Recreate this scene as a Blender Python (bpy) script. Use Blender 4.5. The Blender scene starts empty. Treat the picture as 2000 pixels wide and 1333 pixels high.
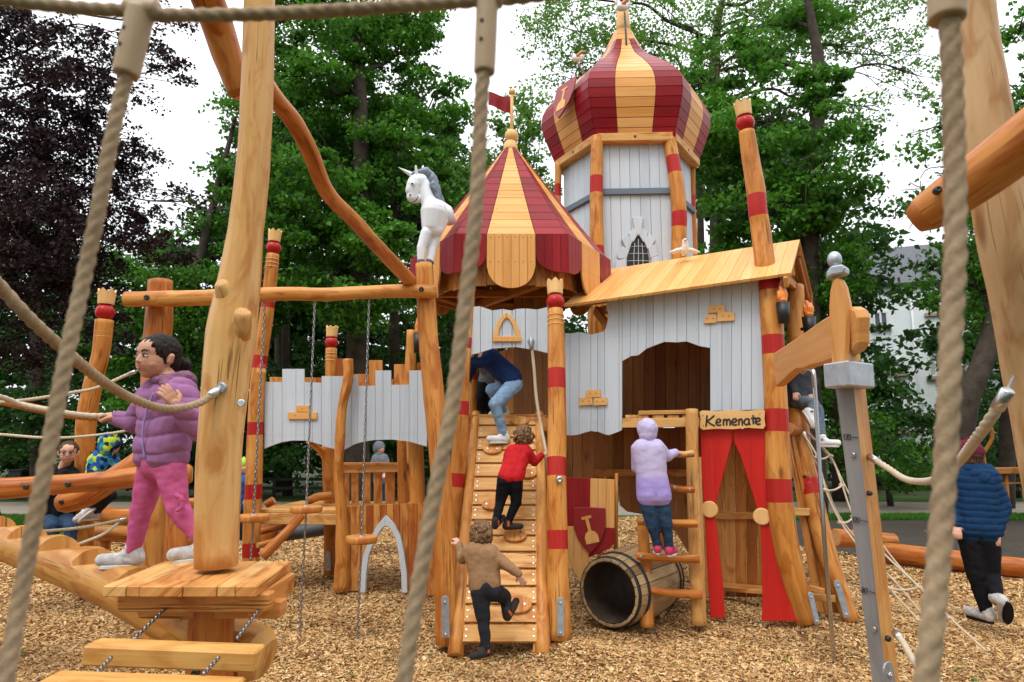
import bpy, math, random
import numpy as np
from mathutils import Vector, Matrix, noise
R = math.radians
sc = bpy.context.scene
# ---------------------------------------------------------------- camera, sky, sun, exposure
FPX = 1333.33; CAMZ = 1.68; PITCH = R(8.3)
cam_d = bpy.data.cameras.new('camera'); cam = bpy.data.objects.new('camera', cam_d)
sc.collection.objects.link(cam); sc.camera = cam
cam.location = (0, 0, CAMZ); cam.rotation_euler = (R(90) + PITCH, 0, 0)
cam_d.lens = 24; cam_d.sensor_width = 36; cam_d.clip_start = 0.05; cam_d.clip_end = 500
cam_d.dof.use_dof = True; cam_d.dof.focus_distance = 6.0; cam_d.dof.aperture_fstop = 6.3
world = bpy.data.worlds.new('World'); sc.world = world; world.use_nodes = True
wn = world.node_tree.nodes; wl = world.node_tree.links; wn.clear()
SUN_EL, SUN_ROT = R(58), R(205)
sky = wn.new('ShaderNodeTexSky'); sky.sky_type = 'NISHITA'; sky.sun_disc = False
sky.sun_elevation = SUN_EL; sky.sun_rotation = SUN_ROT; sky.air_density = 1.0; sky.dust_density = 1.0
hs = wn.new('ShaderNodeHueSaturation'); hs.inputs['Saturation'].default_value = 0.16; hs.inputs['Value'].default_value = 1.0
bg = wn.new('ShaderNodeBackground'); bg.inputs['Strength'].default_value = 0.15
wo = wn.new('ShaderNodeOutputWorld')
wl.new(sky.outputs[0], hs.inputs['Color']); cl = wn.new('ShaderNodeMix'); cl.data_type = 'RGBA'; cl.inputs[0].default_value = 0.7     # an even cloud deck over the blue
wl.new(hs.outputs[0], cl.inputs[6])
wg = wn.new('ShaderNodeTexCoord'); ws = wn.new('ShaderNodeSeparateXYZ'); wl.new(wg.outputs['Generated'], ws.inputs[0])   # overcast sky: brightest overhead, a third of that at the horizon
wm_ = wn.new('ShaderNodeMapRange'); wm_.inputs['From Min'].default_value = 0; wm_.inputs['From Max'].default_value = 1; wl.new(ws.outputs[2], wm_.inputs['Value'])
wr = wn.new('ShaderNodeMix'); wr.data_type = 'RGBA'; wr.inputs[6].default_value = (5.6, 5.8, 6.1, 1); wr.inputs[7].default_value = (15.0, 15.4, 15.9, 1)
wl.new(wm_.outputs[0], wr.inputs[0]); wl.new(wr.outputs[2], cl.inputs[7]); cl.inputs[0].default_value = 0.85; wl.new(cl.outputs[2], bg.inputs['Color']); wl.new(bg.outputs[0], wo.inputs['Surface'])
sun_d = bpy.data.lights.new('sun', 'SUN'); sun_d.energy = 1.2; sun_d.angle = R(20); sun_d.color = (1, 0.96, 0.9)
sun = bpy.data.objects.new('sun', sun_d); sc.collection.objects.link(sun)
sdir = Vector((math.sin(SUN_ROT) * math.cos(SUN_EL), math.cos(SUN_ROT) * math.cos(SUN_EL), math.sin(SUN_EL)))
sun.rotation_euler = sdir.to_track_quat('Z', 'Y').to_euler()
sc.view_settings.view_transform = 'Standard'; sc.view_settings.look = 'None'
sc.view_settings.exposure = 0.22; sc.view_settings.gamma = 1; sc.view_settings.use_curve_mapping = False
sc.cycles.max_bounces = 6; sc.cycles.diffuse_bounces = 2; sc.cycles.glossy_bounces = 2; sc.cycles.transparent_max_bounces = 6

# ---------------------------------------------------------------- helpers
col = sc.collection
V = Vector
rng = random.Random(7)
def P(px, py, d):
    xc = (px - 1000) / FPX; zc = (666.5 - py) / FPX
    c, s = math.cos(PITCH), math.sin(PITCH)
    dy = c - zc * s; dz = s + zc * c; t = d / dy
    return V((xc * t, d, CAMZ + dz * t))
def G(px, py, z=0.0):
    a = P(px, py, 1.0) - V((0, 0, CAMZ)); t = (z - CAMZ) / a.z
    return V((a.x * t, a.y * t, z))
def PP(*l): return [P(*q) for q in l]
def mpx(d, n=1.0): return n * d / FPX      # n photo pixels at distance d in metres
class Wall:                                # a vertical plane through two points of the plan
    def __init__(s, a, b):
        s.a = V((a.x, a.y, 0)); s.b = V((b.x, b.y, 0)); s.U = (s.b - s.a).normalized()
        s.N = V((s.U.y, -s.U.x, 0))
        if s.N.y > 0: s.N = -s.N           # towards the viewer's side
    def hit(s, px, py):
        r = P(px, py, 1.0) - V((0, 0, CAMZ)); o = V((0, 0, CAMZ))
        t = (s.a - o).dot(s.N) / r.dot(s.N); p = o + r * t
        return (p - s.a).dot(s.U), p.z
    def pt(s, u, z, n=0.0): return s.a + s.U * u + s.N * n + V((0, 0, z))
    def at(s, px, py, n=0.0):
        u, z = s.hit(px, py); return s.pt(u, z, n)
def WP(px0, d0, px1, d1): return Wall(P(px0, 861, d0), P(px1, 861, d1))

def tag(o, label=None, cat=None, group=None, kind=None):
    if label: o['label'] = label
    if cat: o['category'] = cat
    if group: o['group'] = group
    if kind: o['kind'] = kind
    return o
def empty(name, loc, label, cat, group=None):
    o = bpy.data.objects.new(name, None); col.objects.link(o); o.location = loc; o.empty_display_size = 0.1
    return tag(o, label, cat, group)
def attach(o, parent):
    if parent is not None:
        o.parent = parent
        r = parent
        off = V((0, 0, 0))
        while r is not None: off += V(r.location); r = r.parent
        o.location = V(o.location) - off
        # parts carry world-space meshes; shift them back
    return o
class MB:
    def __init__(s): s.v = []; s.f = []; s.uv = []; s.m = []; s.sm = []
    def add(s, vs, fs, uvs, mi=0, smooth=False):
        n = len(s.v); s.v += [tuple(p) for p in vs]
        for f, u in zip(fs, uvs):
            s.f.append(tuple(i + n for i in f)); s.uv.append(u); s.m.append(mi); s.sm.append(smooth)
    def absorb(s, o, mi):
        n = len(s.v); s.v += o.v
        for f, u, sm in zip(o.f, o.uv, o.sm): s.f.append(tuple(i + n for i in f)); s.uv.append(u); s.m.append(mi); s.sm.append(sm)
    def build(s, name, mats, parent=None, bevel=0.0, label=None, cat=None, group=None, kind=None, base=None):
        me = bpy.data.meshes.new(name); me.from_pydata(s.v, [], s.f)
        if not isinstance(mats, (list, tuple)): mats = [mats]
        for m in mats: me.materials.append(m)
        me.polygons.foreach_set('material_index', s.m); me.polygons.foreach_set('use_smooth', s.sm)
        ul = me.uv_layers.new(name='uv'); flat = []
        for u in s.uv:
            for q in u: flat += [q[0], q[1]]
        ul.data.foreach_set('uv', flat)
        o = bpy.data.objects.new(name, me); col.objects.link(o)
        if bevel:
            b = o.modifiers.new('bevel', 'BEVEL'); b.width = bevel; b.segments = 1; b.limit_method = 'ANGLE'; b.angle_limit = R(50)
        if base is not None and parent is None:      # origin at the thing's own base
            me.transform(Matrix.Translation(-V(base))); o.location = base
        attach(o, parent); me.update()
        return tag(o, label, cat, group, kind)
    # --- shapes
    def prism(s, O, U, W, N, outline, th, mi=0, grain='w', off=None, sidemi=None):
        """outline [(u,w)] in the plane O,U,W; front face at +N*0, back at -N*th"""
        n = len(outline)
        ar = sum(outline[i][0] * outline[(i + 1) % n][1] - outline[(i + 1) % n][0] * outline[i][1] for i in range(n))
        if (ar < 0) != (U.cross(W).dot(N) < 0): outline = outline[::-1]
        r = off if off is not None else rng.random() * 50
        fr = [O + U * a + W * b for a, b in outline]; bk = [p - N * th for p in fr]
        q = (lambda a, b: (a + r, b + r)) if grain == 'w' else (lambda a, b: (b + r, a + r))
        uf = [q(a, b) for a, b in outline]
        fs = [tuple(range(n)), tuple(range(2 * n - 1, n - 1, -1))]; us = [uf, uf[::-1]]
        vs = fr + bk
        for i in range(n):
            j = (i + 1) % n
            fs.append((i, n + i, n + j, j)); a, b = outline[i]; c, d = outline[j]
            us.append([q(a, b), q(a + th, b), q(c + th, d), q(c, d)])
        s.add(vs, fs, us, mi)
    def quad(s, a, b, c, d, th, mi=0, gap=0.0, along='ab'):
        """board with corners a,b (one end to the other), c,d (back): normal from ab x ad"""
        N = ((b - a).cross(d - a)).normalized()
        cen = (a + b + c + d) / 4
        r = rng.random() * 50
        pts = [a, b, c, d]
        if gap:
            w = (d - a).normalized(); w2 = (c - b).normalized(); u = (b - a).normalized()
            pts = [a + w * gap + u * gap, b + w2 * gap - u * gap, c - w2 * gap - u * gap, d - w * gap + u * gap]
        L = (b - a).length; H = (d - a).length
        bk = [p - N * th for p in pts]
        uv = [(r, r), (r, r + L), (r + H, r + L), (r + H, r)] if along == 'ab' else [(r, r), (r + L, r), (r + L, r + H), (r, r + H)]
        fs = [(0, 1, 2, 3), (7, 6, 5, 4)]; us = [uv, uv[::-1]]
        for i in range(4):
            j = (i + 1) % 4; fs.append((i, 4 + i, 4 + j, j)); us.append([uv[i], (uv[i][0] + th, uv[i][1]), (uv[j][0] + th, uv[j][1]), uv[j]])
        s.add(pts + bk, fs, us, mi)
    def beam(s, a, b, w, h, up=V((0, 0, 1)), mi=0, c=0.0):
        """box from a to b, w across, h along up"""
        d = (b - a).normalized(); sd = d.cross(up).normalized(); u = sd.cross(d).normalized(); L = (b - a).length
        k = min(w, h) * 0.12 if c == 0 else c
        ol = [(-w / 2 + k, -h / 2), (w / 2 - k, -h / 2), (w / 2, -h / 2 + k), (w / 2, h / 2 - k), (w / 2 - k, h / 2), (-w / 2 + k, h / 2), (-w / 2, h / 2 - k), (-w / 2, -h / 2 + k)]
        r = rng.random() * 50; n = 8; per = [0]
        for i in range(n): per.append(per[-1] + math.dist(ol[i], ol[(i + 1) % n]))
        A = [a + sd * x + u * y for x, y in ol]; B = [b + sd * x + u * y for x, y in ol]
        fs = [tuple(range(n))[::-1], tuple(range(n, 2 * n))]; us = [[(x + r, y + r) for x, y in ol][::-1], [(x + r, y + r) for x, y in ol]]
        for i in range(n):
            j = (i + 1) % n; fs.append((i, j, n + j, n + i)); us.append([(per[i] + r, r), (per[i + 1] + r, r), (per[i + 1] + r, r + L), (per[i] + r, r + L)])
        s.add(A + B, fs, us, mi)
    def tube(s, pts, rad, segs=12, mi=0, capmi=None, bands=None, bandmi=1, wob=0.0, wf=3.0, closed=False, round_end=0.0, cap=True, flat=None):
        """pts: list of Vectors, rad: scalar or list. bands: [(t0,t1)] along 0..1 take bandmi"""
        n = len(pts)
        if not isinstance(rad, (list, tuple)): rad = [rad] * n
        L = [0.0]
        for i in range(1, n): L.append(L[-1] + (pts[i] - pts[i - 1]).length)
        T = L[-1]
        ps = list(zip(L, pts, rad))
        if bands:
            cuts = sorted(set([b for ab in bands for b in ab]))
            for c in cuts:
                x = c * T
                for i in range(len(ps) - 1):
                    if ps[i][0] < x < ps[i + 1][0]:
                        k = (x - ps[i][0]) / (ps[i + 1][0] - ps[i][0])
                        ps.insert(i + 1, (x, ps[i][1].lerp(ps[i + 1][1], k), ps[i][2] * (1 - k) + ps[i + 1][2] * k)); break
        L = [q[0] for q in ps]; pts = [q[1] for q in ps]; rad = [q[2] for q in ps]; n = len(ps)
        tan = [(pts[min(i + 1, n - 1)] - pts[max(i - 1, 0)]).normalized() for i in range(n)]
        ref = V((0, 0, 1)) if abs(tan[0].z) < 0.9 else V((0, 1, 0))
        nx = tan[0].cross(ref).normalized(); r0 = rng.random() * 50; vs = []; seed = rng.random() * 100
        for i in range(n):
            nx = (nx - tan[i] * nx.dot(tan[i])).normalized(); ny = tan[i].cross(nx)
            for k in range(segs):
                a = 2 * math.pi * k / segs; dr = nx * math.cos(a) + ny * math.sin(a); rr = rad[i]
                if wob:
                    q = pts[i] * wf + dr * 0.5 + V((seed, 0, 0)); rr *= 1 + wob * noise.noise(q) + wob * 0.5 * noise.noise(q * 2.7)
                vs.append(pts[i] + dr * rr)
        rm = sum(rad) / n; per = 2 * math.pi * rm
        base = len(s.v); s.v += [tuple(p) for p in vs]
        for i in range(n - 1):
            mm = mi
            if bands:
                mid = (L[i] + L[i + 1]) / 2 / T
                if any(a < mid < b for a, b in bands): mm = bandmi
            for k in range(segs):
                k2 = (k + 1) % segs
                s.f.append((base + i * segs + k, base + i * segs + k2, base + (i + 1) * segs + k2, base + (i + 1) * segs + k))
                u0, u1 = per * k / segs + r0, per * (k + 1) / segs + r0
                s.uv.append([(u0, L[i] + r0), (u1, L[i] + r0), (u1, L[i + 1] + r0), (u0, L[i + 1] + r0)]); s.m.append(mm); s.sm.append(True)
        if cap:
            cm = mi if capmi is None else capmi
            for e, st in ((0, -1), (n - 1, 1)):
                # a bevelled end: inset ring + face
                ctr = pts[e] + tan[e] * st * rad[e] * round_end * 0.6; k0 = len(s.v); ins = 0.88 if not round_end else 0.7
                for k in range(segs):
                    p = V(s.v[base + e * segs + k]); s.v.append(tuple(ctr + (p - pts[e]) * ins + tan[e] * st * rad[e] * 0.06))
                for k in range(segs):
                    k2 = (k + 1) % segs; q = (base + e * segs + k, base + e * segs + k2, k0 + k2, k0 + k)
                    s.f.append(q if st > 0 else q[::-1]); s.uv.append([(0, 0), (.01, 0), (.01, .01), (0, .01)]); s.m.append(mi); s.sm.append(True)
                q = tuple(range(k0, k0 + segs)); s.f.append(q if st > 0 else q[::-1])
                uu = [(math.cos(2 * math.pi * k / segs) * rad[e], math.sin(2 * math.pi * k / segs) * rad[e]) for k in range(segs)]
                s.uv.append(uu if st > 0 else uu[::-1]); s.m.append(cm); s.sm.append(False)
    def lathe(s, c, axis, prof, segs=20, mi=0, smooth=True):
        """prof [(r,h)] round axis from c; closed at ends where r is 0"""
        axis = axis.normalized(); ref = V((0, 0, 1)) if abs(axis.z) < 0.9 else V((1, 0, 0))
        nx = axis.cross(ref).normalized(); ny = axis.cross(nx); base = len(s.v)
        for r, h in prof:
            for k in range(segs):
                a = 2 * math.pi * k / segs; s.v.append(tuple(c + axis * h + (nx * math.cos(a) + ny * math.sin(a)) * max(r, 1e-4)))
        for i in range(len(prof) - 1):
            for k in range(segs):
                k2 = (k + 1) % segs
                s.f.append((base + i * segs + k, base + i * segs + k2, base + (i + 1) * segs + k2, base + (i + 1) * segs + k))
                u0 = k / segs * 6.28 * max(prof[i][0], prof[i + 1][0]); u1 = (k + 1) / segs * 6.28 * max(prof[i][0], prof[i + 1][0])
                s.uv.append([(u0, prof[i][1]), (u1, prof[i][1]), (u1, prof[i + 1][1]), (u0, prof[i + 1][1])]); s.m.append(mi); s.sm.append(smooth)
        for e in (0, len(prof) - 1):
            if prof[e][0] > 1e-3:
                q = tuple(range(base + e * segs, base + e * segs + segs)); s.f.append(q if e else q[::-1])
                s.uv.append([(math.cos(6.283 * k / segs) * prof[e][0], math.sin(6.283 * k / segs) * prof[e][0]) for k in range(segs)]); s.m.append(mi); s.sm.append(False)
    def ball(s, c, r, mi=0, sx=1, sy=1, sz=1, segs=16, rings=10, M=None):
        vs = []; base = len(s.v); M = M or Matrix.Identity(3)
        for i in range(rings + 1):
            t = math.pi * i / rings
            for k in range(segs):
                a = 2 * math.pi * k / segs; vs.append(c + M @ V((math.sin(t) * math.cos(a) * r * sx, math.sin(t) * math.sin(a) * r * sy, math.cos(t) * r * sz)))
        s.v += [tuple(p) for p in vs]
        for i in range(rings):
            for k in range(segs):
                k2 = (k + 1) % segs; s.f.append((base + i * segs + k, base + (i + 1) * segs + k, base + (i + 1) * segs + k2, base + i * segs + k2))
                s.uv.append([(k * r * .4, i * r * .3), (k * r * .4, (i + 1) * r * .3), ((k + 1) * r * .4, (i + 1) * r * .3), ((k + 1) * r * .4, i * r * .3)]); s.m.append(mi); s.sm.append(True)
    def disc(s, c, N, r, th=0.004, mi=0, segs=10):
        s.lathe(c, N, [(r, 0), (r, th * 0.6), (r * 0.75, th)], segs, mi)
    def rope(s, pts, r, mi=0, segs=12, step=None, lay=None):
        """three-strand laid rope along pts"""
        step = step or r * 0.55; lay = lay or r * 6.5
        L = [0.0]
        for i in range(1, len(pts)): L.append(L[-1] + (pts[i] - pts[i - 1]).length)
        n = max(4, int(L[-1] / step)); base = len(s.v); nx = None; j = 0; prev = None
        cs = []
        for i in range(n + 1):
            x = L[-1] * i / n
            while j < len(L) - 2 and L[j + 1] < x: j += 1
            k = (x - L[j]) / max(L[j + 1] - L[j], 1e-9); cs.append(pts[j].lerp(pts[j + 1], k))
        for i, c in enumerate(cs):
            t = (cs[min(i + 1, n)] - cs[max(i - 1, 0)]).normalized()
            if nx is None: nx = t.cross(V((0, 1, 0.3))).normalized()
            nx = (nx - t * nx.dot(t)).normalized(); ny = t.cross(nx); ph = 2 * math.pi * (L[-1] * i / n) / lay
            for k in range(segs):
                a = 2 * math.pi * k / segs
                rr = r * (0.72 + 0.30 * abs(math.cos(1.5 * (a - ph))) ** 0.8)
                s.v.append(tuple(c + (nx * math.cos(a) + ny * math.sin(a)) * rr))
        for i in range(n):
            for k in range(segs):
                k2 = (k + 1) % segs
                s.f.append((base + i * segs + k, base + i * segs + k2, base + (i + 1) * segs + k2, base + (i + 1) * segs + k))
                s.uv.append([(k * r, i * step), ((k + 1) * r, i * step), ((k + 1) * r, (i + 1) * step), (k * r, (i + 1) * step)]); s.m.append(mi); s.sm.append(True)
        for e in (0, n):
            q = tuple(range(base + e * segs, base + (e + 1) * segs)); s.f.append(q if e else q[::-1]); s.uv.append([(0, 0)] * segs); s.m.append(mi); s.sm.append(False)
    def chain(s, pts, link=0.032, wire=0.0035, mi=0, width=0.6):
        L = [0.0]
        for i in range(1, len(pts)): L.append(L[-1] + (pts[i] - pts[i - 1]).length)
        n = max(2, int(L[-1] / (link * 0.78))); j = 0
        for i in range(n):
            x = L[-1] * (i + .5) / n
            while j < len(L) - 2 and L[j + 1] < x: j += 1
            k = (x - L[j]) / max(L[j + 1] - L[j], 1e-9); c = pts[j].lerp(pts[j + 1], k); t = (pts[j + 1] - pts[j]).normalized()
            nx = t.cross(V((0.3, 1, 0))).normalized(); ny = t.cross(nx)
            if i % 2: nx, ny = ny, nx
            A, B = 10, 5; base = len(s.v); hl = link / 2 - wire; hw = link * width / 2 - wire
            for a in range(A):
                th = 2 * math.pi * a / A; ct = math.cos(th); st = math.sin(th)
                cc = c + t * (ct * hw + math.copysign(hl - hw, ct) * (abs(ct) > 0.2)) + nx * st * hw; od = (t * ct + nx * st)
                for b in range(B):
                    ph = 2 * math.pi * b / B; s.v.append(tuple(cc + (od * math.cos(ph) + ny * math.sin(ph)) * wire))
            for a in range(A):
                for b in range(B):
                    a2 = (a + 1) % A; b2 = (b + 1) % B
                    s.f.append((base + a * B + b, base + a2 * B + b, base + a2 * B + b2, base + a * B + b2)); s.uv.append([(0, 0)] * 4); s.m.append(mi); s.sm.append(True)
def smooth_path(pts, n=8):
    if len(pts) < 3: return pts
    q = [pts[0] * 2 - pts[1]] + list(pts) + [pts[-1] * 2 - pts[-2]]; out = []
    for i in range(1, len(q) - 2):
        a, b, c, d = q[i - 1:i + 3]
        for k in range(n):
            t = k / n; out.append(0.5 * ((2 * b) + (c - a) * t + (2 * a - 5 * b + 4 * c - d) * t * t + (3 * b - a - 3 * c + d) * t ** 3))
    out.append(pts[-1]); return out
def lerp_list(vals, m):
    n = len(vals); out = []
    for i in range(m):
        x = i * (n - 1) / (m - 1); k = min(int(x), n - 2); f = x - k; out.append(vals[k] * (1 - f) + vals[k + 1] * f)
    return out
def pl(poly, x):                           # piecewise linear
    if x <= poly[0][0]: return poly[0][1]
    for (a, b), (c, d) in zip(poly, poly[1:]):
        if a <= x <= c: return b if c == a else b + (d - b) * (x - a) / (c - a)
    return poly[-1][1]
def planks(mb, W, xs, top, bot, th=0.025, n=0.0, mi=0, gap=0.002, screws=None, smi=1):
    """vertical boards on wall W between photo columns xs, cut along the outlines top and bot"""
    for a, b in zip(xs, xs[1:]):
        e = (b - a) * 0.02; c = []
        for x, xx, pr in ((a + e, a, top), (b - e, b, top), (b - e, b, bot), (a + e, a, bot)): c.append(W.hit(xx, pl(pr, x)))
        inner_t = [W.hit(x, y) for x, y in top if a + e < x < b - e]; inner_b = [W.hit(x, y) for x, y in bot if a + e < x < b - e]
        u0 = W.hit(a, pl(top, (a + b) / 2))[0]; s = 1 if W.hit(b, 700)[0] > W.hit(a, 700)[0] else -1
        c = [(c[0][0] + s * gap, c[0][1])] + inner_t + [(c[1][0] - s * gap, c[1][1]), (c[2][0] - s * gap, c[2][1])] + inner_b[::-1] + [(c[3][0] + s * gap, c[3][1])]
        mb.prism(W.pt(0, 0, n), W.U, V((0, 0, 1)), W.N, c, th, mi)
        if screws:
            for pr, fr in screws:
                for x in (a + (b - a) * .25, a + (b - a) * .75):
                    yy = pl(pr, x)
                    if pl(top, x) + 3 < yy < pl(bot, x) - 3:
                        mb.disc(W.at(x, yy, n), W.N, 0.0055, 0.002, smi, 6)
def bump_tube_radii(n, base, amp, seed):
    r = random.Random(seed); ph = [r.random() * 6.3 for _ in range(3)]
    return [base * (1 + amp * (0.6 * math.sin(i * 0.9 + ph[0]) + 0.4 * math.sin(i * 1.9 + ph[1]))) for i in range(n)]
# ---------------------------------------------------------------- materials
def newmat(name):
    m = bpy.data.materials.new(name); m.use_nodes = True; nt = m.node_tree; nt.nodes.clear()
    o = nt.nodes.new('ShaderNodeOutputMaterial'); b = nt.nodes.new('ShaderNodeBsdfPrincipled'); nt.links.new(b.outputs[0], o.inputs[0])
    return m, nt, b, o
def N_(nt, t, **k):
    n = nt.nodes.new('ShaderNode' + t)
    for a, v in k.items():
        if a in n.inputs: n.inputs[a].default_value = v
        else: setattr(n, a, v)
    return n
def math_(nt, op, a, b=None):
    n = nt.nodes.new('ShaderNodeMath'); n.operation = op
    for i, x in enumerate((a, b)):
        if x is None: continue
        if isinstance(x, (int, float)): n.inputs[i].default_value = x
        else: nt.links.new(x, n.inputs[i])
    return n.outputs[0]
def ramp(nt, fac, stops):
    r = nt.nodes.new('ShaderNodeValToRGB'); nt.links.new(fac, r.inputs[0]); e = r.color_ramp.elements
    while len(e) < len(stops): e.new(0.5)
    for q, (p, c) in zip(e, stops): q.position = p; q.color = (*c, 1) if len(c) == 3 else c
    return r.outputs[0]
def mix(nt, fac, a, b, mode='MIX'):
    n = nt.nodes.new('ShaderNodeMix'); n.data_type = 'RGBA'; n.blend_type = mode
    for i, x in ((0, fac), (6, a), (7, b)):
        if isinstance(x, (int, float)): n.inputs[i].default_value = x
        elif isinstance(x, tuple): n.inputs[i].default_value = (*x, 1)
        else: nt.links.new(x, n.inputs[i])
    return n.outputs[2]
def bump(nt, b, h, strength=0.3, dist=0.01):
    n = nt.nodes.new('ShaderNodeBump'); n.inputs['Strength'].default_value = strength; n.inputs['Distance'].default_value = dist
    nt.links.new(h, n.inputs['Height']); nt.links.new(n.outputs[0], b.inputs['Normal'])
def island(nt, per='island'):
    return nt.nodes.new('ShaderNodeNewGeometry').outputs['Random Per Island'] if per == 'island' else nt.nodes.new('ShaderNodeObjectInfo').outputs['Random']
def wood(name, dark, mid, light, rough=0.45, crack=False, per='island', knots=True, var=0.35, grain=(28, 1.1), bstr=0.25, stain=True):
    m, nt, b, o = newmat(name)
    uv = nt.nodes.new('ShaderNodeUVMap'); uv.uv_map = 'uv'
    rnd = island(nt, per); sc_ = math_(nt, 'MULTIPLY', rnd, 37.0)
    cmb = nt.nodes.new('ShaderNodeCombineXYZ'); nt.links.new(sc_, cmb.inputs[2]); nt.links.new(sc_, cmb.inputs[0])
    add = nt.nodes.new('ShaderNodeVectorMath'); add.operation = 'ADD'; nt.links.new(uv.outputs[0], add.inputs[0]); nt.links.new(cmb.outputs[0], add.inputs[1])
    def mp(sx, sy):
        k = nt.nodes.new('ShaderNodeMapping'); k.inputs['Scale'].default_value = (sx, sy, 1); nt.links.new(add.outputs[0], k.inputs[0]); return k.outputs[0]
    n1 = N_(nt, 'TexNoise', Scale=1.0, Detail=5.0, Roughness=0.6, Distortion=0.6); nt.links.new(mp(grain[0], grain[1]), n1.inputs['Vector'])
    n2 = N_(nt, 'TexNoise', Scale=1.0, Detail=3.0, Roughness=0.5); nt.links.new(mp(grain[0] * .18, grain[1] * .8), n2.inputs['Vector'])
    n3 = N_(nt, 'TexNoise', Scale=1.0, Detail=2.0); nt.links.new(mp(120, 4), n3.inputs['Vector'])
    g = math_(nt, 'ADD', math_(nt, 'MULTIPLY', n1.outputs[0], 0.6), math_(nt, 'MULTIPLY', n2.outputs[0], 0.4))
    g = math_(nt, 'ADD', g, math_(nt, 'MULTIPLY', math_(nt, 'SUBTRACT', rnd, 0.5), var))
    c = ramp(nt, g, [(0.28, dark), (0.5, mid), (0.72, light)])
    if knots:
        vo = N_(nt, 'TexVoronoi', Scale=1.0, Randomness=1.0); nt.links.new(mp(7, 2.2), vo.inputs['Vector'])
        kf = math_(nt, 'SUBTRACT', 1.0, math_(nt, 'MULTIPLY', vo.outputs['Distance'], 5.0)); kf = math_(nt, 'MAXIMUM', kf, 0.0)
        vo2 = N_(nt, 'TexNoise', Scale=1.5); nt.links.new(mp(3, 1), vo2.inputs['Vector'])
        kf = math_(nt, 'MULTIPLY', kf, math_(nt, 'GREATER_THAN', vo2.outputs[0], 0.53))
        kf = math_(nt, 'MINIMUM', math_(nt, 'MULTIPLY', kf, 1.2), 0.8)
        c = mix(nt, kf, c, tuple(x * 0.35 for x in dark))
    if crack:
        n4 = N_(nt, 'TexNoise', Scale=1.0, Detail=3.0, Distortion=.3); nt.links.new(mp(75, 2.1), n4.inputs['Vector'])
        n5 = N_(nt, 'TexNoise', Scale=1.0, Detail=1.0); nt.links.new(mp(6, 1.5), n5.inputs['Vector'])
        cf = ramp(nt, math_(nt, 'ADD', n4.outputs[0], math_(nt, 'MULTIPLY', math_(nt, 'SUBTRACT', n5.outputs[0], .5), .5)), [(.66, (0, 0, 0)), (.71, (.75, .75, .75))])
        c = mix(nt, cf, c, tuple(x * 0.28 for x in dark))
        n6 = N_(nt, 'TexNoise', Scale=1.0, Detail=4.0, Distortion=1.2); nt.links.new(mp(9, 3.0), n6.inputs['Vector'])
        c = mix(nt, ramp(nt, n6.outputs[0], [(.50, (0, 0, 0)), (.66, (.75, .75, .75))]), c, tuple(x * y for x, y in zip(dark, (1.02, .8, .6))))
    if stain:
        st = N_(nt, 'TexNoise', Scale=1.0, Detail=3.0); nt.links.new(mp(5, 1.6), st.inputs['Vector'])
        sf = ramp(nt, st.outputs[0], [(0.60, (0, 0, 0)), (0.72, (.45, .45, .45))])
        c = mix(nt, sf, c, tuple(x * 0.6 for x in dark))
    nt.links.new(c, b.inputs['Base Color']); b.inputs['Roughness'].default_value = rough
    b.inputs['Specular IOR Level'].default_value = 0.22
    h = math_(nt, 'ADD', n1.outputs[0], math_(nt, 'MULTIPLY', n3.outputs[0], 0.5)); bump(nt, b, h, bstr, 0.006)
    return m
def endgrain(name, a, c):
    m, nt, b, o = newmat(name); uv = nt.nodes.new('ShaderNodeUVMap'); uv.uv_map = 'uv'
    ln = nt.nodes.new('ShaderNodeVectorMath'); ln.operation = 'LENGTH'; nt.links.new(uv.outputs[0], ln.inputs[0])
    ns = N_(nt, 'TexNoise', Scale=18.0, Detail=3.0); nt.links.new(uv.outputs[0], ns.inputs['Vector'])
    r = math_(nt, 'ADD', math_(nt, 'MULTIPLY', ln.outputs['Value'], 420.0), math_(nt, 'MULTIPLY', ns.outputs[0], 9.0))
    s = math_(nt, 'ADD', math_(nt, 'MULTIPLY', math_(nt, 'SINE', r), 0.3), math_(nt, 'MULTIPLY', ns.outputs[0], 0.9))
    nt.links.new(ramp(nt, s, [(0.15, a), (0.8, c)]), b.inputs['Base Color']); b.inputs['Roughness'].default_value = 0.7
    return m
def plain(name, c, rough=0.5, metal=0.0, var=0.0, scale=8.0, bstr=0.0, spec=0.5, bdist=0.01, coat=0.0):
    m, nt, b, o = newmat(name); tc = nt.nodes.new('ShaderNodeTexCoord')
    n = N_(nt, 'TexNoise', Scale=scale, Detail=5.0, Roughness=0.6); nt.links.new(tc.outputs['Object'], n.inputs['Vector'])
    if var:
        nt.links.new(ramp(nt, n.outputs[0], [(0.3, tuple(x * (1 - var) for x in c)), (0.7, tuple(min(1, x * (1 + var)) for x in c))]), b.inputs['Base Color'])
    else: b.inputs['Base Color'].default_value = (*c, 1)
    b.inputs['Roughness'].default_value = rough; b.inputs['Metallic'].default_value = metal; b.inputs['Specular IOR Level'].default_value = spec
    b.inputs['Coat Weight'].default_value = coat
    if bstr: bump(nt, b, n.outputs[0], bstr, bdist)
    return m
M = {}
M['log'] = wood('honey log', (.36, .115, .018), (.58, .235, .048), (.72, .37, .11), per='object', var=.14, grain=(18, 1.2), crack=True, rough=.38)
M['logpale'] = wood('pale log', (.44, .20, .055), (.62, .33, .11), (.74, .46, .19), per='object', var=.1, grain=(16, 1.0), crack=True, rough=.4)
M['logred'] = wood('red orange log', (.28, .070, .012), (.50, .165, .032), (.64, .28, .07), per='object', var=.12, grain=(16, 1.2), crack=True, rough=.38)
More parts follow.
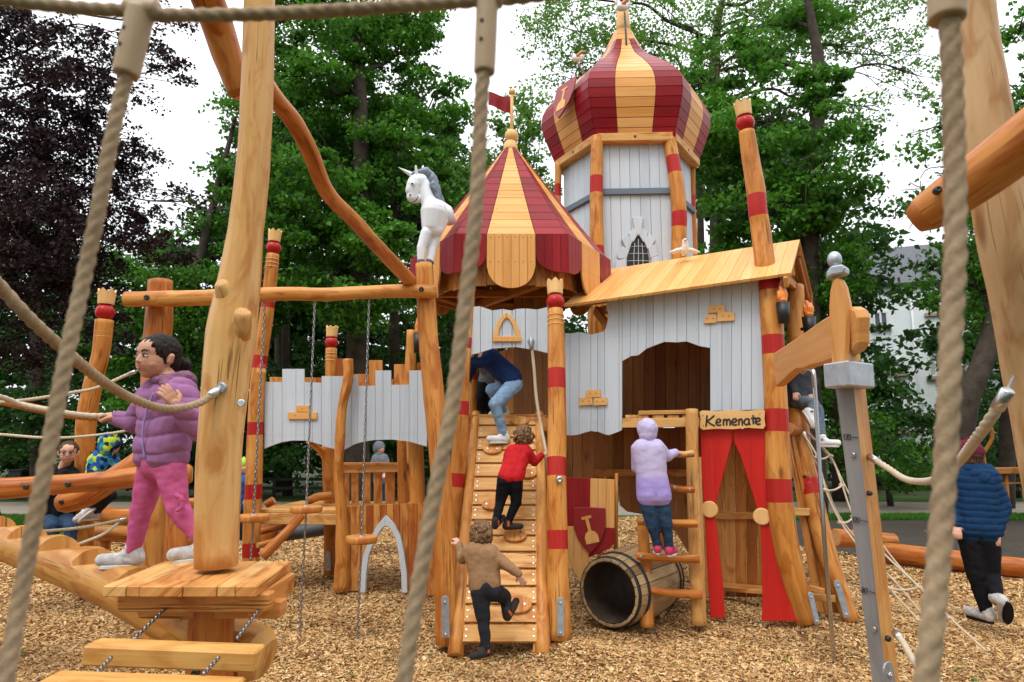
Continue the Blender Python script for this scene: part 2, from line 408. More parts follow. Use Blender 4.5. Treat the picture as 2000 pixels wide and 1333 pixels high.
M['board'] = wood('larch board', (.36, .115, .022), (.54, .21, .05), (.68, .33, .10), var=.4, crack=True)
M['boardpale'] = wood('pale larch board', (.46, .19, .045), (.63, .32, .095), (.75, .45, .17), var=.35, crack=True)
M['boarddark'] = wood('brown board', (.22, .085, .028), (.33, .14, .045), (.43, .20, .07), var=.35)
M['boardred'] = wood('reddish board', (.30, .08, .015), (.48, .16, .035), (.62, .27, .07), var=.6, crack=True)
M['roofwood'] = wood('oiled roof board', (.62, .275, .065), (.745, .37, .11), (.81, .46, .17), var=.3, knots=False, bstr=.12, rough=.4, stain=False)
M['yellow'] = wood('yellow glazed board', (.60, .25, .055), (.72, .345, .10), (.79, .43, .15), var=.34, knots=False, bstr=.12, rough=.38, stain=False)
M['red'] = wood('red glazed board', (.17, .006, .010), (.25, .009, .014), (.32, .018, .022), var=.3, knots=False, bstr=.12, rough=.32, stain=False)
M['redpost'] = wood('red painted ring', (.34, .014, .012), (.42, .02, .016), (.48, .03, .025), var=.1, knots=False, bstr=.12, rough=.4, stain=False, per='object')
M['curtain'] = wood('bright red painted board', (.46, .014, .01), (.55, .02, .014), (.60, .035, .02), var=.1, knots=False, bstr=.15, rough=.45, stain=False)
M['white'] = wood('pale grey painted board', (.47, .52, .58), (.54, .59, .65), (.59, .64, .69), var=.3, knots=False, bstr=.05, rough=.45, stain=False)
M['slate'] = wood('slate blue board', (.10, .13, .17), (.13, .165, .21), (.17, .2, .25), var=.1, knots=False, bstr=.1, rough=.5, stain=False)
M['crown'] = wood('pale crown wood', (.66, .36, .13), (.76, .45, .18), (.82, .54, .25), var=.1, knots=False, bstr=.1, per='object', stain=False)
M['end'] = endgrain('end grain', (.42, .18, .06), (.72, .42, .17))
M['steel'] = plain('brushed steel', (.55, .56, .58), .28, 1.0, .1, 30)
M['galv'] = plain('galvanised plate', (.36, .39, .43), .5, .8, .18, 25)
M['chain'] = plain('zinc chain', (.33, .33, .34), .38, 1.0, .3, 60)
M['screw'] = plain('dark screw', (.12, .09, .07), .5, .4)
M['screwpale'] = plain('steel screw', (.5, .5, .5), .35, .9)
M['bolt'] = plain('black bolt cap', (.015, .015, .017), .35)
M['silver'] = plain('silver paint', (.42, .45, .49), .38, .55, .15, 14, .3)
M['black'] = plain('black paint', (.012, .013, .014), .45)
M['unicorn'] = plain('white lacquer figure', (.74, .76, .80), .3, 0, .04, 6, .08)
M['mane'] = plain('grey lacquer mane', (.16, .20, .25), .4, 0, .15, 9, .1)
M['hoof'] = plain('dark hoof', (.03, .03, .035), .4)
M['dovewhite'] = plain('white dove paint', (.78, .77, .74), .35, 0, .05, 8)
M['dovetan'] = plain('brown dove paint', (.55, .24, .10), .4, 0, .15, 20)
M['flame'] = plain('orange flame paint', (.80, .22, .03), .35, 0, .35, 14)
M['shieldred'] = plain('dark red shield', (.27, .012, .014), .4, 0, .1, 10)
M['ropetan'] = None
def ropemat(name, a, c, sc=1.0):
    m, nt, b, o = newmat(name); uv = nt.nodes.new('ShaderNodeUVMap'); uv.uv_map = 'uv'
    tc = nt.nodes.new('ShaderNodeTexCoord'); n = N_(nt, 'TexNoise', Scale=160.0 * sc, Detail=4.0, Roughness=.7); nt.links.new(tc.outputs['Object'], n.inputs['Vector'])
    n2 = N_(nt, 'TexNoise', Scale=9.0, Detail=2.0); nt.links.new(tc.outputs['Object'], n2.inputs['Vector'])
    f = math_(nt, 'ADD', math_(nt, 'MULTIPLY', n.outputs[0], .6), math_(nt, 'MULTIPLY', n2.outputs[0], .4))
    nt.links.new(ramp(nt, f, [(.3, a), (.7, c)]), b.inputs['Base Color']); b.inputs['Roughness'].default_value = .85; bump(nt, b, n.outputs[0], .5, .002)
    return m
M['ropetan'] = ropemat('tan rope', (.20, .125, .065), (.46, .33, .20))
M['ropepale'] = ropemat('pale hemp rope', (.42, .32, .21), (.66, .56, .42))
M['connector'] = plain('beige plastic connector', (.40, .27, .15), .5, 0, .08, 6)
def cloth(name, c, rough=.8, var=.12, scale=14, bstr=.5, bdist=.01, pat=None):
    m, nt, b, o = newmat(name); tc = nt.nodes.new('ShaderNodeTexCoord')
    n = N_(nt, 'TexNoise', Scale=scale, Detail=4.0, Roughness=.55, Distortion=.8); nt.links.new(tc.outputs['Object'], n.inputs['Vector'])
    n2 = N_(nt, 'TexNoise', Scale=300.0, Detail=2.0); nt.links.new(tc.outputs['Object'], n2.inputs['Vector'])
    if pat:
        vo = N_(nt, 'TexVoronoi', Scale=pat[0]); nt.links.new(tc.outputs['Object'], vo.inputs['Vector'])
        sp = nt.nodes.new('ShaderNodeSeparateColor'); nt.links.new(vo.outputs['Color'], sp.inputs[0])
        r_ = nt.nodes.new('ShaderNodeValToRGB'); r_.color_ramp.interpolation = 'CONSTANT'; nt.links.new(sp.outputs[0], r_.inputs[0]); e = r_.color_ramp.elements
        while len(e) < len(pat[1]): e.new(.5)
        for i, (q, cc) in enumerate(zip(e, pat[1])): q.position = i / len(pat[1]); q.color = (*cc, 1)
        nt.links.new(r_.outputs[0], b.inputs['Base Color'])
    else:
        nt.links.new(ramp(nt, n.outputs[0], [(.3, tuple(x * (1 - var) for x in c)), (.7, tuple(min(1, x * (1 + var)) for x in c))]), b.inputs['Base Color'])
    b.inputs['Roughness'].default_value = rough; b.inputs['Specular IOR Level'].default_value = .15
    bump(nt, b, math_(nt, 'ADD', n.outputs[0], math_(nt, 'MULTIPLY', n2.outputs[0], .08)), bstr, bdist)
    return m
def skinmat(name, c):
    m, nt, b, o = newmat(name); tc = nt.nodes.new('ShaderNodeTexCoord'); n = N_(nt, 'TexNoise', Scale=30.0, Detail=3.0); nt.links.new(tc.outputs['Object'], n.inputs['Vector'])
    nt.links.new(ramp(nt, n.outputs[0], [(.3, (c[0] * .9, c[1] * .82, c[2] * .8)), (.7, c)]), b.inputs['Base Color'])
    b.inputs['Roughness'].default_value = .5; b.inputs['Subsurface Weight'].default_value = .08; b.inputs['Subsurface Radius'].default_value = (.02, .008, .004)
    return m
def hairmat(name, a, c):
    m, nt, b, o = newmat(name); tc = nt.nodes.new('ShaderNodeTexCoord')
    mp = nt.nodes.new('ShaderNodeMapping'); mp.inputs['Scale'].default_value = (90, 90, 14); nt.links.new(tc.outputs['Object'], mp.inputs[0])
    n = N_(nt, 'TexNoise', Scale=1.0, Detail=4.0, Distortion=1.5); nt.links.new(mp.outputs[0], n.inputs['Vector'])
    nt.links.new(ramp(nt, n.outputs[0], [(.35, a), (.65, c)]), b.inputs['Base Color']); b.inputs['Roughness'].default_value = .5; b.inputs['Specular IOR Level'].default_value = .2; bump(nt, b, n.outputs[0], 1.0, .008)
    return m
M['skin'] = skinmat('fair skin', (.68, .38, .27)); M['skinolive'] = skinmat('olive skin', (.56, .29, .18))
def leafmat(name, dark, light, trans=.35, tint=(.35, .6, .1)):
    m, nt, b, o = newmat(name); rnd = island(nt)
    tc = nt.nodes.new('ShaderNodeNewGeometry'); n = N_(nt, 'TexNoise', Scale=.55, Detail=2.0); nt.links.new(tc.outputs['Position'], n.inputs['Vector'])
    f = math_(nt, 'ADD', math_(nt, 'MULTIPLY', rnd, .45), math_(nt, 'MULTIPLY', n.outputs[0], .6))
    c = ramp(nt, f, [(.25, dark), (.8, light)])
    nt.links.new(c, b.inputs['Base Color']); b.inputs['Roughness'].default_value = .45; b.inputs['Specular IOR Level'].default_value = .18
    t = nt.nodes.new('ShaderNodeBsdfTranslucent'); nt.links.new(mix(nt, .5, c, tint), t.inputs[0])
    mx = nt.nodes.new('ShaderNodeMixShader'); mx.inputs[0].default_value = trans
    nt.links.new(b.outputs[0], mx.inputs[1]); nt.links.new(t.outputs[0], mx.inputs[2]); nt.links.new(mx.outputs[0], o.inputs[0])
    return m
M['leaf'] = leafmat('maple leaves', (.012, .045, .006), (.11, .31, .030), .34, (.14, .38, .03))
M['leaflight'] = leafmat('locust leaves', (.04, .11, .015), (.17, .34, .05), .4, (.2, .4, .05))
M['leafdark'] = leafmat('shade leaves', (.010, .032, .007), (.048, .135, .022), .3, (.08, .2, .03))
M['leafcopper'] = leafmat('copper beech leaves', (.012, .007, .008), (.040, .021, .026), .10, (.1, .04, .03))
M['bark'] = plain('bark', (.055, .042, .032), .9, 0, .4, 5, .8, .2, .03)
M['barkpale'] = plain('pale bark', (.10, .085, .065), .9, 0, .4, 5, .8, .2, .03)
# ---------------------------------------------------------------- setting: ground sheets
def sheet(name, pts, z, mat, sub=None):
    mb = MB(); vs = [V((x, y, z)) for x, y in pts]; mb.add(vs, [tuple(range(len(vs)))], [[(p.x, p.y) for p in vs]])
    return mb.build(name, mat, kind='structure')
def groundmat(name, a, c, scale, bstr=.6, dist=.03, extra=None):
    m, nt, b, o = newmat(name); tc = nt.nodes.new('ShaderNodeNewGeometry')
    n = N_(nt, 'TexNoise', Scale=scale, Detail=8.0, Roughness=.7); nt.links.new(tc.outputs['Position'], n.inputs['Vector'])
    n2 = N_(nt, 'TexNoise', Scale=scale * .08, Detail=3.0); nt.links.new(tc.outputs['Position'], n2.inputs['Vector'])
    f = math_(nt, 'ADD', math_(nt, 'MULTIPLY', n.outputs[0], .55), math_(nt, 'MULTIPLY', n2.outputs[0], .45))
    c_ = ramp(nt, f, [(.35, a), (.65, c)])
    if extra:
        v = N_(nt, 'TexVoronoi', Scale=extra[0]); nt.links.new(tc.outputs['Position'], v.inputs['Vector'])
        c_ = mix(nt, math_(nt, 'MULTIPLY', math_(nt, 'LESS_THAN', v.outputs['Distance'], extra[1]), .8), c_, extra[2])
    nt.links.new(c_, b.inputs['Base Color']); b.inputs['Roughness'].default_value = .95; b.inputs['Specular IOR Level'].default_value = .2
    bump(nt, b, n.outputs[0], bstr, dist); return m
M['soil'] = groundmat('dark bare soil', (.035, .028, .022), (.075, .062, .048), 9, extra=(2.2, .09, (.35, .3, .22)))
M['lawn'] = groundmat('short grass', (.03, .07, .012), (.07, .14, .025), 14)
M['path'] = groundmat('gravel path', (.24, .20, .155), (.36, .31, .25), 20)
M['mulch'] = groundmat('wood chip bed', (.20, .095, .035), (.48, .28, .115), 55, 1.0, .03)
M['farground'] = groundmat('park ground under the trees', (.02, .03, .01), (.05, .06, .025), 3)
sheet('ground', [(-160, -30), (160, -30), (160, 230), (-160, 230)], -0.14, M['farground'])
sheet('soil', [(4.0, 7.9), (26, 7.9), (26, 15.1), (4.0, 15.1)], -0.006, M['soil'])
sheet('lawn', [(-26, 11.2), (-6, 12.6), (-3.5, 12.9), (-3.0, 15.0), (-26, 15.0)], -0.001, M['lawn'])
sheet('lawn', [(-26, 15.0), (40, 15.0), (40, 15.9), (-26, 15.9)], 0.001, M['lawn'])
sheet('path', [(-30, 15.9), (40, 15.9), (40, 19.3), (-30, 19.3)], 0.003, M['path'])
sheet('lawn', [(-30, 19.3), (40, 19.3), (40, 21.5), (-30, 21.5)], -0.003, M['lawn'])
# the chip floor: an undulating bed with heaps where feet push the chips aside
HEAPS = [(G(1400, 1195), .55, .09), (G(1290, 1205), .5, .04), (G(1050, 1270), .7, .03), (G(760, 1180), 1.0, .05), (G(600, 1250), .8, .04), (G(1800, 1250), .8, .06), (G(1600, 1240), .5, .05), (G(300, 1290), .7, .05), (G(975, 1290), .42, -.07), (G(706, 1245), .35, -.05), (G(598, 1240), .3, -.05), (G(1310, 1240), .35, -.06), (G(1450, 1225), .3, -.05), (G(1625, 1295), .3, -.06), (G(1130, 1290), .5, .06)]
def gz(x, y):
    z = 0.035 * noise.noise(V((x * .9, y * .9, 3))) + 0.018 * noise.noise(V((x * 2.6, y * 2.6, 9))) + .012
    for c, r, h in HEAPS:
        q = ((x - c.x) ** 2 + (y - c.y) ** 2) / (r * r)
        if q < 4: z += h * math.exp(-q * 2.2)
    return z
def chip_edge(x): return pl([(-12, 11.6), (-6, 12.7), (-3.6, 13.1), (-3.0, 15.3), (3.6, 15.3), (4.6, 11.2), (5.4, 10.0), (6.4, 9.1), (8.0, 8.6), (12, 8.0)], x)
def chip_floor():
    mb = MB(); x0, x1, y0, y1 = -12.0, 11.0, 1.0, 15.8; nx, ny = 140, 96
    vs = [V((x0 + (x1 - x0) * i / nx, y0 + (y1 - y0) * j / ny, 0)) for j in range(ny + 1) for i in range(nx + 1)]
    for p in vs: p.z = gz(p.x, p.y) if p.y < chip_edge(p.x) else -.10
    fs = []; us = []
    for j in range(ny):
        for i in range(nx):
            a = j * (nx + 1) + i; fs.append((a, a + 1, a + nx + 2, a + nx + 1)); us.append([(vs[k].x, vs[k].y) for k in fs[-1]])
    mb.add(vs, fs, us, 0, True); mb.build('chip_floor', M['mulch'], kind='structure')
chip_floor()
def npmesh(name, verts, faces_n, nv, mat, uv=None):
    """verts (N,3) with faces of nv consecutive vertices"""
    me = bpy.data.meshes.new(name); n = len(verts); nf = n // nv
    me.vertices.add(n); me.vertices.foreach_set('co', verts.astype(np.float32).ravel())
    me.loops.add(n); me.loops.foreach_set('vertex_index', np.arange(n, dtype=np.int32))
    me.polygons.add(nf); me.polygons.foreach_set('loop_start', np.arange(0, n, nv, dtype=np.int32))
    try: me.polygons.foreach_set('loop_total', np.full(nf, nv, dtype=np.int32))
    except Exception: pass
    me.materials.append(mat); me.update(); me.validate(); return me
def randdirs(rs, n):
    v = rs.normal(size=(n, 3)); return v / np.linalg.norm(v, axis=1)[:, None]
def chips():
    rs = np.random.RandomState(3)
    m, nt, b, o = newmat('wood chips'); rnd = island(nt)
    nt.links.new(ramp(nt, rnd, [(0, (.14, .05, .015)), (.09, (.32, .14, .045)), (.25, (.52, .28, .10)), (.6, (.64, .385, .155)), (.88, (.73, .50, .24)), (.98, (.82, .62, .36))]), b.inputs['Base Color'])
    cr = b.inputs['Base Color'].links[0].from_socket; gp = nt.nodes.new('ShaderNodeNewGeometry'); dn = N_(nt, 'TexNoise', Scale=.9, Detail=3.0); nt.links.new(gp.outputs['Position'], dn.inputs['Vector'])
    nt.links.new(mix(nt, ramp(nt, dn.outputs[0], [(.52, (0, 0, 0)), (.66, (.42, .42, .42))]), cr, (.26, .13, .055)), b.inputs['Base Color'])      # damp, darker patches
    b.inputs['Roughness'].default_value = .75; b.inputs['Specular IOR Level'].default_value = .25
    V4 = []
    for (d0, d1, dens, sc_) in ((2.2, 4.4, 1200, .9), (4.4, 6.0, 11500, .66), (6.0, 7.6, 8000, .72), (7.6, 9.6, 3000, 1.0), (9.6, 15.2, 1300, 1.3)):
        xa = d1 * .82 + .9; n = int(dens * (d1 - d0) * 2 * xa)
        x = rs.uniform(-xa, xa, n); y = rs.uniform(d0, d1, n)
        gx = np.linspace(-12, 12, 241); gy = np.linspace(1, 16, 151)
        if not V4: Z = np.array([[gz(a, c) for a in gx] for c in gy])
        ok = y < np.interp(x, [-12, -6, -3.6, -3.0, 3.6, 4.6, 5.4, 6.4, 8, 12], [11.6, 12.6, 13.0, 15.2, 15.2, 11.1, 9.9, 9.0, 8.5, 7.9]); x = x[ok]; y = y[ok]; n = len(x); ix = np.clip((x + 12) / .1, 0, 239.99); iy = np.clip((y - 1) / .1, 0, 149.99); i0 = ix.astype(int); j0 = iy.astype(int); fx = ix - i0; fy = iy - j0
        z = (Z[j0, i0] * (1 - fx) + Z[j0, i0 + 1] * fx) * (1 - fy) + (Z[j0 + 1, i0] * (1 - fx) + Z[j0 + 1, i0 + 1] * fx) * fy
        z += rs.uniform(0.0, .022, n)
        L = rs.gamma(5, .0068, n) * sc_; L = np.clip(L, .012, .075); W = L * rs.uniform(.22, .5, n)
        a = rs.uniform(0, 2 * np.pi, n); t1 = rs.normal(0, .28, n); t2 = rs.normal(0, .4, n)
        U = np.stack([np.cos(a) * np.cos(t1), np.sin(a) * np.cos(t1), np.sin(t1)], 1)
        Wv = np.stack([-np.sin(a) * np.cos(t2), np.cos(a) * np.cos(t2), np.sin(t2)], 1)
        c = np.stack([x, y, z], 1); sk = rs.uniform(-.35, .35, n)[:, None]; tp = rs.uniform(.35, 1, n)[:, None]
        Ul = U * (L / 2)[:, None]; Ww = Wv * (W / 2)[:, None]
        q = np.stack([c - Ul - Ww, c + Ul * (1 + sk) - Ww * tp, c + Ul + Ww * tp, c - Ul * (1 - sk) + Ww], 1)
        V4.append(q.reshape(-1, 3))
    me = npmesh('wood_chips', np.concatenate(V4), 0, 4, m); ob = bpy.data.objects.new('wood_chips', me); col.objects.link(ob)
    tag(ob, 'loose tan wood chips covering the playground floor', 'wood chips', kind='stuff')
chips()
def litter():
    rs = np.random.RandomState(12); n = 520; y = rs.uniform(4.4, 12, n); x = rs.uniform(-1, 1, n) * (y * .78); ok = y < np.interp(x, [4.6, 5.4, 6.4, 8], [11, 9.8, 8.9, 8.4]); x, y = x[ok], y[ok]; n = len(x)
    z = np.array([gz(a, c) for a, c in zip(x, y)]) + .026; a = rs.uniform(0, 6.28, n); L = rs.uniform(.012, .028, n)[:, None]; t = rs.normal(0, .3, (n, 2))
    U = np.stack([np.cos(a), np.sin(a), t[:, 0]], 1); W = np.stack([-np.sin(a), np.cos(a), t[:, 1]], 1); c = np.stack([x, y, z], 1)
    q = np.stack([c - U * L, c + W * L * .5, c + U * L, c - W * L * .5], 1).reshape(-1, 3); me = npmesh('leaf_litter', q, 0, 4, M['leaflight']); o = bpy.data.objects.new('leaf_litter', me); col.objects.link(o); tag(o, 'small fallen green leaves scattered over the wood chips', 'leaf litter', kind='stuff')
litter()
def tufts(name, x0, x1, y0, y1, n, seed, label, h=.07):
    rs = np.random.RandomState(seed); x = rs.uniform(x0, x1, n); y = rs.uniform(y0, y1, n); a = rs.uniform(0, 6.28, n); hh = rs.uniform(.4, 1, n) * h
    c = np.stack([x, y, np.full(n, 0.0)], 1); w = np.stack([np.cos(a), np.sin(a), 0 * a], 1) * .012; t = np.stack([rs.normal(0, .03, n), rs.normal(0, .03, n), hh], 1)
    q = np.stack([c - w, c + w, c + t], 1).reshape(-1, 3); me = npmesh(name, q, 0, 3, M['leaf']); o = bpy.data.objects.new(name, me); col.objects.link(o); tag(o, label, 'grass', kind='stuff')
tufts('grass', -13, -3.5, 12.95, 15.9, 60000, 5, 'short green grass on the left before the gravel path')
tufts('grass', 4.0, 13, 15.0, 16.0, 22000, 6, 'narrow strip of green grass on the right along the gravel path', .09)
# ---------------------------------------------------------------- trees
def leaf_cloud(rs, lobes, per_m3, size, clump=.55, flat=.45, droop=0.0, shell=.35):
    """lobes: (center xyz, radii xyz). leaves grouped in flattish sprays spread through each lobe"""
    out = []
    for c, r in lobes:
        vol = 4.19 * r[0] * r[1] * r[2]; nl = int(per_m3 * vol); nc = max(6, int(vol / (clump ** 3) * .55))
        d = randdirs(rs, nc); rad = rs.uniform(shell ** 3, 1, nc) ** (1 / 3.); bump_ = 1 + .22 * np.sin(d[:, 0] * 5 + c[0] * 3) * np.cos(d[:, 2] * 6 + c[2]) 
        cc = d * (rad * bump_)[:, None] * np.array(r) + np.array(c); cr = rs.uniform(.5, 1.3, nc) * clump
        k = rs.randint(0, nc, nl); o = randdirs(rs, nl) * (rs.uniform(0, 1, nl) ** .5)[:, None]
        p = cc[k] + o * cr[k][:, None] * np.array([1, 1, flat]); p[:, 2] -= droop * (o[:, 0] ** 2 + o[:, 1] ** 2) * cr[k]
        out.append(p)
    p = np.concatenate(out); n = len(p)
    up = np.array([0, 0, 1.0]); N = randdirs(rs, n) * .75 + up * .55; N /= np.linalg.norm(N, axis=1)[:, None]
    U = np.cross(N, randdirs(rs, n)); U /= np.linalg.norm(U, axis=1)[:, None]; W = np.cross(N, U)
    s = (size * rs.uniform(.6, 1.25, n))[:, None]
    tip = p + U * s * .6; q = np.stack([p - U * s * .45, p + W * s * .38 - U * s * .05, tip - N * s * .12, p - W * s * .38 - U * s * .05], 1)
    return q.reshape(-1, 3)
def tree(name, label, cat, base, d, trunk_r, lobes, mat, per, size, seed, bark='bark', limbs=None, trunk_top=None, group=None, clump=.55, droop=0, shell=.35, flat=.45, trunkpts=None):
    """base: photo column of the trunk foot; lobes: (px,py,dd,rx_px,rz_px) with dd = depth offset"""
    rs = np.random.RandomState(seed); r_ = random.Random(seed)
    foot = G(base, 861 + CAMZ * FPX / d); foot.z = -.05
    L = []
    for px, py, dd, rx, rz in lobes:
        c = P(px, py, d + dd); k = (d + dd) / FPX; L.append((tuple(c), (rx * k, max(rx * k * .8, .6), rz * k)))
    t = empty(name, foot, label, cat, group)
    tb = MB()
    if trunkpts: tp = [P(x, y, d + e) for x, y, e in trunkpts]; tp[0] = foot
    else:
        top = V(max(L, key=lambda q: q[0][2])[0]); mid = foot.lerp(V((foot.x * .7 + top.x * .3, foot.y, (foot.z + top.z) / 2)), 1.0)
        tp = [foot, foot + V((r_.uniform(-.1, .1), 0, 1.5)), mid, top]
    tp = smooth_path(tp, 6)
    tb.tube(tp, lerp_list([trunk_r * 1.35, trunk_r, trunk_r * .85, trunk_r * .65, trunk_r * .25], len(tp)), 12, wob=.12, wf=1.5)
    for i, (c, r) in enumerate(L):
        c = V(c); best = min(tp, key=lambda q: (q - c + V((0, 0, r[2] * .9))).length)
        k = (.28 if mat != 'leafcopper' else .09) * trunk_r
        dl = (c - best).length; mids = [best] + [best.lerp(c, q) + V((r_.uniform(-.07, .07), r_.uniform(-.07, .07), r_.uniform(-.05, .07) + .10 * math.sin(q * 3.14))) * dl for q in (.2, .4, .6, .8)] + [c]
        sp = smooth_path(mids, 4); tb.tube(sp, lerp_list([k, k * .7, k * .25], len(sp)), 7, wob=.1)
        for j in range(7):
            dd_ = V(tuple(randdirs(rs, 1)[0])); e = c + V((dd_.x * r[0], dd_.y * r[1], dd_.z * r[2])) * (.9 if mat != 'leafcopper' else .6); q0 = sp[r_.randrange(len(sp) // 2, len(sp))]
            s2 = smooth_path([q0, q0.lerp(e, .33) + V((r_.uniform(-.15, .15), 0, .2 * r[2])), q0.lerp(e, .66) + V((r_.uniform(-.15, .15), 0, r_.uniform(0, .3) * r[2])), e], 3); tb.tube(s2, lerp_list([k * .35, k * .2, .008], len(s2)), 5)
    tb.build('trunk', M[bark], t)
    me = npmesh('crown', leaf_cloud(rs, L, per * (2.6 if mat == 'leafcopper' else 5.2), size * (.95 if mat == 'leafcopper' else .88), clump, flat, droop, shell), 0, 4, M[mat]); o = bpy.data.objects.new('crown', me); col.objects.link(o); attach(o, t)
    return t
GT = 'green park trees behind the playground'
tree('maple_tree', 'tall dense green maple, its dark trunk between the unicorn and the diagonal log', 'tree', 700, 17, .26,
     [(560, 290, 0, 85, 110), (640, 130, 0, 130, 120), (800, 110, 1, 110, 110), (590, 400, -1, 150, 120), (790, 290, 0, 110, 130), (690, 520, -1, 170, 110), (860, 430, 1, 80, 120), (500, 180, 1, 60, 50), (700, 250, 2, 140, 120), (540, 40, 1, 60, 50), (720, 20, 1, 180, 60), (880, 220, 1, 50, 90), (860, 560, 2, 90, 90), (560, 560, 1, 110, 90)],
     'leaf', 95, .15, 1, group=None, trunkpts=[(690, 960, 0), (697, 700, 0), (706, 400, 0), (702, 150, 0), (690, 20, 0)])
tree('maple_tree', 'tall green maple to the right of the onion roof, behind the crowned post', 'tree', 1590, 15.5, .24,
     [(1480, 230, 0, 120, 90), (1600, 330, -1, 110, 120), (1500, 420, 0, 130, 100), (1620, 520, 0, 90, 90), (1420, 330, 1, 90, 110), (1560, 160, 0, 90, 70), (1440, 130, 1, 90, 60), (1620, 640, -.5, 70, 70), (1660, 250, 0, 45, 70), (1380, 520, 1, 90, 100), (1530, 60, 1, 110, 70), (1420, 230, 1, 80, 70)],
     'leaf', 100, .15, 2, trunkpts=[(1585, 970, 0), (1580, 700, 0), (1585, 350, 0), (1600, 150, 0), (1570, -40, 0)])
tree('locust_tree', 'light feathery locust tree reaching over the spire of the onion roof', 'tree', 1400, 21, .22,
     [(1120, 60, 0, 120, 60), (1290, 40, 0, 120, 70), (1480, 30, 0, 130, 60), (1640, 60, 0, 110, 60), (1360, 120, -1, 90, 50), (1740, 110, 0, 70, 60), (1100, 150, 0, 60, 50), (1600, 20, 0, 150, 50), (1700, 210, 0, 60, 45), (1780, 20, 0, 80, 60), (1200, 100, 0, 120, 60), (1060, 20, 0, 70, 40), (1800, 150, 0, 50, 70), (1480, 90, 0, 120, 60)],
     'leaflight', 42, .12, 3, clump=.35, droop=.5, trunkpts=[(1400, 900, 0), (1400, 500, 0), (1395, 200, 0), (1400, 60, 0), (1420, -40, 0)])
tree('maple_tree', 'green tree far behind the red pennant of the tent roof', 'tree', 960, 24, .2,
     [(1010, 250, 0, 60, 80), (960, 330, 0, 70, 90), (900, 420, 0, 80, 110), (1040, 200, 1, 40, 40), (1000, 450, 0, 120, 120), (1060, 310, 0, 50, 90), (890, 560, 0, 110, 110)], 'leaflight', 45, .16, 4)
tree('maple_tree', 'green tree in front of the white building, its thick dark trunk leaning to the right', 'tree', 1865, 13, .22,
     [(1790, 400, 1, 50, 55), (1870, 330, 0, 90, 80), (1940, 440, 0, 100, 90), (1830, 250, 1, 60, 50), (1900, 560, .5, 110, 70), (1990, 300, 0, 80, 90), (1980, 560, 0, 70, 110), (1990, 640, 1, 60, 80)],
     'leaf', 90, .13, 5, trunkpts=[(1868, 960, 0), (1880, 820, 0), (1925, 690, 0), (1965, 540, 0), (1975, 380, 0)])
tree('maple_tree', 'green tree at the top right corner behind the big leaning post', 'tree', 2040, 14, .2,
     [(1990, 60, 0, 50, 60), (2040, 150, 0, 90, 90), (1985, 180, 0, 50, 60), (2090, 20, 0, 100, 90)], 'leaf', 80, .14, 6)
tree('maple_tree', 'green tree behind the girl, below the dark purple branches', 'tree', 330, 18, .2,
     [(300, 560, 0, 110, 90), (400, 640, 0, 110, 90), (260, 680, 1, 100, 90), (420, 500, 1, 50, 50), (370, 460, 1, 40, 30), (480, 620, 1, 90, 80), (330, 760, 0, 120, 90), (420, 400, 1, 60, 50), (470, 330, 1, 50, 70), (460, 230, 1.5, 40, 40), (400, 560, 0, 90, 60), (240, 560, 1, 100, 80)], 'leaf', 80, .15, 7)
tree('copper_beech', 'dark purple copper beech hanging over the left edge', 'tree', -60, 12.5, .4,
     [(60, 230, 0, 150, 90), (60, 420, -1, 130, 130), (230, 420, 0, 110, 90), (160, 310, 0, 130, 80), (310, 480, 0, 80, 40), (60, 580, 0, 110, 80), (180, 560, .5, 90, 60), (90, 90, 0, 140, 60), (260, 90, 0, 90, 35), (330, 130, 0, 40, 60), (20, 30, 0, 120, 45), (350, 40, .3, 40, 35), (-60, 500, 0, 120, 180), (380, 395, 0, 40, 20), (60, 680, 0, 90, 50), (150, 180, 0, 130, 70), (20, 330, .5, 120, 90), (250, 300, .3, 60, 50), (200, 640, .6, 60, 50), (120, 480, .5, 130, 90)],
     'leafcopper', 460, .078, 8, clump=.3, droop=.6, shell=.1, trunkpts=[(-160, 960, 0), (-170, 600, 0), (-150, 300, 0), (-160, -100, 0)])
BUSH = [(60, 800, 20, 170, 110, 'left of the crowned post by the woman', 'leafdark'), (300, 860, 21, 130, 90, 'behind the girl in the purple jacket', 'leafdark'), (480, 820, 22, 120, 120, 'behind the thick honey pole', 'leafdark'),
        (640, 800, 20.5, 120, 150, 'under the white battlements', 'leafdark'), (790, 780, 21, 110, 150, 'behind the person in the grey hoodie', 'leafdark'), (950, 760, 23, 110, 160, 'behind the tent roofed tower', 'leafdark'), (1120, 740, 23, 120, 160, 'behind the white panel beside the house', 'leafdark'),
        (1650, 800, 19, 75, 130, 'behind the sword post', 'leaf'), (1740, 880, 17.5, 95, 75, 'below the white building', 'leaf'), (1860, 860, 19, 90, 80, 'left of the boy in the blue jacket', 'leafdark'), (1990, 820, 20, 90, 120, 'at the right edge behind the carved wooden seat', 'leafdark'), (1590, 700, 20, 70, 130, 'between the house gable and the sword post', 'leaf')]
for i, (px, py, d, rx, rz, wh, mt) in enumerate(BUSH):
    tree('shrub', 'dark green shrub ' + wh, 'shrub', px, d, .06, [(px, py, 0, rx, rz), (px - rx * .6, py + rz * .3, .5, rx * .6, rz * .7), (px + rx * .6, py + rz * .35, -.3, rx * .6, rz * .65), (px, py + rz * .6, -.5, rx, rz * .4)], mt, 30, .16, 20 + i, group='shrubs behind the path')
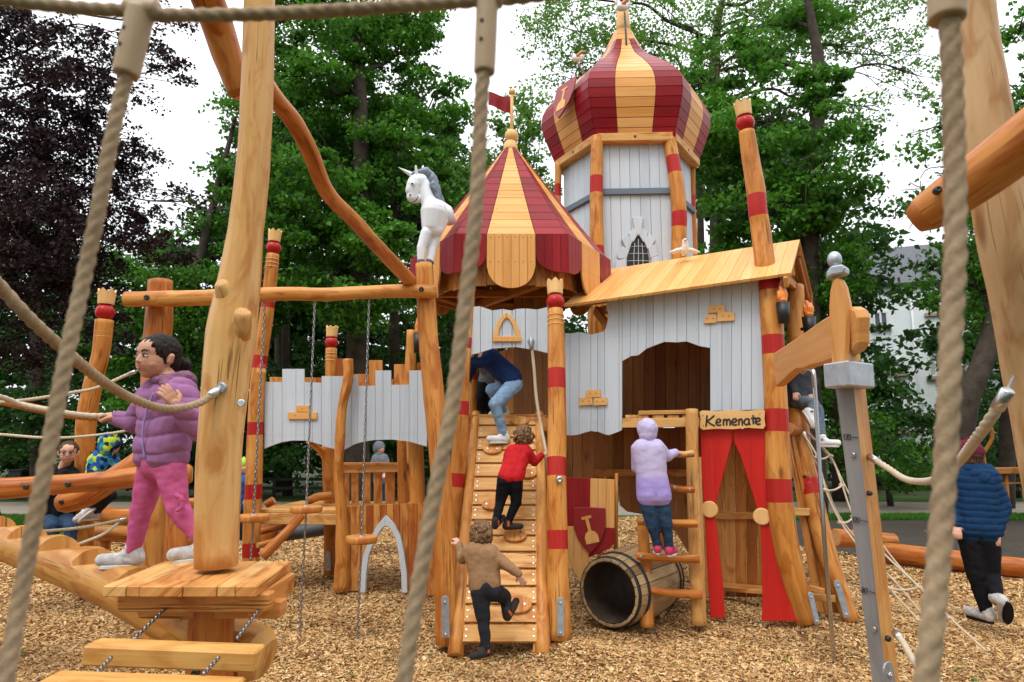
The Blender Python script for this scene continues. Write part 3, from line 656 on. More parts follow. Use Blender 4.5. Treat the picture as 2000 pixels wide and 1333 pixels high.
# tall back row of woodland read as one mass
rs_ = np.random.RandomState(77); wl_ = []
for i in range(44):
    px = -250 + i * 58; wl_.append((tuple(P(px, rs_.uniform(640, 900), 28 + rs_.uniform(-2, 3))), (2.2, 1.6, rs_.uniform(1.8, 3.0))))
    if 380 < px < 900 or 1350 < px < 1640: wl_.append((tuple(P(px, rs_.uniform(330, 620), 28 + rs_.uniform(-2, 3))), (2.0, 1.6, rs_.uniform(2.0, 3.0))))
wl_ = [w for w in wl_ if not (P(1670, 700, 28).x < w[0][0] < P(1860, 700, 28).x and w[0][2] > P(1700, 800, 28).z)]
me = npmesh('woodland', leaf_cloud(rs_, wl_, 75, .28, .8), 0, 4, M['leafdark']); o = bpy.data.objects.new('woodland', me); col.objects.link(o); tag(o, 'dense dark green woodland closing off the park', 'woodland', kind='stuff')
for i, (px, d, r, top) in enumerate([(75, 19, .17, 500), (562, 21, .14, 330), (640, 22.5, .16, 300), (768, 20.5, .17, 330), (545, 24, .11, 400), (1375, 22, .15, 250), (1530, 20, .17, 350), (1640, 19, .17, 560), (1965, 17, .16, 500), (880, 25, .2, 400)]):
    f = G(px, 861 + CAMZ * FPX / d); mb = MB(); q = [f - V((0, 0, .1)), P(px + rng.uniform(-6, 6), 700, d), P(px + rng.uniform(-10, 10), top, d)]
    q = smooth_path(q, 5); t = empty('woodland_tree', f, 'slim dark woodland trunk ' + ['at the far left behind the woman', 'left of the crowned post above the battlements', 'behind the short crowned post', 'right of the short crowned post above the battlements', 'close behind the tall banded post', 'beside the onion tower', 'left of the house gable post', 'behind the sword handle', 'between the big leaning post and the blue jacket', 'hidden beside the unicorn'][i], 'tree', 'slim trunks in the woodland')
    mb.tube(q, lerp_list([r * 1.2, r, r * .6], len(q)), 10, wob=.1, wf=1.2); mb.build('trunk', M['bark'], t)
    L = [(tuple(q[-1] + V((rng.uniform(-1, 1), rng.uniform(-.5, .5), rng.uniform(-1, 1)))), (1.6, 1.4, 1.6)) for _ in range(3)]
    me = npmesh('crown', leaf_cloud(np.random.RandomState(50 + i), L, 80, .2, .6), 0, 4, M['leafdark']); o = bpy.data.objects.new('crown', me); col.objects.link(o); attach(o, t)
# unseen trees added behind the camera to block sky light on the fronts
rb = np.random.RandomState(91)
for i, (x, y, h_) in enumerate([(-11, -7, 11), (-4, -9, 13), (3, -8.5, 12), (10, -7, 12), (-15, 0, 11), (15, 1, 12)]):
    f = V((x, y, 0)); t = empty('sky_blocker_tree', f, 'unseen leafy tree added behind the camera to block the sky', 'tree', 'unseen trees added behind the camera'); mb = MB(); mb.tube([f, f + V((.1, 0, h_ * .5)), f + V((0, .2, h_ * .9))], [.28, .2, .08], 10, wob=.1); mb.build('trunk', M['bark'], t)
    L = [((x + rb.uniform(-1, 1), y + rb.uniform(-1, 1), h_ * q), (2.9, 2.4, 1.9)) for q in (.30, .48, .66, .84)]
    me = npmesh('crown', leaf_cloud(rb, L, 22, .30, .9), 0, 4, M['leaf']); o = bpy.data.objects.new('crown', me); col.objects.link(o); attach(o, t); o['label'] = 'green crown'
# ---------------------------------------------------------------- white apartment house on the right
def building():
    W = WP(1672, 33, 2080, 30); base = W.pt(0, 0); t = empty('apartment_house', base, 'white rendered apartment house with grey slate roof behind the right hand trees', 'building')
    wm = plain('white render', (.74, .80, .79), .8, 0, .05, 2, .1); mb = MB()
    def u(x): return W.hit(x, 700)[0]
    zt = W.hit(1700, 560)[1]; U = W.U; Z = V((0, 0, 1)); N = W.N; ru = u(2060)
    mb.beam(W.pt(0, zt / 2, -3), W.pt(ru, zt / 2, -3), 6, zt, c=.01); mb.build('wall', wm, t)
    rf = MB(); rm = plain('grey slate', (.09, .095, .11), .7, 0, .3, 12, .3)
    a, b = W.pt(-.3, zt, .35), W.pt(ru + .3, zt, .35); c, d = W.pt(ru - 1, zt + 2.6, -3), W.pt(1.2, zt + 2.6, -3); rf.quad(a, b, c, d, .15); rf.quad(W.pt(ru + .3, zt, -6.3), W.pt(-.3, zt, -6.3), d, c, .15); rf.quad(a, W.pt(-.3, zt, -6.3), d, d + V((0, 0, .01)), .1)
    rf.build('roof', rm, t)
    g = plain('window glass', (.06, .08, .09), .1); lt = plain('sandstone sill', (.35, .24, .19), .8); fr = plain('white window frame', (.7, .72, .72), .5); gb = plain('glass block', (.30, .34, .30), .25); sh = plain('grey roller shutter', (.40, .42, .42), .6)
    for x0, x1, y0, y1, kind in ((1708, 1734, 610, 640, 'g'), (1751, 1767, 702, 728, 'b'), (1714, 1734, 705, 725, 'g'), (1816, 1842, 690, 735, 's'), (1812, 1838, 575, 612, 's'), (1880, 1905, 560, 600, 'g'), (1880, 1905, 690, 735, 's'), (1940, 1970, 680, 725, 'g'), (1760, 1780, 800, 840, 'g'), (1890, 1925, 850, 880, 'g')):
        o_ = [W.hit(x0, y1), W.hit(x1, y1), W.hit(x1, y0), W.hit(x0, y0)]; mb = MB(); ua, ub = o_[0][0], o_[1][0]; za, zb = o_[0][1], o_[2][1]
        for p, q in (((ua, za), (ub, za)), ((ua, zb), (ub, zb)), ((ua, za), (ua, zb)), ((ub, za), (ub, zb)), (((ua + ub) / 2, za), ((ua + ub) / 2, zb))):
            mb.beam(W.pt(*p, .04), W.pt(*q, .04), .09, .09, up=N, c=.005)
        w = mb.build('window', fr, t); mb = MB(); mb.prism(W.pt(0, 0, .03), U, Z, N, [(ua, za), (ub, za), (ub, zb), (ua, zb)], .02)
        if kind == 'b':
            for k in range(1, 5):
                zz = za + (zb - za) * k / 5; mb.beam(W.pt(ua, zz, .04), W.pt(ub, zz, .04), .03, .05)
        mb.build('pane', {'g': g, 'b': gb, 's': sh}[kind], w)
        mb = MB(); mb.beam(W.pt(ua - .15, za - .1, .08), W.pt(ub + .15, za - .1, .08), .16, .16, c=.01); mb.build('sill', lt, w)
    mb = MB(); x = u(1788); mb.tube([W.pt(x, .3, .1), W.pt(x, zt - .3, .1)], .06, 8); mb.build('downpipe', fr, t)
building()
# ---------------------------------------------------------------- low rail fence, bollard, bench beyond the path
def fence():
    a, b = V((-15, 20.6, 0)), V((17, 20.2, 0)); t = empty('rail_fence', a, 'low dark rail fence between the path and the woodland', 'fence'); fm = plain('weathered dark timber', (.035, .03, .026), .8, 0, .3, 9)
    n = 16
    for i in range(n + 1):
        p = a.lerp(b, i / n); mb = MB(); mb.tube([p, p + V((0, 0, .62))], .05, 8, wob=.05); mb.build('fence_post', fm, t)
    for z in (.3, .56):
        mb = MB(); mb.beam(a + V((0, -.07, z)), b + V((0, -.07, z)), .04, .09); mb.build('rail', fm, t)
fence()
mb = MB(); p = G(505, 976); mb.lathe(p, V((0, 0, 1)), [(.07, 0), (.07, .62), (.05, .68), (0, .69)], 14)
mb.build('bollard', plain('grey bollard', (.28, .30, .33), .5), label='grey round bollard beyond the path, seen between the thick pole and the white wall', cat='bollard', base=p)

t = empty('litter_bin', G(33, 975), 'dark litter bin beyond the lawn at the far left', 'bin'); f = G(33, 975); bm_ = plain('dark bin metal', (.03, .035, .032), .5, .3)
mb = MB(); mb.beam(f + V((0, 0, 1)) * .05, f + V((0, 0, 1)) * .78, .42, .42, up=V((0, 1, 0)), c=.03); mb.build('body', bm_, t); mb = MB(); mb.beam(f + V((0, 0, 1)) * .80, f + V((0, 0, 1)) * .85, .48, .48, up=V((0, 1, 0)), c=.03); mb.build('lid', bm_, t)
# ---------------------------------------------------------------- play castle
Z = V((0, 0, 1))
def proj(p):
    q = V(p) - V((0, 0, CAMZ)); c, s = math.cos(PITCH), math.sin(PITCH); dep = q.y * c + q.z * s; up = -q.y * s + q.z * c
    return 1000 + FPX * q.x / dep, 666.5 - FPX * up / dep
def log_part(name, pts, wpx, parent, mat='log', bands=None, bmat='redpost', segs=16, wob=.05, wf=2.2, ring=None, end='end', label=None, n=8, **k):
    """a round log through photo points (px,py,d); wpx = widths in photo pixels; bands = photo y ranges painted"""
    w = PP(*pts); rad = [mpx(p[2], x / 2) for p, x in zip(pts, lerp_list(wpx, len(pts)))]
    sp = smooth_path(w, n); rr = lerp_list(rad, len(sp)); tb = None
    if bands:
        L = [0]; 
        for a, b in zip(sp, sp[1:]): L.append(L[-1] + (b - a).length)
        ys = [proj(p)[1] for p in sp]
        def t_at(y):
            for i in range(len(ys) - 1):
                if (ys[i] - y) * (ys[i + 1] - y) <= 0 and ys[i] != ys[i + 1]: return (L[i] + (L[i + 1] - L[i]) * (y - ys[i]) / (ys[i + 1] - ys[i])) / L[-1]
            return 0 if abs(ys[0] - y) < abs(ys[-1] - y) else 1
        tb = [tuple(sorted((t_at(a), t_at(b)))) for a, b in bands]
    mb = MB(); mb.tube(sp, rr, segs, 0, 1, tb, 2, wob, wf, **k)
    o = mb.build(name, [M[mat], M[end], M[bmat]], parent, label=label)
    return o, sp, rr
def crown_on(post, top, axis, r, ball=1.12, grooves=True, scale=1.0):
    axis = axis.normalized(); br = r * ball
    mb = MB(); mb.lathe(top, axis, [(br * .45, -.004)] + [(br * math.sin(a), br * .92 - br * .96 * math.cos(a)) for a in [math.pi * k / 12 for k in range(2, 12)]] + [(br * .4, br * 1.86)], 20); mb.build('red_ball', M['redgloss'], post)
    h0 = br * 1.78; H = r * 1.95; cr = r * 1.0; seg = 24; mb = MB()
    ref = V((1, 0, 0)); nx = axis.cross(ref).normalized(); ny = axis.cross(nx); rings = []
    for rr, hh in ((cr * .9, 0), (cr * .93, H * .1), (cr, H * .75)):
        rings.append([top + axis * (h0 + hh) + (nx * math.cos(6.2832 * k / seg) + ny * math.sin(6.2832 * k / seg)) * rr for k in range(seg)])
    rings.append([top + axis * (h0 + H * (1.0 if (k % 4) == 0 else (.74 if k % 4 == 2 else .87))) + (nx * math.cos(6.2832 * k / seg) + ny * math.sin(6.2832 * k / seg)) * cr * 1.03 for k in range(seg)])
    rings.append([p + (top + axis * (h0 + H) - p).normalized() * cr * .22 for p in rings[-1]])
    rings.append([top + axis * (h0 + H * .7) + (nx * math.cos(6.2832 * k / seg) + ny * math.sin(6.2832 * k / seg)) * cr * .7 for k in range(seg)])
    vs = [p for q in rings for p in q]; fs = []; us = []
    for i in range(len(rings) - 1):
        for k in range(seg):
            k2 = (k + 1) % seg; fs.append((i * seg + k, i * seg + k2, (i + 1) * seg + k2, (i + 1) * seg + k)); us.append([(k * .02, i * .05), (k2 * .02, i * .05), (k2 * .02, i * .05 + .05), (k * .02, i * .05 + .05)])
    fs.append(tuple(range(5 * seg, 6 * seg))); us.append([(0, 0)] * seg); fs.append(tuple(range(seg))[::-1]); us.append([(0, 0)] * seg)
    mb.add(vs, fs, us); mb.build('crown', M['crown'], post)
    if grooves:
        mb = MB()
        for q in (.9, 1.5, 2.1):
            c = top - axis * r * q
            for a in range(20):
                pass
            mb.lathe(c, axis, [(r * 1.0, 0), (r * 1.035, r * .03), (r * 1.035, r * .08), (r * 1.0, r * .11)], 20)
        mb.build('groove_ring', M['crown'], post)
M['redgloss'] = wood('glossy red ball', (.33, .012, .012), (.42, .016, .016), (.48, .03, .025), var=.1, knots=False, bstr=.06, rough=.25, stain=False)
def steel_foot(a, b, N, w, parent):
    """galvanised ground strap from a (top) to b, lying on the post"""
    mb = MB(); U = (a - b).normalized(); S = U.cross(N).normalized(); L = (a - b).length; ol = [(-w / 2, 0), (w / 2, 0)] + [(w / 2 * math.cos(t), L + w / 2 * math.sin(t)) for t in [math.pi * k / 8 for k in range(9)]]
    mb.prism(b, S, U, N, ol, .012); o = mb.build('ground_strap', M['galv'], parent, bevel=.002); mb = MB()
    for k in (.08, .93):
        mb = MB(); mb.disc(b + U * L * k, N, w * .22, .008, 0, 10); mb.disc(b + U * L * k + N * .008, N, w * .10, .005, 0, 6); mb.build('bolt', M['steel'], o)
    return o
def bolt(c, N, r, parent, mat='bolt'):
    mb = MB(); mb.lathe(c - N * .01, N, [(r, 0), (r, .014), (r * .8, .02), (r * .35, .022), (r * .3, .018), (0, .018)], 14); return mb.build('bolt_cap', M[mat], parent)
def hexring(C, R_, rot, z): return [V((C.x + R_ * math.sin(rot + math.pi / 6 + k * math.pi / 3), C.y - R_ * math.cos(rot + math.pi / 6 + k * math.pi / 3), z)) for k in range(6)]
# vertex 0 is front right, 5 is front left when rot = 0; face k lies between vertex k-1 and k
# ================= onion tower
def onion_tower():
    C = P(1222, 250, 9.6); C.z = 0; rot = R(-2.5)
    t = empty('onion_tower', C, 'tall grey hexagonal tower with red and yellow striped onion roof behind the house', 'tower')
    zs = lambda py: P(1222, py, 9.6).z
    ze = P(1233, 262, 8.74).z
    rp = lambda w: (P(1000 + w, 250, 9.6) - P(1000, 250, 9.6)).x
    prof = [(rp(w), zs(y)) for w, y in ((137, 322), (151, 288), (161, 262), (165, 244), (163, 226), (154, 208), (130, 185), (102, 162), (79, 145), (61, 130), (48, 115), (37, 98), (27, 80), (19, 64))]
    # resample into boards of even width
    L = [0]
    for a, b in zip(prof, prof[1:]): L.append(L[-1] + math.dist(a, b))
    n = 19; rows = []
    for i in range(n + 1):
        x = L[-1] * (i / n); k = max(j for j in range(len(L)) if L[j] <= x + 1e-9); k = min(k, len(L) - 2); f = (x - L[k]) / (L[k + 1] - L[k])
        rows.append((prof[k][0] * (1 - f) + prof[k + 1][0] * f, prof[k][1] * (1 - f) + prof[k + 1][1] * f))
    mb = MB(); sc_mb = MB()
    for i in range(n):
        A = hexring(C, rows[i][0], rot, rows[i][1]); B = hexring(C, rows[i + 1][0], rot, rows[i + 1][1])
        for k in range(6):
            a0, a1 = A[k - 1], A[k]; b0, b1 = B[k - 1], B[k]
            ff = .285 if i < n - 2 else .0
            cuts = [0, ff, 1 - ff, 1] if ff else [0, 1]
            for j in range(len(cuts) - 1):
                mi = (0 if j == 1 else 1) if ff else 0
                s0, s1 = cuts[j], cuts[j + 1]; q = [a0.lerp(a1, s0), a0.lerp(a1, s1), b0.lerp(b1, s1), b0.lerp(b1, s0)]
                if (q[1] - q[0]).cross(q[3] - q[0]).dot(q[0] - V((C.x, C.y, q[0].z))) < 0: q = [q[1], q[0], q[3], q[2]]
                mb.quad(*q, .022, mi, .004)
                if mi == 1 and i < n - 4 and k in (5, 0, 1):
                    for s in (.12, .88):
                        c = q[0].lerp(q[1], s).lerp(q[3].lerp(q[2], s), .5); N = (q[1] - q[0]).cross(q[3] - q[0]).normalized(); sc_mb.disc(c, N, .006, .002, 0, 6)
    mb.absorb(sc_mb, 2); rf = mb.build('onion_roof', [M['yellow'], M['red'], M['screw']], t)
    # closed underlay so the joints stay dark, and the spire
    mb = MB(); lin = [hexring(C, max(r - .05, .02), rot, z) for r, z in rows]; vs = [p for q in lin for p in q]; fs = []
    for i in range(n): 
        for k in range(6): fs.append((i * 6 + k, i * 6 + (k + 1) % 6, i * 6 + 6 + (k + 1) % 6, i * 6 + 6 + k))
    mb.add(vs, fs, [[(0, 0), (.3, 0), (.3, .3), (0, .3)]] * len(fs)); mb.build('roof_lining', M['boarddark'], t)
    top = V((C.x, C.y, rows[-1][1] - .03)); mb = MB(); ht = zs(8) - top.z
    mb.lathe(top, Z, [(rp(15), 0), (rp(14.5), ht * .25), (rp(13), ht * .55), (rp(12), ht * .8), (rp(8), ht)], 16); sp = mb.build('spire', M['crown'], t)
    mb = MB(); mb.lathe(top + Z * (ht + .06), Z, [(0, -.1)] + [(.095 * math.sin(a), -.095 * math.cos(a)) for a in [math.pi * k / 10 for k in range(1, 10)]] + [(0, .095)], 16); mb.build('spire_ball', M['redgloss'], sp)
    mb = MB(); s = P(1224, 98, 9.3); mb.tube(smooth_path([s, P(1222, 60, 9.32), P(1220, 25, 9.45)], 4), .014, 8); mb.build('bird_rod', M['black'], t)
    mb = MB(); s = P(1144, 148, 9.4); mb.tube([s, P(1127, 122, 9.2)], .013, 8); mb.build('bird_rod', M['galv'], t)
    # eave beams and rails
    A = hexring(C, rp(131), rot, ze - .07)
    for k in range(6):
        mb = MB(); mb.beam(A[k - 1], A[k], .14, .13); o = mb.build('eave_beam', M['boardpale'], t)
        m_ = (A[k - 1] + A[k]) / 2; N = (m_ - C); N.z = 0; N.normalize(); bolt(m_ + N * .065, N, .02, o)
    rot_in = rot
    W1 = hexring(C, rp(122), rot, 0); zr = P(1240, 376, 8.8).z
    for k in range(6):
        a, b = W1[k - 1], W1[k]; U = (b - a).normalized(); Ln = (b - a).length; N = V((U.y, -U.x, 0)); 
        if N.dot(a - C) < 0: N = -N
        for zlo, zhi in ((3.72, zr), (zr, ze - .13)):
            mb = MB(); nb = 7; hole = False
            for j in range(nb):
                u0, u1 = Ln * j / nb + .002, Ln * (j + 1) / nb - .002
                mb.prism(a + Z * zlo, U, Z, N, [(u0, 0), (u1, 0), (u1, zhi - zlo), (u0, zhi - zlo)], .025, 0)
            mb.build('wall_panel', M['white'], t, bevel=.002)
        mb = MB(); mb.beam(a + Z * zr + N * .02, b + Z * zr + N * .02, .05, .085, up=Z); mb.build('rail', M['slate'], t)
    # posts at the corners (photo widths), knotted and banded
    for (pts, w, bands) in ((((1166, 268, 8.75), (1165, 370, 8.72), (1166, 480, 8.7), (1172, 620, 8.7), (1172, 860, 8.7)), (25, 27, 28, 30, 30), ((346, 379), (482, 520))),
                            (((1306, 266, 8.75), (1320, 350, 8.7), (1327, 420, 8.68), (1326, 480, 8.7), (1330, 640, 8.7), (1335, 860, 8.7)), (27, 30, 31, 30, 32, 32), ((307, 340), (415, 444))),
                            (((1091, 318, 9.55), (1089, 400, 9.6), (1089, 600, 9.6), (1089, 860, 9.6)), (14, 14, 15, 15), ((360, 384),)),
                            (((1351, 320, 9.6), (1351, 400, 9.6), (1354, 500, 9.6), (1357, 860, 9.6)), (15, 16, 18, 18), ((383, 406),))):
        log_part('post', pts, w, t, bands=bands, wob=.06)
    for k in (2, 3):
        mb = MB(); mb.tube([V((W1[k].x, W1[k].y, 0)), V((W1[k].x, W1[k].y, ze - .1))], .09, 12, 0, 0, wob=.05); mb.build('post', M['log'], t)
    # gothic window with stone surround on the front face
    a, b = W1[5], W1[0]; FW = Wall(a, b)
    if FW.N.y > 0: FW.N = -FW.N
    ax, apy, by = 1246, 457, 524
    left = [(1224, 524), (1225, 505), (1230, 488), (1237, 472), (1246, 457)]; right = [(1268, 521), (1267, 505), (1263, 488), (1256, 472), (1246, 457)]
    mb = MB(); mb.prism(FW.pt(0, 0, .01), FW.U, Z, FW.N, [FW.hit(*p) for p in left] + [FW.hit(*p) for p in right[:-1][::-1]], .03); win = mb.build('window', M['black'], t)
    mb = MB()
    for dx in (-8, 0.5, 9): mb.tube(smooth_path([FW.at(1246 + dx, 524, .02), FW.at(1246 + dx * 1.05, 500, .02), FW.at(1246 + dx * .8, 468 + abs(dx), .02)], 3), .0042, 6)
    for y, a0, a1 in ((482, 1233, 1260), (496, 1228, 1265), (510, 1225, 1267)): mb.tube([FW.at(a0, y + 1, .022), FW.at(1246, y, .022), FW.at(a1, y + 1, .022)], .0042, 6)
    mb.build('grille', M['white'], win)
    sur = MB()
    for q in ([(1236, 428), (1254, 428), (1252, 455), (1246, 461), (1240, 455)], [(1228, 457), (1238, 449), (1243, 462), (1236, 474), (1231, 470)], [(1214, 470), (1225, 461), (1233, 474), (1228, 488), (1222, 486)], [(1206, 500), (1213, 484), (1228, 489), (1222, 506), (1208, 507)], [(1203, 512), (1222, 507), (1222, 526), (1202, 526)],
              [(1264, 455), (1255, 449), (1249, 462), (1256, 474), (1261, 470)], [(1279, 470), (1267, 459), (1258, 473), (1264, 487), (1270, 485)], [(1281, 478), (1266, 487), (1270, 505), (1284, 500)], [(1272, 506), (1286, 502), (1289, 522), (1272, 524)]):
        cx_ = sum(p[0] for p in q) / len(q); cy_ = sum(p[1] for p in q) / len(q); sur.prism(FW.pt(0, 0, .045), FW.U, Z, FW.N, [FW.hit(cx_ + (p[0] - cx_) * 1.1, cy_ + (p[1] - cy_) * 1.1) for p in q], .045)
    sur.build('window_surround', M['white'], win, bevel=.006)
    # red shield with shovel on the left of the roof
    N = (V((-.80, -.55, .25))).normalized(); c = P(1104, 197, 8.95); U = V((.55, -.80, 0)).normalized(); W_ = N.cross(U); W_ = W_ if W_.z > 0 else -W_
    s = .30; shield(c + N * .05, U, W_, N, s, t)
    return t, rows, C, rot
def shield(c, U, W_, N, s, parent, lean=0.0):
    ol = [(-.72, .95), (0, .98), (.72, .95), (.72, .1), (.55, -.4), (.25, -.8), (0, -1.05), (-.25, -.8), (-.55, -.4), (-.72, .1)]
    mb = MB(); mb.prism(c, U, W_, N, [(a * s, b * s) for a, b in ol], .025); o = mb.build('shield', M['shieldred'], parent, bevel=.004)
    ca, sa = math.cos(R(lean)), math.sin(R(lean))
    def rt(q): return [((a * ca - b * sa) * s, (a * sa + b * ca) * s) for a, b in q]
    mb = MB(); f = c + N * .006
    mb.prism(f, U, W_, N, rt([(-.07, -.12), (.07, -.12), (.07, .50), (-.07, .50)]), .006)
    mb.prism(f + N * .001, U, W_, N, rt([(-.22, .48), (.22, .48), (.22, .60), (-.22, .60)]), .007)
    mb.prism(f + N * .001, U, W_, N, rt([(-.30, -.60), (.30, -.60), (.30, -.30), (.22, -.14), (.08, -.06), (-.08, -.06), (-.22, -.14), (-.30, -.30)]), .007)
    mb.build('shovel_emblem', M['yellow'], o)
    return o
onion_tower()
# ================= tent roofed tower
def tent_tower():
    C = P(997, 500, 7.65); C.z = 0; rot = R(0.5)
    t = empty('tent_tower', C, 'front tower with pointed red and yellow striped tent roof and scalloped flaps', 'tower')
    Re = (P(1194, 508, 7.65) - P(1000, 508, 7.65)).x; zE = P(997, 459, 7.65 - Re * .866).z; zA = P(999, 290, 7.65).z; ra = .075
    n = 13; mb = MB(); sm = MB()
    for i in range(n):
        f0, f1 = i / n, (i + 1) / n; e = lambda f: f ** .97
        r0, z0 = Re + (ra - Re) * e(f0), zE + (zA - zE) * f0; r1, z1 = Re + (ra - Re) * e(f1), zE + (zA - zE) * f1
        A = hexring(C, r0, rot, z0); B = hexring(C, r1, rot, z1)
        for k in range(6):
            a0, a1, b0, b1 = A[k - 1], A[k], B[k - 1], B[k]
            for j, (s0, s1) in enumerate(((0, .285), (.285, .715), (.715, 1))):
                q = [a0.lerp(a1, s0), a0.lerp(a1, s1), b0.lerp(b1, s1), b0.lerp(b1, s0)]
                if (q[1] - q[0]).cross(q[3] - q[0]).dot(q[0] - V((C.x, C.y, q[0].z))) < 0: q = [q[1], q[0], q[3], q[2]]
                mb.quad(*q, .02, 0 if j == 1 else 1, .0032)
                if k in (5, 0, 1):
                    N = (q[1] - q[0]).cross(q[3] - q[0]).normalized()
                    for s in (.08, .92): sm.disc(q[0].lerp(q[1], s).lerp(q[3].lerp(q[2], s), .5), N, .0055, .002, 0, 6)
    mb.absorb(sm, 2); rf = mb.build('tent_roof', [M['yellow'], M['red'], M['screw']], t)
    mb = MB(); A = hexring(C, Re - .06, rot, zE + .01); B = hexring(C, .04, rot, zA - .03); vs = A + B
    fs = [(k, (k + 1) % 6, 6 + (k + 1) % 6, 6 + k) for k in range(6)]; mb.add(vs, fs, [[(0, 0), (1, 0), (1, 1), (0, 1)]] * 6); mb.build('roof_lining', M['boarddark'], t)
    # scalloped flaps
    A = hexring(C, Re + .012, rot, zE + .01); zb = P(1000, 565, 7.65 - Re * .866).z; hy = zE - zb
    def flap(pieces, mat, depth, name='roof_flap'):
        # pieces: consecutive (p0, p1) plan segments; scallop spans all of them
        tot = sum((b - a).length for a, b in pieces); mb = MB(); s0 = 0.0; scr = MB()
        for a, b in pieces:
            U = (b - a).normalized(); Ln = (b - a).length; N = V((U.y, -U.x, 0)); N = N if N.dot(a - C) > 0 else -N
            nb = max(1, round(Ln / .085))
            for j in range(nb):
                u0, u1 = Ln * j / nb + .0015, Ln * (j + 1) / nb - .0015; ol = [(u1, 0), (u0, 0)]
                for q in range(5):
                    u = u0 + (u1 - u0) * q / 4; x = abs((s0 + u) / tot * 2 - 1); strt = depth * .55
                    z = strt + (depth - strt) * math.sqrt(max(0, 1 - x ** 2.3)); ol.append((u, -z))
                mb.prism(a, U, Z, N, ol, .02)
                for zz in (.04, strt * .95): scr.disc(a + U * (u0 + u1) / 2 - Z * zz, N, .006, .002, 0, 6)
            s0 += Ln
        mb.absorb(scr, 1); o = mb.build(name, [mat, M['screw']], t, bevel=.002)
    for k in range(6):
        a, b, c = A[k - 1], A[k], A[(k + 1) % 6]
        flap([(a.lerp(b, .288), a.lerp(b, .712))], M['yellow'], hy)
        flap([(a.lerp(b, .716), b), (b, b.lerp(c, .284))], M['red'], hy * .72)
    # skirt boards and beams behind the flaps
    B = hexring(C, Re * .86, rot, zE - .02)
    mb = MB()
    for k in range(6):
        a, b = B[k - 1], B[k]; U = (b - a).normalized(); Ln = (b - a).length; N = V((U.y, -U.x, 0)); N = N if N.dot(a - C) > 0 else -N
        for j in range(8):
            h = hy * (.80 + .08 * abs(j - 3.5) / 3.5 + rng.uniform(-.02, .02)); mb.prism(a, U, Z, N, [(Ln * j / 8 + .002, 0), (Ln * (j + 1) / 8 - .002, 0), (Ln * (j + 1) / 8 - .002, -h), (Ln * j / 8 + .002, -h)], .02)
    mb.build('skirt_board', M['board'], t, bevel=.002)
    mb = MB(); Bz = hexring(C, Re * .80, rot, zb + .17)
    for k in range(6): mb.beam(Bz[k - 1], Bz[k], .1, .1)
    mb.beam(Bz[0], Bz[3], .08, .1); mb.beam(Bz[1], Bz[4], .07, .09); mb.build('ceiling_beam', M['board'], t)
    # finial, pole, pennant
    c = V((C.x, C.y, zA)); rb = mpx(7.65, 14)
    mb = MB(); mb.lathe(c, Z, [(.092, -.06), (.085, .0), (.075, .06), (.055, .085)], 20); fn = mb.build('finial', M['crown'], t)
    mb = MB(); cb = P(999, 266, 7.65); mb.ball(cb, rb * 1.02); mb.build('finial_ball', M['crown'], fn)
    pt = P(1000, 180, 7.65); mb = MB(); mb.tube([cb, pt], .019, 10); mb.ball(pt, .042); mb.build('flag_pole', M['crown'], fn)
    mb = MB(); nU = 10; vs = []
    for side in (0, 1):
        for i in range(nU + 1):
            f = i / nU; x = 998 - 44 * f; dd = 7.65 + .05 * math.sin(f * 5) + side * .018
            vs += [P(x, 188 - 6 * f + 3 * math.sin(f * 5), dd), P(x, 220 - 12 * f + 3 * math.sin(f * 5 + .3), dd)]
    fs = []; m_ = 2 * (nU + 1)
    for i in range(nU):
        a = 2 * i; fs += [(a, a + 1, a + 3, a + 2), (m_ + a, m_ + a + 2, m_ + a + 3, m_ + a + 1), (a, a + 2, m_ + a + 2, m_ + a), (a + 1, m_ + a + 1, m_ + a + 3, a + 3)]
    fs += [(2 * nU, 2 * nU + 1, m_ + 2 * nU + 1, m_ + 2 * nU), (0, m_, m_ + 1, 1)]
    mb.add(vs, fs, [[(0, 0), (.1, 0), (.1, .1), (0, .1)]] * len(fs)); mb.build('pennant', M['red'], fn)
    # posts
    pr, sp, rr = log_part('crowned_post', [(1085, 606, 6.35), (1087, 700, 6.25), (1088, 850, 6.1), (1087, 950, 6.0), (1090, 1100, 5.9), (1092, 1250, 5.8)], (31, 34, 37, 38, 40, 45), t, bands=((722, 761), (895, 931), (1036, 1073)), wob=.04)
    crown_on(pr, sp[0], sp[0] - sp[3], mpx(6.35, 16.5)); steel_foot(P(1095, 1174, 5.72), P(1095, 1243, 5.68), V((0, -1, .05)).normalized(), .055, pr)
    N = V((0, -1, 0)); bolt(P(1093, 937, 5.9), N, .03, pr, 'steel')
    log_part('post', [(916, 560, 6.7), (911, 640, 6.7), (904, 720, 6.65), (899, 850, 6.6), (889, 1000, 6.55), (880, 1195, 6.5)], (25, 26, 28, 30, 29, 30), t, bands=((661, 682), (785, 812), (925, 952)))
    log_part('post', [(925, 560, 8.3), (924, 700, 8.3), (922, 812, 8.3), (920, 1060, 8.3)], (17, 18, 18, 18), t, bands=((727, 743),))
    log_part('post', [(1070, 560, 8.2), (1070, 812, 8.2), (1072, 1070, 8.2)], (18, 18, 18), t)
    # lintel wall over the entrance and the right hand palisade
    FW = WP(918, 6.68, 1068, 6.62)
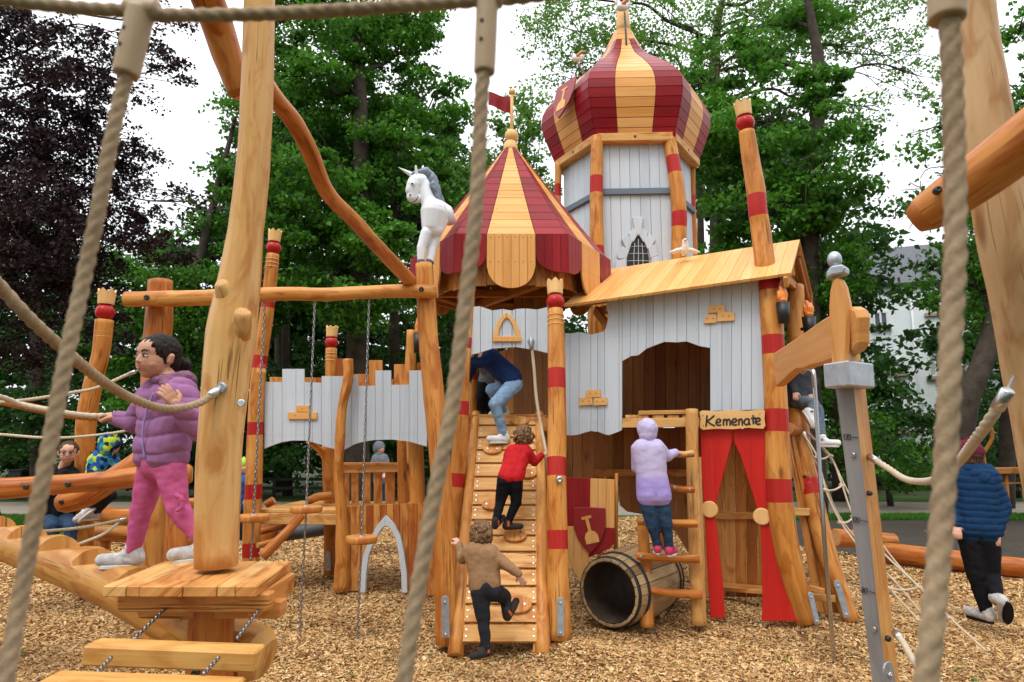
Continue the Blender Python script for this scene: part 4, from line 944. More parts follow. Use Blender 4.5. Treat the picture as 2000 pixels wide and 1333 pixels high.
    planks(mb2 := MB(), FW, [918, 938, 962, 981, 1000, 1007, 1026, 1049, 1070], [(918, 600), (938, 598.5), (938, 599), (962, 607), (981, 604), (1000, 607), (1007, 604), (1026, 603), (1049, 605), (1070, 600)],
           [(918, 694), (938, 689), (962, 681), (981, 680), (1007, 678), (1026, 681), (1049, 685), (1070, 690)], .024, gap=.0025, screws=[([(918, 622), (1070, 622)], 0), ([(918, 668), (1070, 666)], 0)], smi=1)
    lw = mb2.build('lintel_wall', [M['white'], M['screwpale']], t, bevel=.003)
    def frame_arch(W, L_, R_, base, wd, th, parent, n=.0):
        mb = MB()
        for side in (L_, R_):
            ol = [W.hit(*p) for p in side[0]] + [W.hit(*p) for p in side[1][::-1]]; mb.prism(W.pt(0, 0, n + th), W.U, Z, W.N, ol, th)
        mb.prism(W.pt(0, 0, n + th + .003), W.U, Z, W.N, [W.hit(*p) for p in base], th)
        return mb.build('arch_trim', M['roofwood'], parent, bevel=.003)
    frame_arch(FW, ([(964, 661), (966, 645), (972, 630), (980, 618), (989, 611)], [(973, 661), (975, 646), (980, 633), (985, 625), (990, 621)]), ([(1017, 661), (1014, 645), (1008, 630), (999, 618), (990, 611)], [(1007, 661), (1005, 646), (1000, 633), (995, 625), (990.5, 621)]), [(963, 658), (1018, 658), (1018, 668), (963, 668)], 0, .022, lw, .0)
    # anchor of the climbing rope
    mb = MB(); mb.disc(FW.at(1037, 667, .0), FW.N, .034, .012, 0, 16); mb.build('rope_anchor', M['galv'], lw)
    # floor, platform edge, inner walls
    zf = P(988, 812, 7.2).z; F5 = hexring(C, Re * .9, rot, zf - .05); mb = MB()
    for j in range(12):
        x0 = C.x - .50 + j * .98 / 12; x1 = x0 + .98 / 12 - .004; y0 = C.y - Re * .55; y1 = C.y + Re * .78
        mb.prism(V((0, 0, zf)), V((1, 0, 0)), V((0, 1, 0)), Z, [(x0, y0), (x1, y0), (x1, y1), (x0, y1)], .04)
    mb.build('floor_board', M['board'], t)
    mb = MB(); mb.beam(V((C.x - .48, 7.08, zf - .1)), V((C.x + .46, 7.0, zf - .1)), .06, .14); mb.build('floor_beam', M['board'], t)
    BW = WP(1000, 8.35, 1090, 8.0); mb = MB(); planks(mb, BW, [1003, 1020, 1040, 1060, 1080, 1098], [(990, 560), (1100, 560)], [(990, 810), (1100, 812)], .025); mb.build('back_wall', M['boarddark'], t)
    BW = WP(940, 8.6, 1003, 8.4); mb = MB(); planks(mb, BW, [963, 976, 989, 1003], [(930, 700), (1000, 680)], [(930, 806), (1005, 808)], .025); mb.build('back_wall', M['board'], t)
    # dark boards of the inner left, under the roof
    return t, C, Re, rot, zf
TT = tent_tower()
ZF = TT[4]
# ================= climbing ramp
def climbing_ramp():
    base = G(978, 1255); b0, b1 = P(890, 1262, 5.6), P(1060, 1250, 5.6); b0.z = b1.z = .03; t0, t1 = P(930, 808, 7.1), P(1053, 808, 7.1)
    t = empty('climbing_ramp', base, 'sloping slatted climbing ramp with oval footholds leading up to the tent roofed tower', 'ramp')
    Nn = (b1 - b0).cross(t0 - b0).normalized(); Nn = Nn if Nn.z > 0 else -Nn
    for a, b, s in ((b0, t0, -1), (b1, t1, 1)):
        mb = MB(); pts = [a + Nn * .0, a.lerp(b, .25), a.lerp(b, .5), a.lerp(b, .8), b]; sp = smooth_path(pts, 5); mb.tube(sp, lerp_list([.062, .058, .056, .05, .045], len(sp)), 14, 0, 1, wob=.05); mb.build('rail', [M['log'], M['end']], t)
    ns = 15; sm = MB(); D = []
    for i in range(ns):
        f0, f1 = .035 + .955 * i / ns + .003, .035 + .955 * (i + .90) / ns
        a, b, c, d = b0.lerp(t0, f0), b1.lerp(t1, f0), b1.lerp(t1, f1), b0.lerp(t0, f1)
        ins = (b - a) * .06; a, b = a + ins, b - ins; ins = (c - d) * .06; d, c = d + ins, c - ins; o = Nn * .035
        mb = MB(); mb.quad(a + o, b + o, c + o, d + o, .035, 0)
        for s in (.05, .95):
            for q in (.3, .7): mb.disc(a.lerp(b, s).lerp(d.lerp(c, s), q) + o, Nn, .009, .003, 1, 8)
        mb.build('slat', [M['boardpale'], M['screwpale']], t, bevel=.005)
    o = V((0, 0, CAMZ)); pc = b0 + Nn * .035
    global on_ramp
    def on_ramp(px, py, h=0.0):
        r = P(px, py, 1) - o; k = (pc + Nn * h - o).dot(Nn) / r.dot(Nn); return o + r * k
    for px, py, w in ((1015, 824, 36), (962, 880, 36), (1030, 928, 34), (960, 988, 38), (1006, 1048, 44), (1010, 1183, 56)):
        r = P(px, py, 1) - o; k = (pc - o).dot(Nn) / r.dot(Nn); c = o + r * k; rr = mpx(c.y, w / 2); U = (b1 - b0).normalized(); W_ = (t0 - b0).normalized(); mb = MB()
        ol = [(rr * math.cos(a_) * 1.0, rr * .62 * math.sin(a_)) for a_ in [6.2832 * q / 20 for q in range(20)]]; mb.prism(c + Nn * .03, U, W_, Nn, ol, .03); h = mb.build('foothold', M['log'], t, bevel=.006)
        mb = MB(); mb.disc(c + Nn * .03 - U * rr * .5, Nn, .011, .003, 0, 8); mb.build('bolt', M['screwpale'], h); mb = MB(); mb.disc(c + Nn * .03 + U * rr * .5, Nn, .011, .003, 0, 8); mb.build('bolt', M['screwpale'], h)
    for x in (898, 1044):
        mb = MB(); a = P(x, 1268, 5.6); a.z = -.02; mb.beam(a, a + V((0.02, .12, .22)), .04, .04, up=V((0, 1, 0))); mb.build('foot_stake', M['log'], t)
climbing_ramp()
# climbing rope down the ramp
mb = MB(); rp_ = smooth_path(PP((1038, 672, 6.6), (1043, 720, 6.6), (1048, 780, 6.58), (1058, 840, 6.5), (1066, 880, 6.35), (1070, 915, 6.3), (1074, 960, 6.25)), 6)
RP = empty('climbing_rope', rp_[0], 'white rope hanging from the lintel down the right side of the ramp', 'rope'); mb.rope(rp_, .016, segs=10); mb.build('rope', M['ropepale'], RP)
mb = MB(); mb.tube([P(1037, 660, 6.6), P(1038, 682, 6.59)], .019, 10); mb.build('ferrule', M['galv'], RP)
# ================= house "Kemenate"
HW = WP(1500, 6.45, 1105, 7.15)
if HW.U.x < 0: HW.U = -HW.U; HW.a, HW.b = HW.b, HW.a
def house():
    base = HW.at(1400, 1180); base.z = 0
    t = empty('play_house', base, 'grey boarded play house with yellow plank roof and the sign Kemenate', 'play house')
    N = HW.N
    # --- front wall: upper boards, opening, low palisade on the left
    topL = [(1103, 651), (1112, 652), (1117, 651), (1131, 650), (1148, 655), (1162, 651), (1170, 655), (1183, 646), (1184, 640), (1186, 630), (1189, 612), (1183, 590), (1184, 585)]
    eave = [(1184, 590), (1500, 545)]
    S1 = ([(1103, 668), (1500, 632)], 0); S2 = ([(1103, 826), (1215, 826)], 0)
    mb = MB()
    planks(mb, HW, [1103, 1113, 1131, 1154, 1167, 1181], [(1103, 651), (1113, 652), (1131, 649), (1143, 651), (1154, 654), (1167, 651), (1181, 647)], [(1103, 850), (1117, 851), (1131, 849), (1143, 845), (1155, 842), (1163, 844), (1167, 843), (1181, 849)], gap=.0016, screws=[S1, S2])
    planks(mb, HW, [1181, 1209, 1215], [(1181, 646), (1184, 640), (1189, 615), (1185, 605), (1183.5, 592), (1186, 588), (1215, 584)], [(1181, 849), (1189, 850.5), (1209, 843), (1215, 840)], gap=.0016, screws=[S1, S2])
    planks(mb, HW, [1215, 1231, 1246, 1262, 1276, 1297, 1322, 1341, 1365, 1387], eave, [(1213, 707), (1232, 696), (1247, 694), (1263, 681), (1297, 668), (1322, 669), (1341, 667), (1365, 676), (1387, 680)], gap=.0016, screws=[S1])
    planks(mb, HW, [1387, 1410, 1429, 1448, 1468, 1500], eave, [(1387, 803), (1500, 800)], gap=.0016, screws=[S1])
    fw = mb.build('front_wall', [M['white'], M['screwpale']], t, bevel=.003)
    # decorative wooden bricks on the wall
    for qs in (((1145, 762, 1174, 777), (1132, 777, 1159, 792), (1160, 777, 1187, 792)), ((1384, 597, 1417, 612), (1375, 615, 1400, 632), (1401, 610, 1435, 628))):
        for i, (x0, y0, x1, y1) in enumerate(qs):
            mb = MB(); ol = [HW.hit(x0, y1 + (1 if i else 0)), HW.hit(x1, y1 - 1), HW.hit(x1 - 1, y0), HW.hit(x0 + (5 if (i == 1 and x0 == 1375) else 1), y0 + 1)]; mb.prism(HW.pt(0, 0, .025), HW.U, Z, N, ol, .024, grain='u'); b = None; sm = MB(); c = HW.at((x0 + x1) / 2 - 6, (y0 + y1) / 2, .025); sm.disc(c, N, .007, .002, 0, 6); sm.disc(HW.at((x0 + x1) / 2 + 6, (y0 + y1) / 2, .025), N, .007, .002, 0, 6); mb.absorb(sm, 1); mb.build('wooden_brick', [M['roofwood'], M['screw']], fw, bevel=.006)
    # --- roof
    We = Wall(HW.pt(0, 0, .22), HW.pt(1, 0, .22)); Wr = Wall(HW.pt(0, 0, -.95), HW.pt(1, 0, -.95)); Wb = Wall(HW.pt(0, 0, -2.1), HW.pt(1, 0, -2.1))
    E1, E2 = We.at(1100, 596), We.at(1545, 533); R2 = Wr.at(1562, 468); R1 = Wr.at(1192, 522); B2 = Wb.at(1588, 578); B1 = B2 - (R2 - R1)
    R1 = R2 + (E1 - E2) * 1.0
    q = proj(R1)
    n = 19; mb = MB(); sm = MB()
    for i in range(n):
        f0, f1 = i / n, (i + 1) / n; a, b, c, d = E1.lerp(E2, f0), E1.lerp(E2, f1), R1.lerp(R2, f1), R1.lerp(R2, f0)
        a = a + (a - d).normalized() * rng.uniform(-.008, .008)
        mb.quad(a, b, c, d, .028, 0, .0015, along='ad'); NN = (b - a).cross(d - a).normalized()
        for s in (.12, .8): sm.disc(a.lerp(b, .5).lerp(d.lerp(c, .5), s), NN, .006, .002, 0, 6)
        b1_, b2_ = B1.lerp(B2, f0), B1.lerp(B2, f1); mb.quad(b2_, b1_, d, c, .028, 0, .0015, along='ad')
    mb.absorb(sm, 1); rf = mb.build('roof', [M['roofwood'], M['screw']], t, bevel=.003)
    mb = MB(); dn = V((0, 0, -.09))
    mb.beam(E2 + dn - HW.U * .05, R2 + dn - HW.U * .05, .04, .10); mb.beam(B2 + dn - HW.U * .05, R2 + dn - HW.U * .05, .04, .10)
    mb.beam(E2.lerp(R2, .25) + dn - HW.U * .12, B2.lerp(R2, .25) + dn - HW.U * .12, .05, .09)
    mb.build('gable_rafter', M['board'], t, bevel=.004)
    mb = MB(); mb.beam(E2.lerp(R2, .28) + V((0, 0, -.09)), E1.lerp(R1, .28) + V((0, 0, -.09)), .07, .1); mb.beam(R2 + V((0, 0, -.14)), R1 + V((0, 0, -.14)), .08, .12); mb.beam(B2.lerp(R2, .1) + V((0, 0, -.12)), B1.lerp(R1, .1) + V((0, 0, -.12)), .07, .1)
    mb.build('purlin', M['board'], t, bevel=.004)
    mb = MB(); mb.tube([HW.at(1186, 600, -.15), HW.at(1155, 590, -.5)], .05, 10); mb.beam(HW.at(1150, 596, -.3), HW.at(1187, 640, -.1), .05, .09); mb.build('brace', M['board'], t)
    # --- upper interior
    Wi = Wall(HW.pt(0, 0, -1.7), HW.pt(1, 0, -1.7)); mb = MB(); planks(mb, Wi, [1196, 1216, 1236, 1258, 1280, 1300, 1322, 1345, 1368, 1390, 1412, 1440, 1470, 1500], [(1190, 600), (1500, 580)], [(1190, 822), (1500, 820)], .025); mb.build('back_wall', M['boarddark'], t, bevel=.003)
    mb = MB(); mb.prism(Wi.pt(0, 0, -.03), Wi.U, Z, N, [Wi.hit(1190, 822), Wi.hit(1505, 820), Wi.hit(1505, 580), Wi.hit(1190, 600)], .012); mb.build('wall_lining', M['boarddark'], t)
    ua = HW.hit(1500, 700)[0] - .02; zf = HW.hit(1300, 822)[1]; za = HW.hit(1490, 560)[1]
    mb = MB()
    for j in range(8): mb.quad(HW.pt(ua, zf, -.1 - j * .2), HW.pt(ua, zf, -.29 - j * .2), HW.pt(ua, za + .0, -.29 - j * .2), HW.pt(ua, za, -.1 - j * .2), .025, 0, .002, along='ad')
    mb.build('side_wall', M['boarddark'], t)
    uL = HW.hit(1120, 700)[0]; mb = MB()
    for j in range(14): mb.prism(HW.pt(0, zf, 0), HW.U, N, Z, [(uL, -.06 - .125 * j), (ua, -.06 - .125 * j), (ua, -.18 - .125 * j), (uL, -.18 - .125 * j)], .03, grain='u')
    mb.build('floor_board', M['board'], t)
    mb = MB(); mb.prism(HW.pt(0, 0, .03), HW.U, Z, N, [HW.hit(1216, 818), HW.hit(1366, 816), HW.hit(1366, 834), HW.hit(1216, 836)], .06, grain='u'); mb.build('edge_beam', M['boardpale'], t, bevel=.004)
    mb = MB()
    for x in (1222, 1245, 1275, 1304, 1333): mb.prism(HW.pt(0, 0, .02), HW.U, Z, N, [HW.hit(x, 811), HW.hit(x + 22, 811), HW.hit(x + 22, 817), HW.hit(x, 817)], .05)
    mb.prism(HW.pt(0, 0, .035), HW.U, Z, N, [HW.hit(1248, 803), HW.hit(1345, 801), HW.hit(1345, 809), HW.hit(1248, 811)], .05, grain='u')
    mb.build('edge_block', M['boardpale'], t, bevel=.003)
    # --- posts
    pa, sp, rr = log_part('post', [(1503, 548, 6.42), (1508, 640, 6.4), (1514, 760, 6.38), (1519, 900, 6.35), (1525, 1000, 6.33), (1542, 1100, 6.33), (1574, 1214, 6.35)], (42, 43, 43, 48, 48, 46, 42), t, bands=((540, 569), (656, 693), (800, 844), (936, 981)), wob=.04, label='thick bowed front post with four red rings')
    steel_foot(P(1584, 1163, 6.18), P(1597, 1218, 6.15), V((.2, -1, .1)).normalized(), .05, pa)
    pb, sp, rr = log_part('post', [(1552, 560, 7.5), (1556, 640, 7.4), (1560, 760, 7.2), (1562, 860, 7.0), (1582, 950, 6.85), (1615, 1080, 6.65), (1662, 1214, 6.5)], (34, 34, 36, 38, 38, 36, 30), t, bands=((937, 968),), wob=.04)
    steel_foot(P(1636, 1140, 6.32), P(1655, 1206, 6.28), V((.1, -1, .1)).normalized(), .06, pb)
    log_part('post', [(1190, 560, 8.6), (1192, 800, 8.6), (1192, 1040, 8.6)], (22, 24, 24), t); log_part('post', [(1480, 540, 8.2), (1470, 800, 8.2), (1450, 1070, 8.2)], (22, 24, 24), t)
    # roof post with crown rising out of the roof on the right
    pc, sp, rr = log_part('crowned_post', [(1458, 257, 6.75), (1466, 310, 6.75), (1476, 370, 6.72), (1480, 410, 6.7), (1486, 450, 6.7), (1494, 516, 6.62), (1496, 540, 6.62)], (32, 35, 38, 37, 38, 39, 40), t, bands=((383, 423),), wob=.03)
    crown_on(pc, sp[0], sp[0] - sp[3], mpx(6.75, 17), grooves=False)
    # --- sign board
    W2 = Wall(HW.pt(0, 0, .16), HW.pt(1, 0, .16)); mb = MB()
    ol = [(1366, 805), (1372, 802), (1400, 804), (1430, 801), (1460, 803), (1490, 800), (1494, 803), (1493, 818), (1495, 832), (1491, 838), (1460, 836), (1430, 839), (1400, 838), (1373, 840), (1367, 836), (1368, 820)]
    mb.prism(W2.pt(0, 0, 0), HW.U, Z, N, [W2.hit(*p) for p in ol], .035, grain='u'); 
    for x, y in ((1373, 812), (1374, 832), (1484, 809), (1485, 829)): mb.disc(W2.at(x, y), N, .006, .003, 1, 6)
    sg = mb.build('name_sign', [M['crown'], M['screw']], t, bevel=.006)
    def strokes(W, sts, r, parent, mat, name='lettering', n=.0):
        mb = MB()
        for st in sts: mb.tube(smooth_path([W.at(x, y, n) for x, y in st], 4) if len(st) > 2 else [W.at(x, y, n) for x, y in st], r, 8, round_end=.5)
        return mb.build(name, mat, parent)
    K = [[(1381, 812), (1380, 822), (1379, 833)], [(1395, 812), (1388, 818), (1381, 823)], [(1381, 823), (1388, 828), (1396, 832)]]
    e = lambda x, y: [[(x, y + 1), (x + 5, y), (x + 8.5, y - 2.5), (x + 7, y - 6), (x + 3, y - 6), (x, y - 2), (x, y + 3), (x + 4, y + 6), (x + 9, y + 5)]]
    m1 = lambda x, y, w=7.5: [[(x, y - 6), (x, y + 6)], [(x, y - 1), (x + w * .35, y - 5.5), (x + w * .75, y - 5), (x + w * .85, y), (x + w * .85, y + 6)]]
    mm = lambda x, y: m1(x, y, 7.5) + [[(x + 6.4, y - 1), (x + 9, y - 5.5), (x + 12, y - 5), (x + 13, y), (x + 13, y + 6)]]
    a_ = lambda x, y: [[(x + 9, y - 5), (x + 4, y - 6), (x, y - 2), (x, y + 3), (x + 4, y + 6), (x + 8, y + 3), (x + 9, y - 4)], [(x + 9, y - 5), (x + 9, y + 2), (x + 11, y + 6)]]
    t_ = lambda x, y: [[(x + 4, y - 12), (x + 4, y), (x + 4.5, y + 5)], [(x, y - 6), (x + 9, y - 7)]]
    strokes(W2, K + e(1399, 825) + mm(1413, 825) + e(1430, 824.5) + m1(1443, 824.5, 8) + a_(1454, 824) + t_(1467, 823.5) + e(1476, 823), .0078, sg, M['black'], n=.001)
    # --- curtains (painted boards) and the door behind
    W3 = Wall(HW.pt(0, 0, .10), HW.pt(1, 0, .10)); xl = 1368
    Lft = [(1368, 838), (1400, 838), (1432, 838), (1430, 862), (1420, 900), (1408, 945), (1398, 985), (1397, 1005), (1403, 1060), (1411, 1130), (1416, 1208), (1387, 1208), (1382, 1120), (1376, 1000), (1370, 920)]
    Rgt = [(1432, 838), (1500, 838), (1503, 900), (1506, 1000), (1518, 1080), (1540, 1150), (1562, 1214), (1520, 1214), (1488, 1214), (1489, 1120), (1487, 1050), (1484, 1010), (1476, 985), (1462, 940), (1446, 890), (1434, 865)]
    for nm, ol, kn in (('curtain_board', Lft, (1386, 995)), ('curtain_board', Rgt, (1488, 1009))):
        mb = MB(); mb.prism(W3.pt(0, 0, 0), HW.U, Z, N, [W3.hit(*p) for p in ol], .03); cb = mb.build(nm, M['curtain'], t, bevel=.005)
        mb = MB(); c = W3.at(*kn, .002); mb.lathe(c, N, [(mpx(6.4, 16), 0), (mpx(6.4, 16), .018), (mpx(6.4, 14), .024)], 24); mb.build('round_knob', M['crown'], cb)
        mb = MB()   # routed joint lines between the boards
        for x in ((1396, 1384) if kn[0] < 1400 else (1467, 1497)):
            mb.beam(W3.at(x, 842, .0005), W3.at(x + (3 if x < 1420 else 0), 985 if x < 1460 else (950 if x < 1480 else 1205), .0005), .003, .002, up=N)
        mb.build('board_joint', M['shieldred'], cb)
    mb = MB(); mb.beam(W3.at(1366, 893, .02), W3.at(1376, 1200, .02), .035, .03, up=N); mb.build('door_strip', M['crown'], t)
    Wd = Wall(HW.pt(0, 0, -.75), HW.pt(1, 0, -.75)); mb = MB()
    xs = [1372, 1392, 1414, 1436, 1458, 1480, 1505]
    planks(mb, Wd, xs, [(1360, 840), (1510, 840)], [(1360, 1165), (1510, 1168)], .025); mb.build('inner_wall', M['board'], t, bevel=.003)
    mb = MB(); mb.prism(Wd.pt(0, 0, .04), HW.U, Z, N, [Wd.hit(1395, 1000), Wd.hit(1500, 1000), Wd.hit(1500, 1014), Wd.hit(1395, 1014)], .04, grain='u'); mb.build('cross_board', M['board'], t, bevel=.004)
    mb = MB(); zb = Wd.hit(1450, 1140)[1]; mb.prism(Wd.pt(0, zb, 0), HW.U, N, Z, [(Wd.hit(1400, 1140)[0], .02), (Wd.hit(1500, 1140)[0], .02), (Wd.hit(1500, 1140)[0], .26), (Wd.hit(1400, 1140)[0], .26)], .04, grain='u'); mb.build('bench_seat', M['board'], t, bevel=.004)
    # side wall boards leaning between the two stilts
    mb = MB()
    TL, TR = P(1535, 850, 6.75), P(1562, 850, 6.95); BL, BR = P(1592, 1196, 6.75), P(1650, 1200, 6.6)
    for j in range(3): f0, f1 = j / 3, (j + 1) / 3; mb.quad(BL.lerp(BR, f0), BL.lerp(BR, f1), TL.lerp(TR, f1), TL.lerp(TR, f0), .03, 0, .003, along='ad')
    mb.build('side_board', M['board'], t, bevel=.004)
    
    for a, b, w, h in ((P(1545, 1000, 6.65), P(1584, 1000, 6.75), .035, .07), (P(1580, 1148, 6.5), P(1610, 1156, 6.45), .05, .05), (P(1575, 1165, 6.6), P(1632, 1170, 6.5), .035, .06)): mb = MB(); mb.beam(a, b, w, h); mb.build('side_batten', M['boardpale'], t, bevel=.004)
    # --- under the floor on the left: brown boards
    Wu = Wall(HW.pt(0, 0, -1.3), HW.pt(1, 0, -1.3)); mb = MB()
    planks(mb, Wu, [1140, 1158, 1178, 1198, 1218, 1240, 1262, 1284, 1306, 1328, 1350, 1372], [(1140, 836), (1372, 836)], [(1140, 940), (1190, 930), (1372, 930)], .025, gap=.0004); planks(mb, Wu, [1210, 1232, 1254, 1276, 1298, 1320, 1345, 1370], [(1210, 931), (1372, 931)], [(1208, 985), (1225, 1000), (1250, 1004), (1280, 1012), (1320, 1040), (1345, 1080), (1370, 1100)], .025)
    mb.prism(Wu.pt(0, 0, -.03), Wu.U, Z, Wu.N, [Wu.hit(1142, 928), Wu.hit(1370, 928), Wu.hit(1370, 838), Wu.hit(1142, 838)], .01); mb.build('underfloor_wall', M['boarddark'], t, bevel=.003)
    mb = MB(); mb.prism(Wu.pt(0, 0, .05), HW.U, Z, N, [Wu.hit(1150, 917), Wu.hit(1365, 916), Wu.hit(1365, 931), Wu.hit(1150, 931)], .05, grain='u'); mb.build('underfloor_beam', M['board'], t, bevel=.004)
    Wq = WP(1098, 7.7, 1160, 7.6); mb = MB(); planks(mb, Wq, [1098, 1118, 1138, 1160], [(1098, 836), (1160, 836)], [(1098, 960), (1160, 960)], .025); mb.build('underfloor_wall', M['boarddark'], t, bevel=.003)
    # --- torches on the right post
    for (x, y, d, s) in ((1530, 612, 6.25, 1.0), (1581, 640, 6.9, .95)):
        k = mpx(d, 1); c = P(x, y, d); mb = MB(); mb.lathe(c - Z * 20 * k, Z, [(10 * k, 0), (13.5 * k, 41 * k), (11.5 * k, 41 * k), (10 * k, 34 * k), (0, 34 * k)], 18); to = mb.build('torch_cup', M['black'], t)
        mb = MB(); mb.ball(c + Z * 26 * k, 9 * k, sz=.8); mb.build('flame_base', M['flame'], to)
        fuse('flame', [(c + Z * 22 * k, 8 * k, c + Z * 38 * k + V((2 * k, 0, 0)), 9 * k), (c + Z * 38 * k + V((2 * k, 0, 0)), 9 * k, c + Z * 52 * k - V((3 * k, 0, 0)), 3.5 * k), (c + Z * 34 * k + V((5 * k, 0, 0)), 6 * k, c + Z * 48 * k + V((6 * k, 0, 0)), 2.5 * k), (c + Z * 30 * k - V((5 * k, 0, 0)), 6 * k, c + Z * 43 * k - V((8 * k, 0, 0)), 2.5 * k)], .007, M['flame'], to, 2)
        mb = MB(); mb.beam(c, c + V((-.03, .12, 0)), .03, .03); mb.build('bracket', M['black'], to)
    return t
def capsule_into(mb, p0, r0, p1, r1, segs=14, sc_=(1, 1)):
    """closed tapered capsule; sc_ squashes across"""
    ax = p1 - p0; L = ax.length
    if L < 1e-6: mb.ball(p0, r0, segs=segs, rings=8); return
    ax = ax / L; prof = []
    for k in range(5): a = math.pi / 2 * k / 4; prof.append((r0 * math.sin(a), -r0 * math.cos(a)))
    for k in range(5): a = math.pi / 2 * k / 4; prof.append((r1 * math.cos(a), L + r1 * math.sin(a)))
    mb.lathe(p0, ax, prof, segs)
def fuse(name, prims, voxel, mat, parent=None, smooth=3, disp=None, label=None, quilt=None):
    """one continuous surface grown from capsules (p0,r0,p1,r1) and ellipsoids (c,(rx,ry,rz),M)"""
    mb = MB()
    for q in prims:
        if len(q) == 4: capsule_into(mb, V(q[0]), q[1], V(q[2]), q[3])
        elif len(q) == 3: mb.ball(V(q[0]), 1.0, 0, q[1][0], q[1][1], q[1][2], 18, 12, q[2])
        else: mb.ball(V(q[0]), q[1], segs=16, rings=10)
    me = bpy.data.meshes.new('tmp'); me.from_pydata(mb.v, [], mb.f); o = bpy.data.objects.new('tmp', me); col.objects.link(o)
    r = o.modifiers.new('r', 'REMESH'); r.mode = 'VOXEL'; r.voxel_size = voxel; r.use_smooth_shade = True
    if smooth: s = o.modifiers.new('s', 'SMOOTH'); s.iterations = smooth; s.factor = .5
    dg = bpy.context.evaluated_depsgraph_get(); dg.update(); res = bpy.data.meshes.new_from_object(o.evaluated_get(dg)); bpy.data.objects.remove(o)
    if disp:
        amp, sc_, st = disp; n = len(res.vertices); co = np.zeros(n * 3, np.float32); no = np.zeros(n * 3, np.float32); res.vertices.foreach_get('co', co); res.vertex_normals.foreach_get('vector', no) if hasattr(res, 'vertex_normals') else res.vertices.foreach_get('normal', no)
        co = co.reshape(-1, 3); no = no.reshape(-1, 3)
        for i in range(n):
            p = V((co[i][0] * sc_[0], co[i][1] * sc_[1], co[i][2] * sc_[2])); co[i] += no[i] * amp * (noise.noise(p) + .5 * noise.noise(p * 2.1) - st)
            if quilt: co[i] += no[i] * quilt[0] * (abs(math.sin(math.pi * (co[i][2] + .035 * noise.noise(V((co[i][0] * 5, co[i][1] * 5, co[i][2] * 2)))) / quilt[1])) ** .45 - .8)
        res.vertices.foreach_set('co', co.ravel()); res.update()
    res.polygons.foreach_set('use_smooth', [True] * len(res.polygons)); res.materials.clear(); 
    for m in (mat if isinstance(mat, (list, tuple)) else [mat]): res.materials.append(m)
    res.name = name; ob = bpy.data.objects.new(name, res); col.objects.link(ob); attach(ob, parent)
    if label: ob['label'] = label
    return ob
house()
# ================= rung ladder in front of the house
def ladder():
    base = G(1310, 1215); t = empty('log_ladder', base, 'wooden log ladder with five rungs up to the opening of the house', 'ladder')
    log_part('rail', [(1351, 800, 6.5), (1352, 880, 6.48), (1356, 1000, 6.43), (1361, 1120, 6.38), (1365, 1220, 6.35)], (24, 24, 26, 28, 29), t, 'logpale', wob=.05)
    log_part('rail', [(1254, 1010, 6.45), (1259, 1090, 6.4), (1262, 1160, 6.35), (1264, 1225, 6.3)], (20, 24, 26, 26), t, 'log', wob=.06)
    for x0, y0, x1, y1, w, m in ((1312, 886, 1355, 886, 14, 'logpale'), (1308, 952, 1356, 956, 14, 'logred'), (1246, 1018, 1361, 1023, 16, 'log'), (1243, 1086, 1365, 1092, 15, 'logred'), (1241, 1150, 1370, 1162, 17, 'logred')):
        r, sp, rr = log_part('rung', [(x0, y0, 6.3), ((x0 + x1) / 2, (y0 + y1) / 2 + 2, 6.28), (x1, y1, 6.27)], (w, w * .9, w), t, m, wob=.06, wf=5)
        for x, y in ((x0 + 8, y0), (x1 - 10, y1)):
            mb = MB(); mb.disc(P(x, y, 6.28) + V((0, -mpx(6.3, w / 2) + .001, 0)), V((0, -1, 0)), .015, .006, 0, 10); mb.build('bolt', M['screwpale'], r)
ladder()
# ================= quartered shield panel and barrel below the house
def panel():
    W = WP(1106, 6.95, 1202, 6.85); base = W.at(1150, 1150); base.z = 0; t = empty('quartered_panel', base, 'red and yellow quartered board with a shovel shield beside the barrel', 'panel'); N = W.N
    for nm, ol, m in (('painted_board', [(1106, 933), (1153, 935), (1152, 1028), (1106, 1028)], 'red'), ('painted_board', [(1153, 935), (1200, 937), (1200, 1032), (1152, 1030)], 'yellow'), ('painted_board', [(1106, 1028), (1152, 1029), (1150, 1100), (1142, 1140), (1131, 1134), (1112, 1100), (1106, 1100)], 'yellow'), ('painted_board', [(1152, 1030), (1200, 1032), (1200, 1062), (1190, 1072), (1150, 1090)], 'red')):
        xs = sorted(set([min(p[0] for p in ol), max(p[0] for p in ol)])); mb = MB(); mb.prism(W.pt(0, 0), W.U, Z, N, [W.hit(*p) for p in ol], .03); mb.build(nm, M[m], t, bevel=.003)
    mb = MB()
    for x in (1121, 1136, 1168, 1184): mb.beam(W.at(x, 936, .0005), W.at(x, 1090 if x < 1150 else 1064, .0005), .003, .003, up=N)
    mb.build('board_joint', M['screw'], t)
    s = mpx(6.9, 42); shield(W.at(1152, 1034, .03), W.U, Z, N, s, t, 14)
    log_part('stake', [(1204, 925, 7.0), (1203, 1080, 7.0)], (7, 8), t, 'log')
panel()
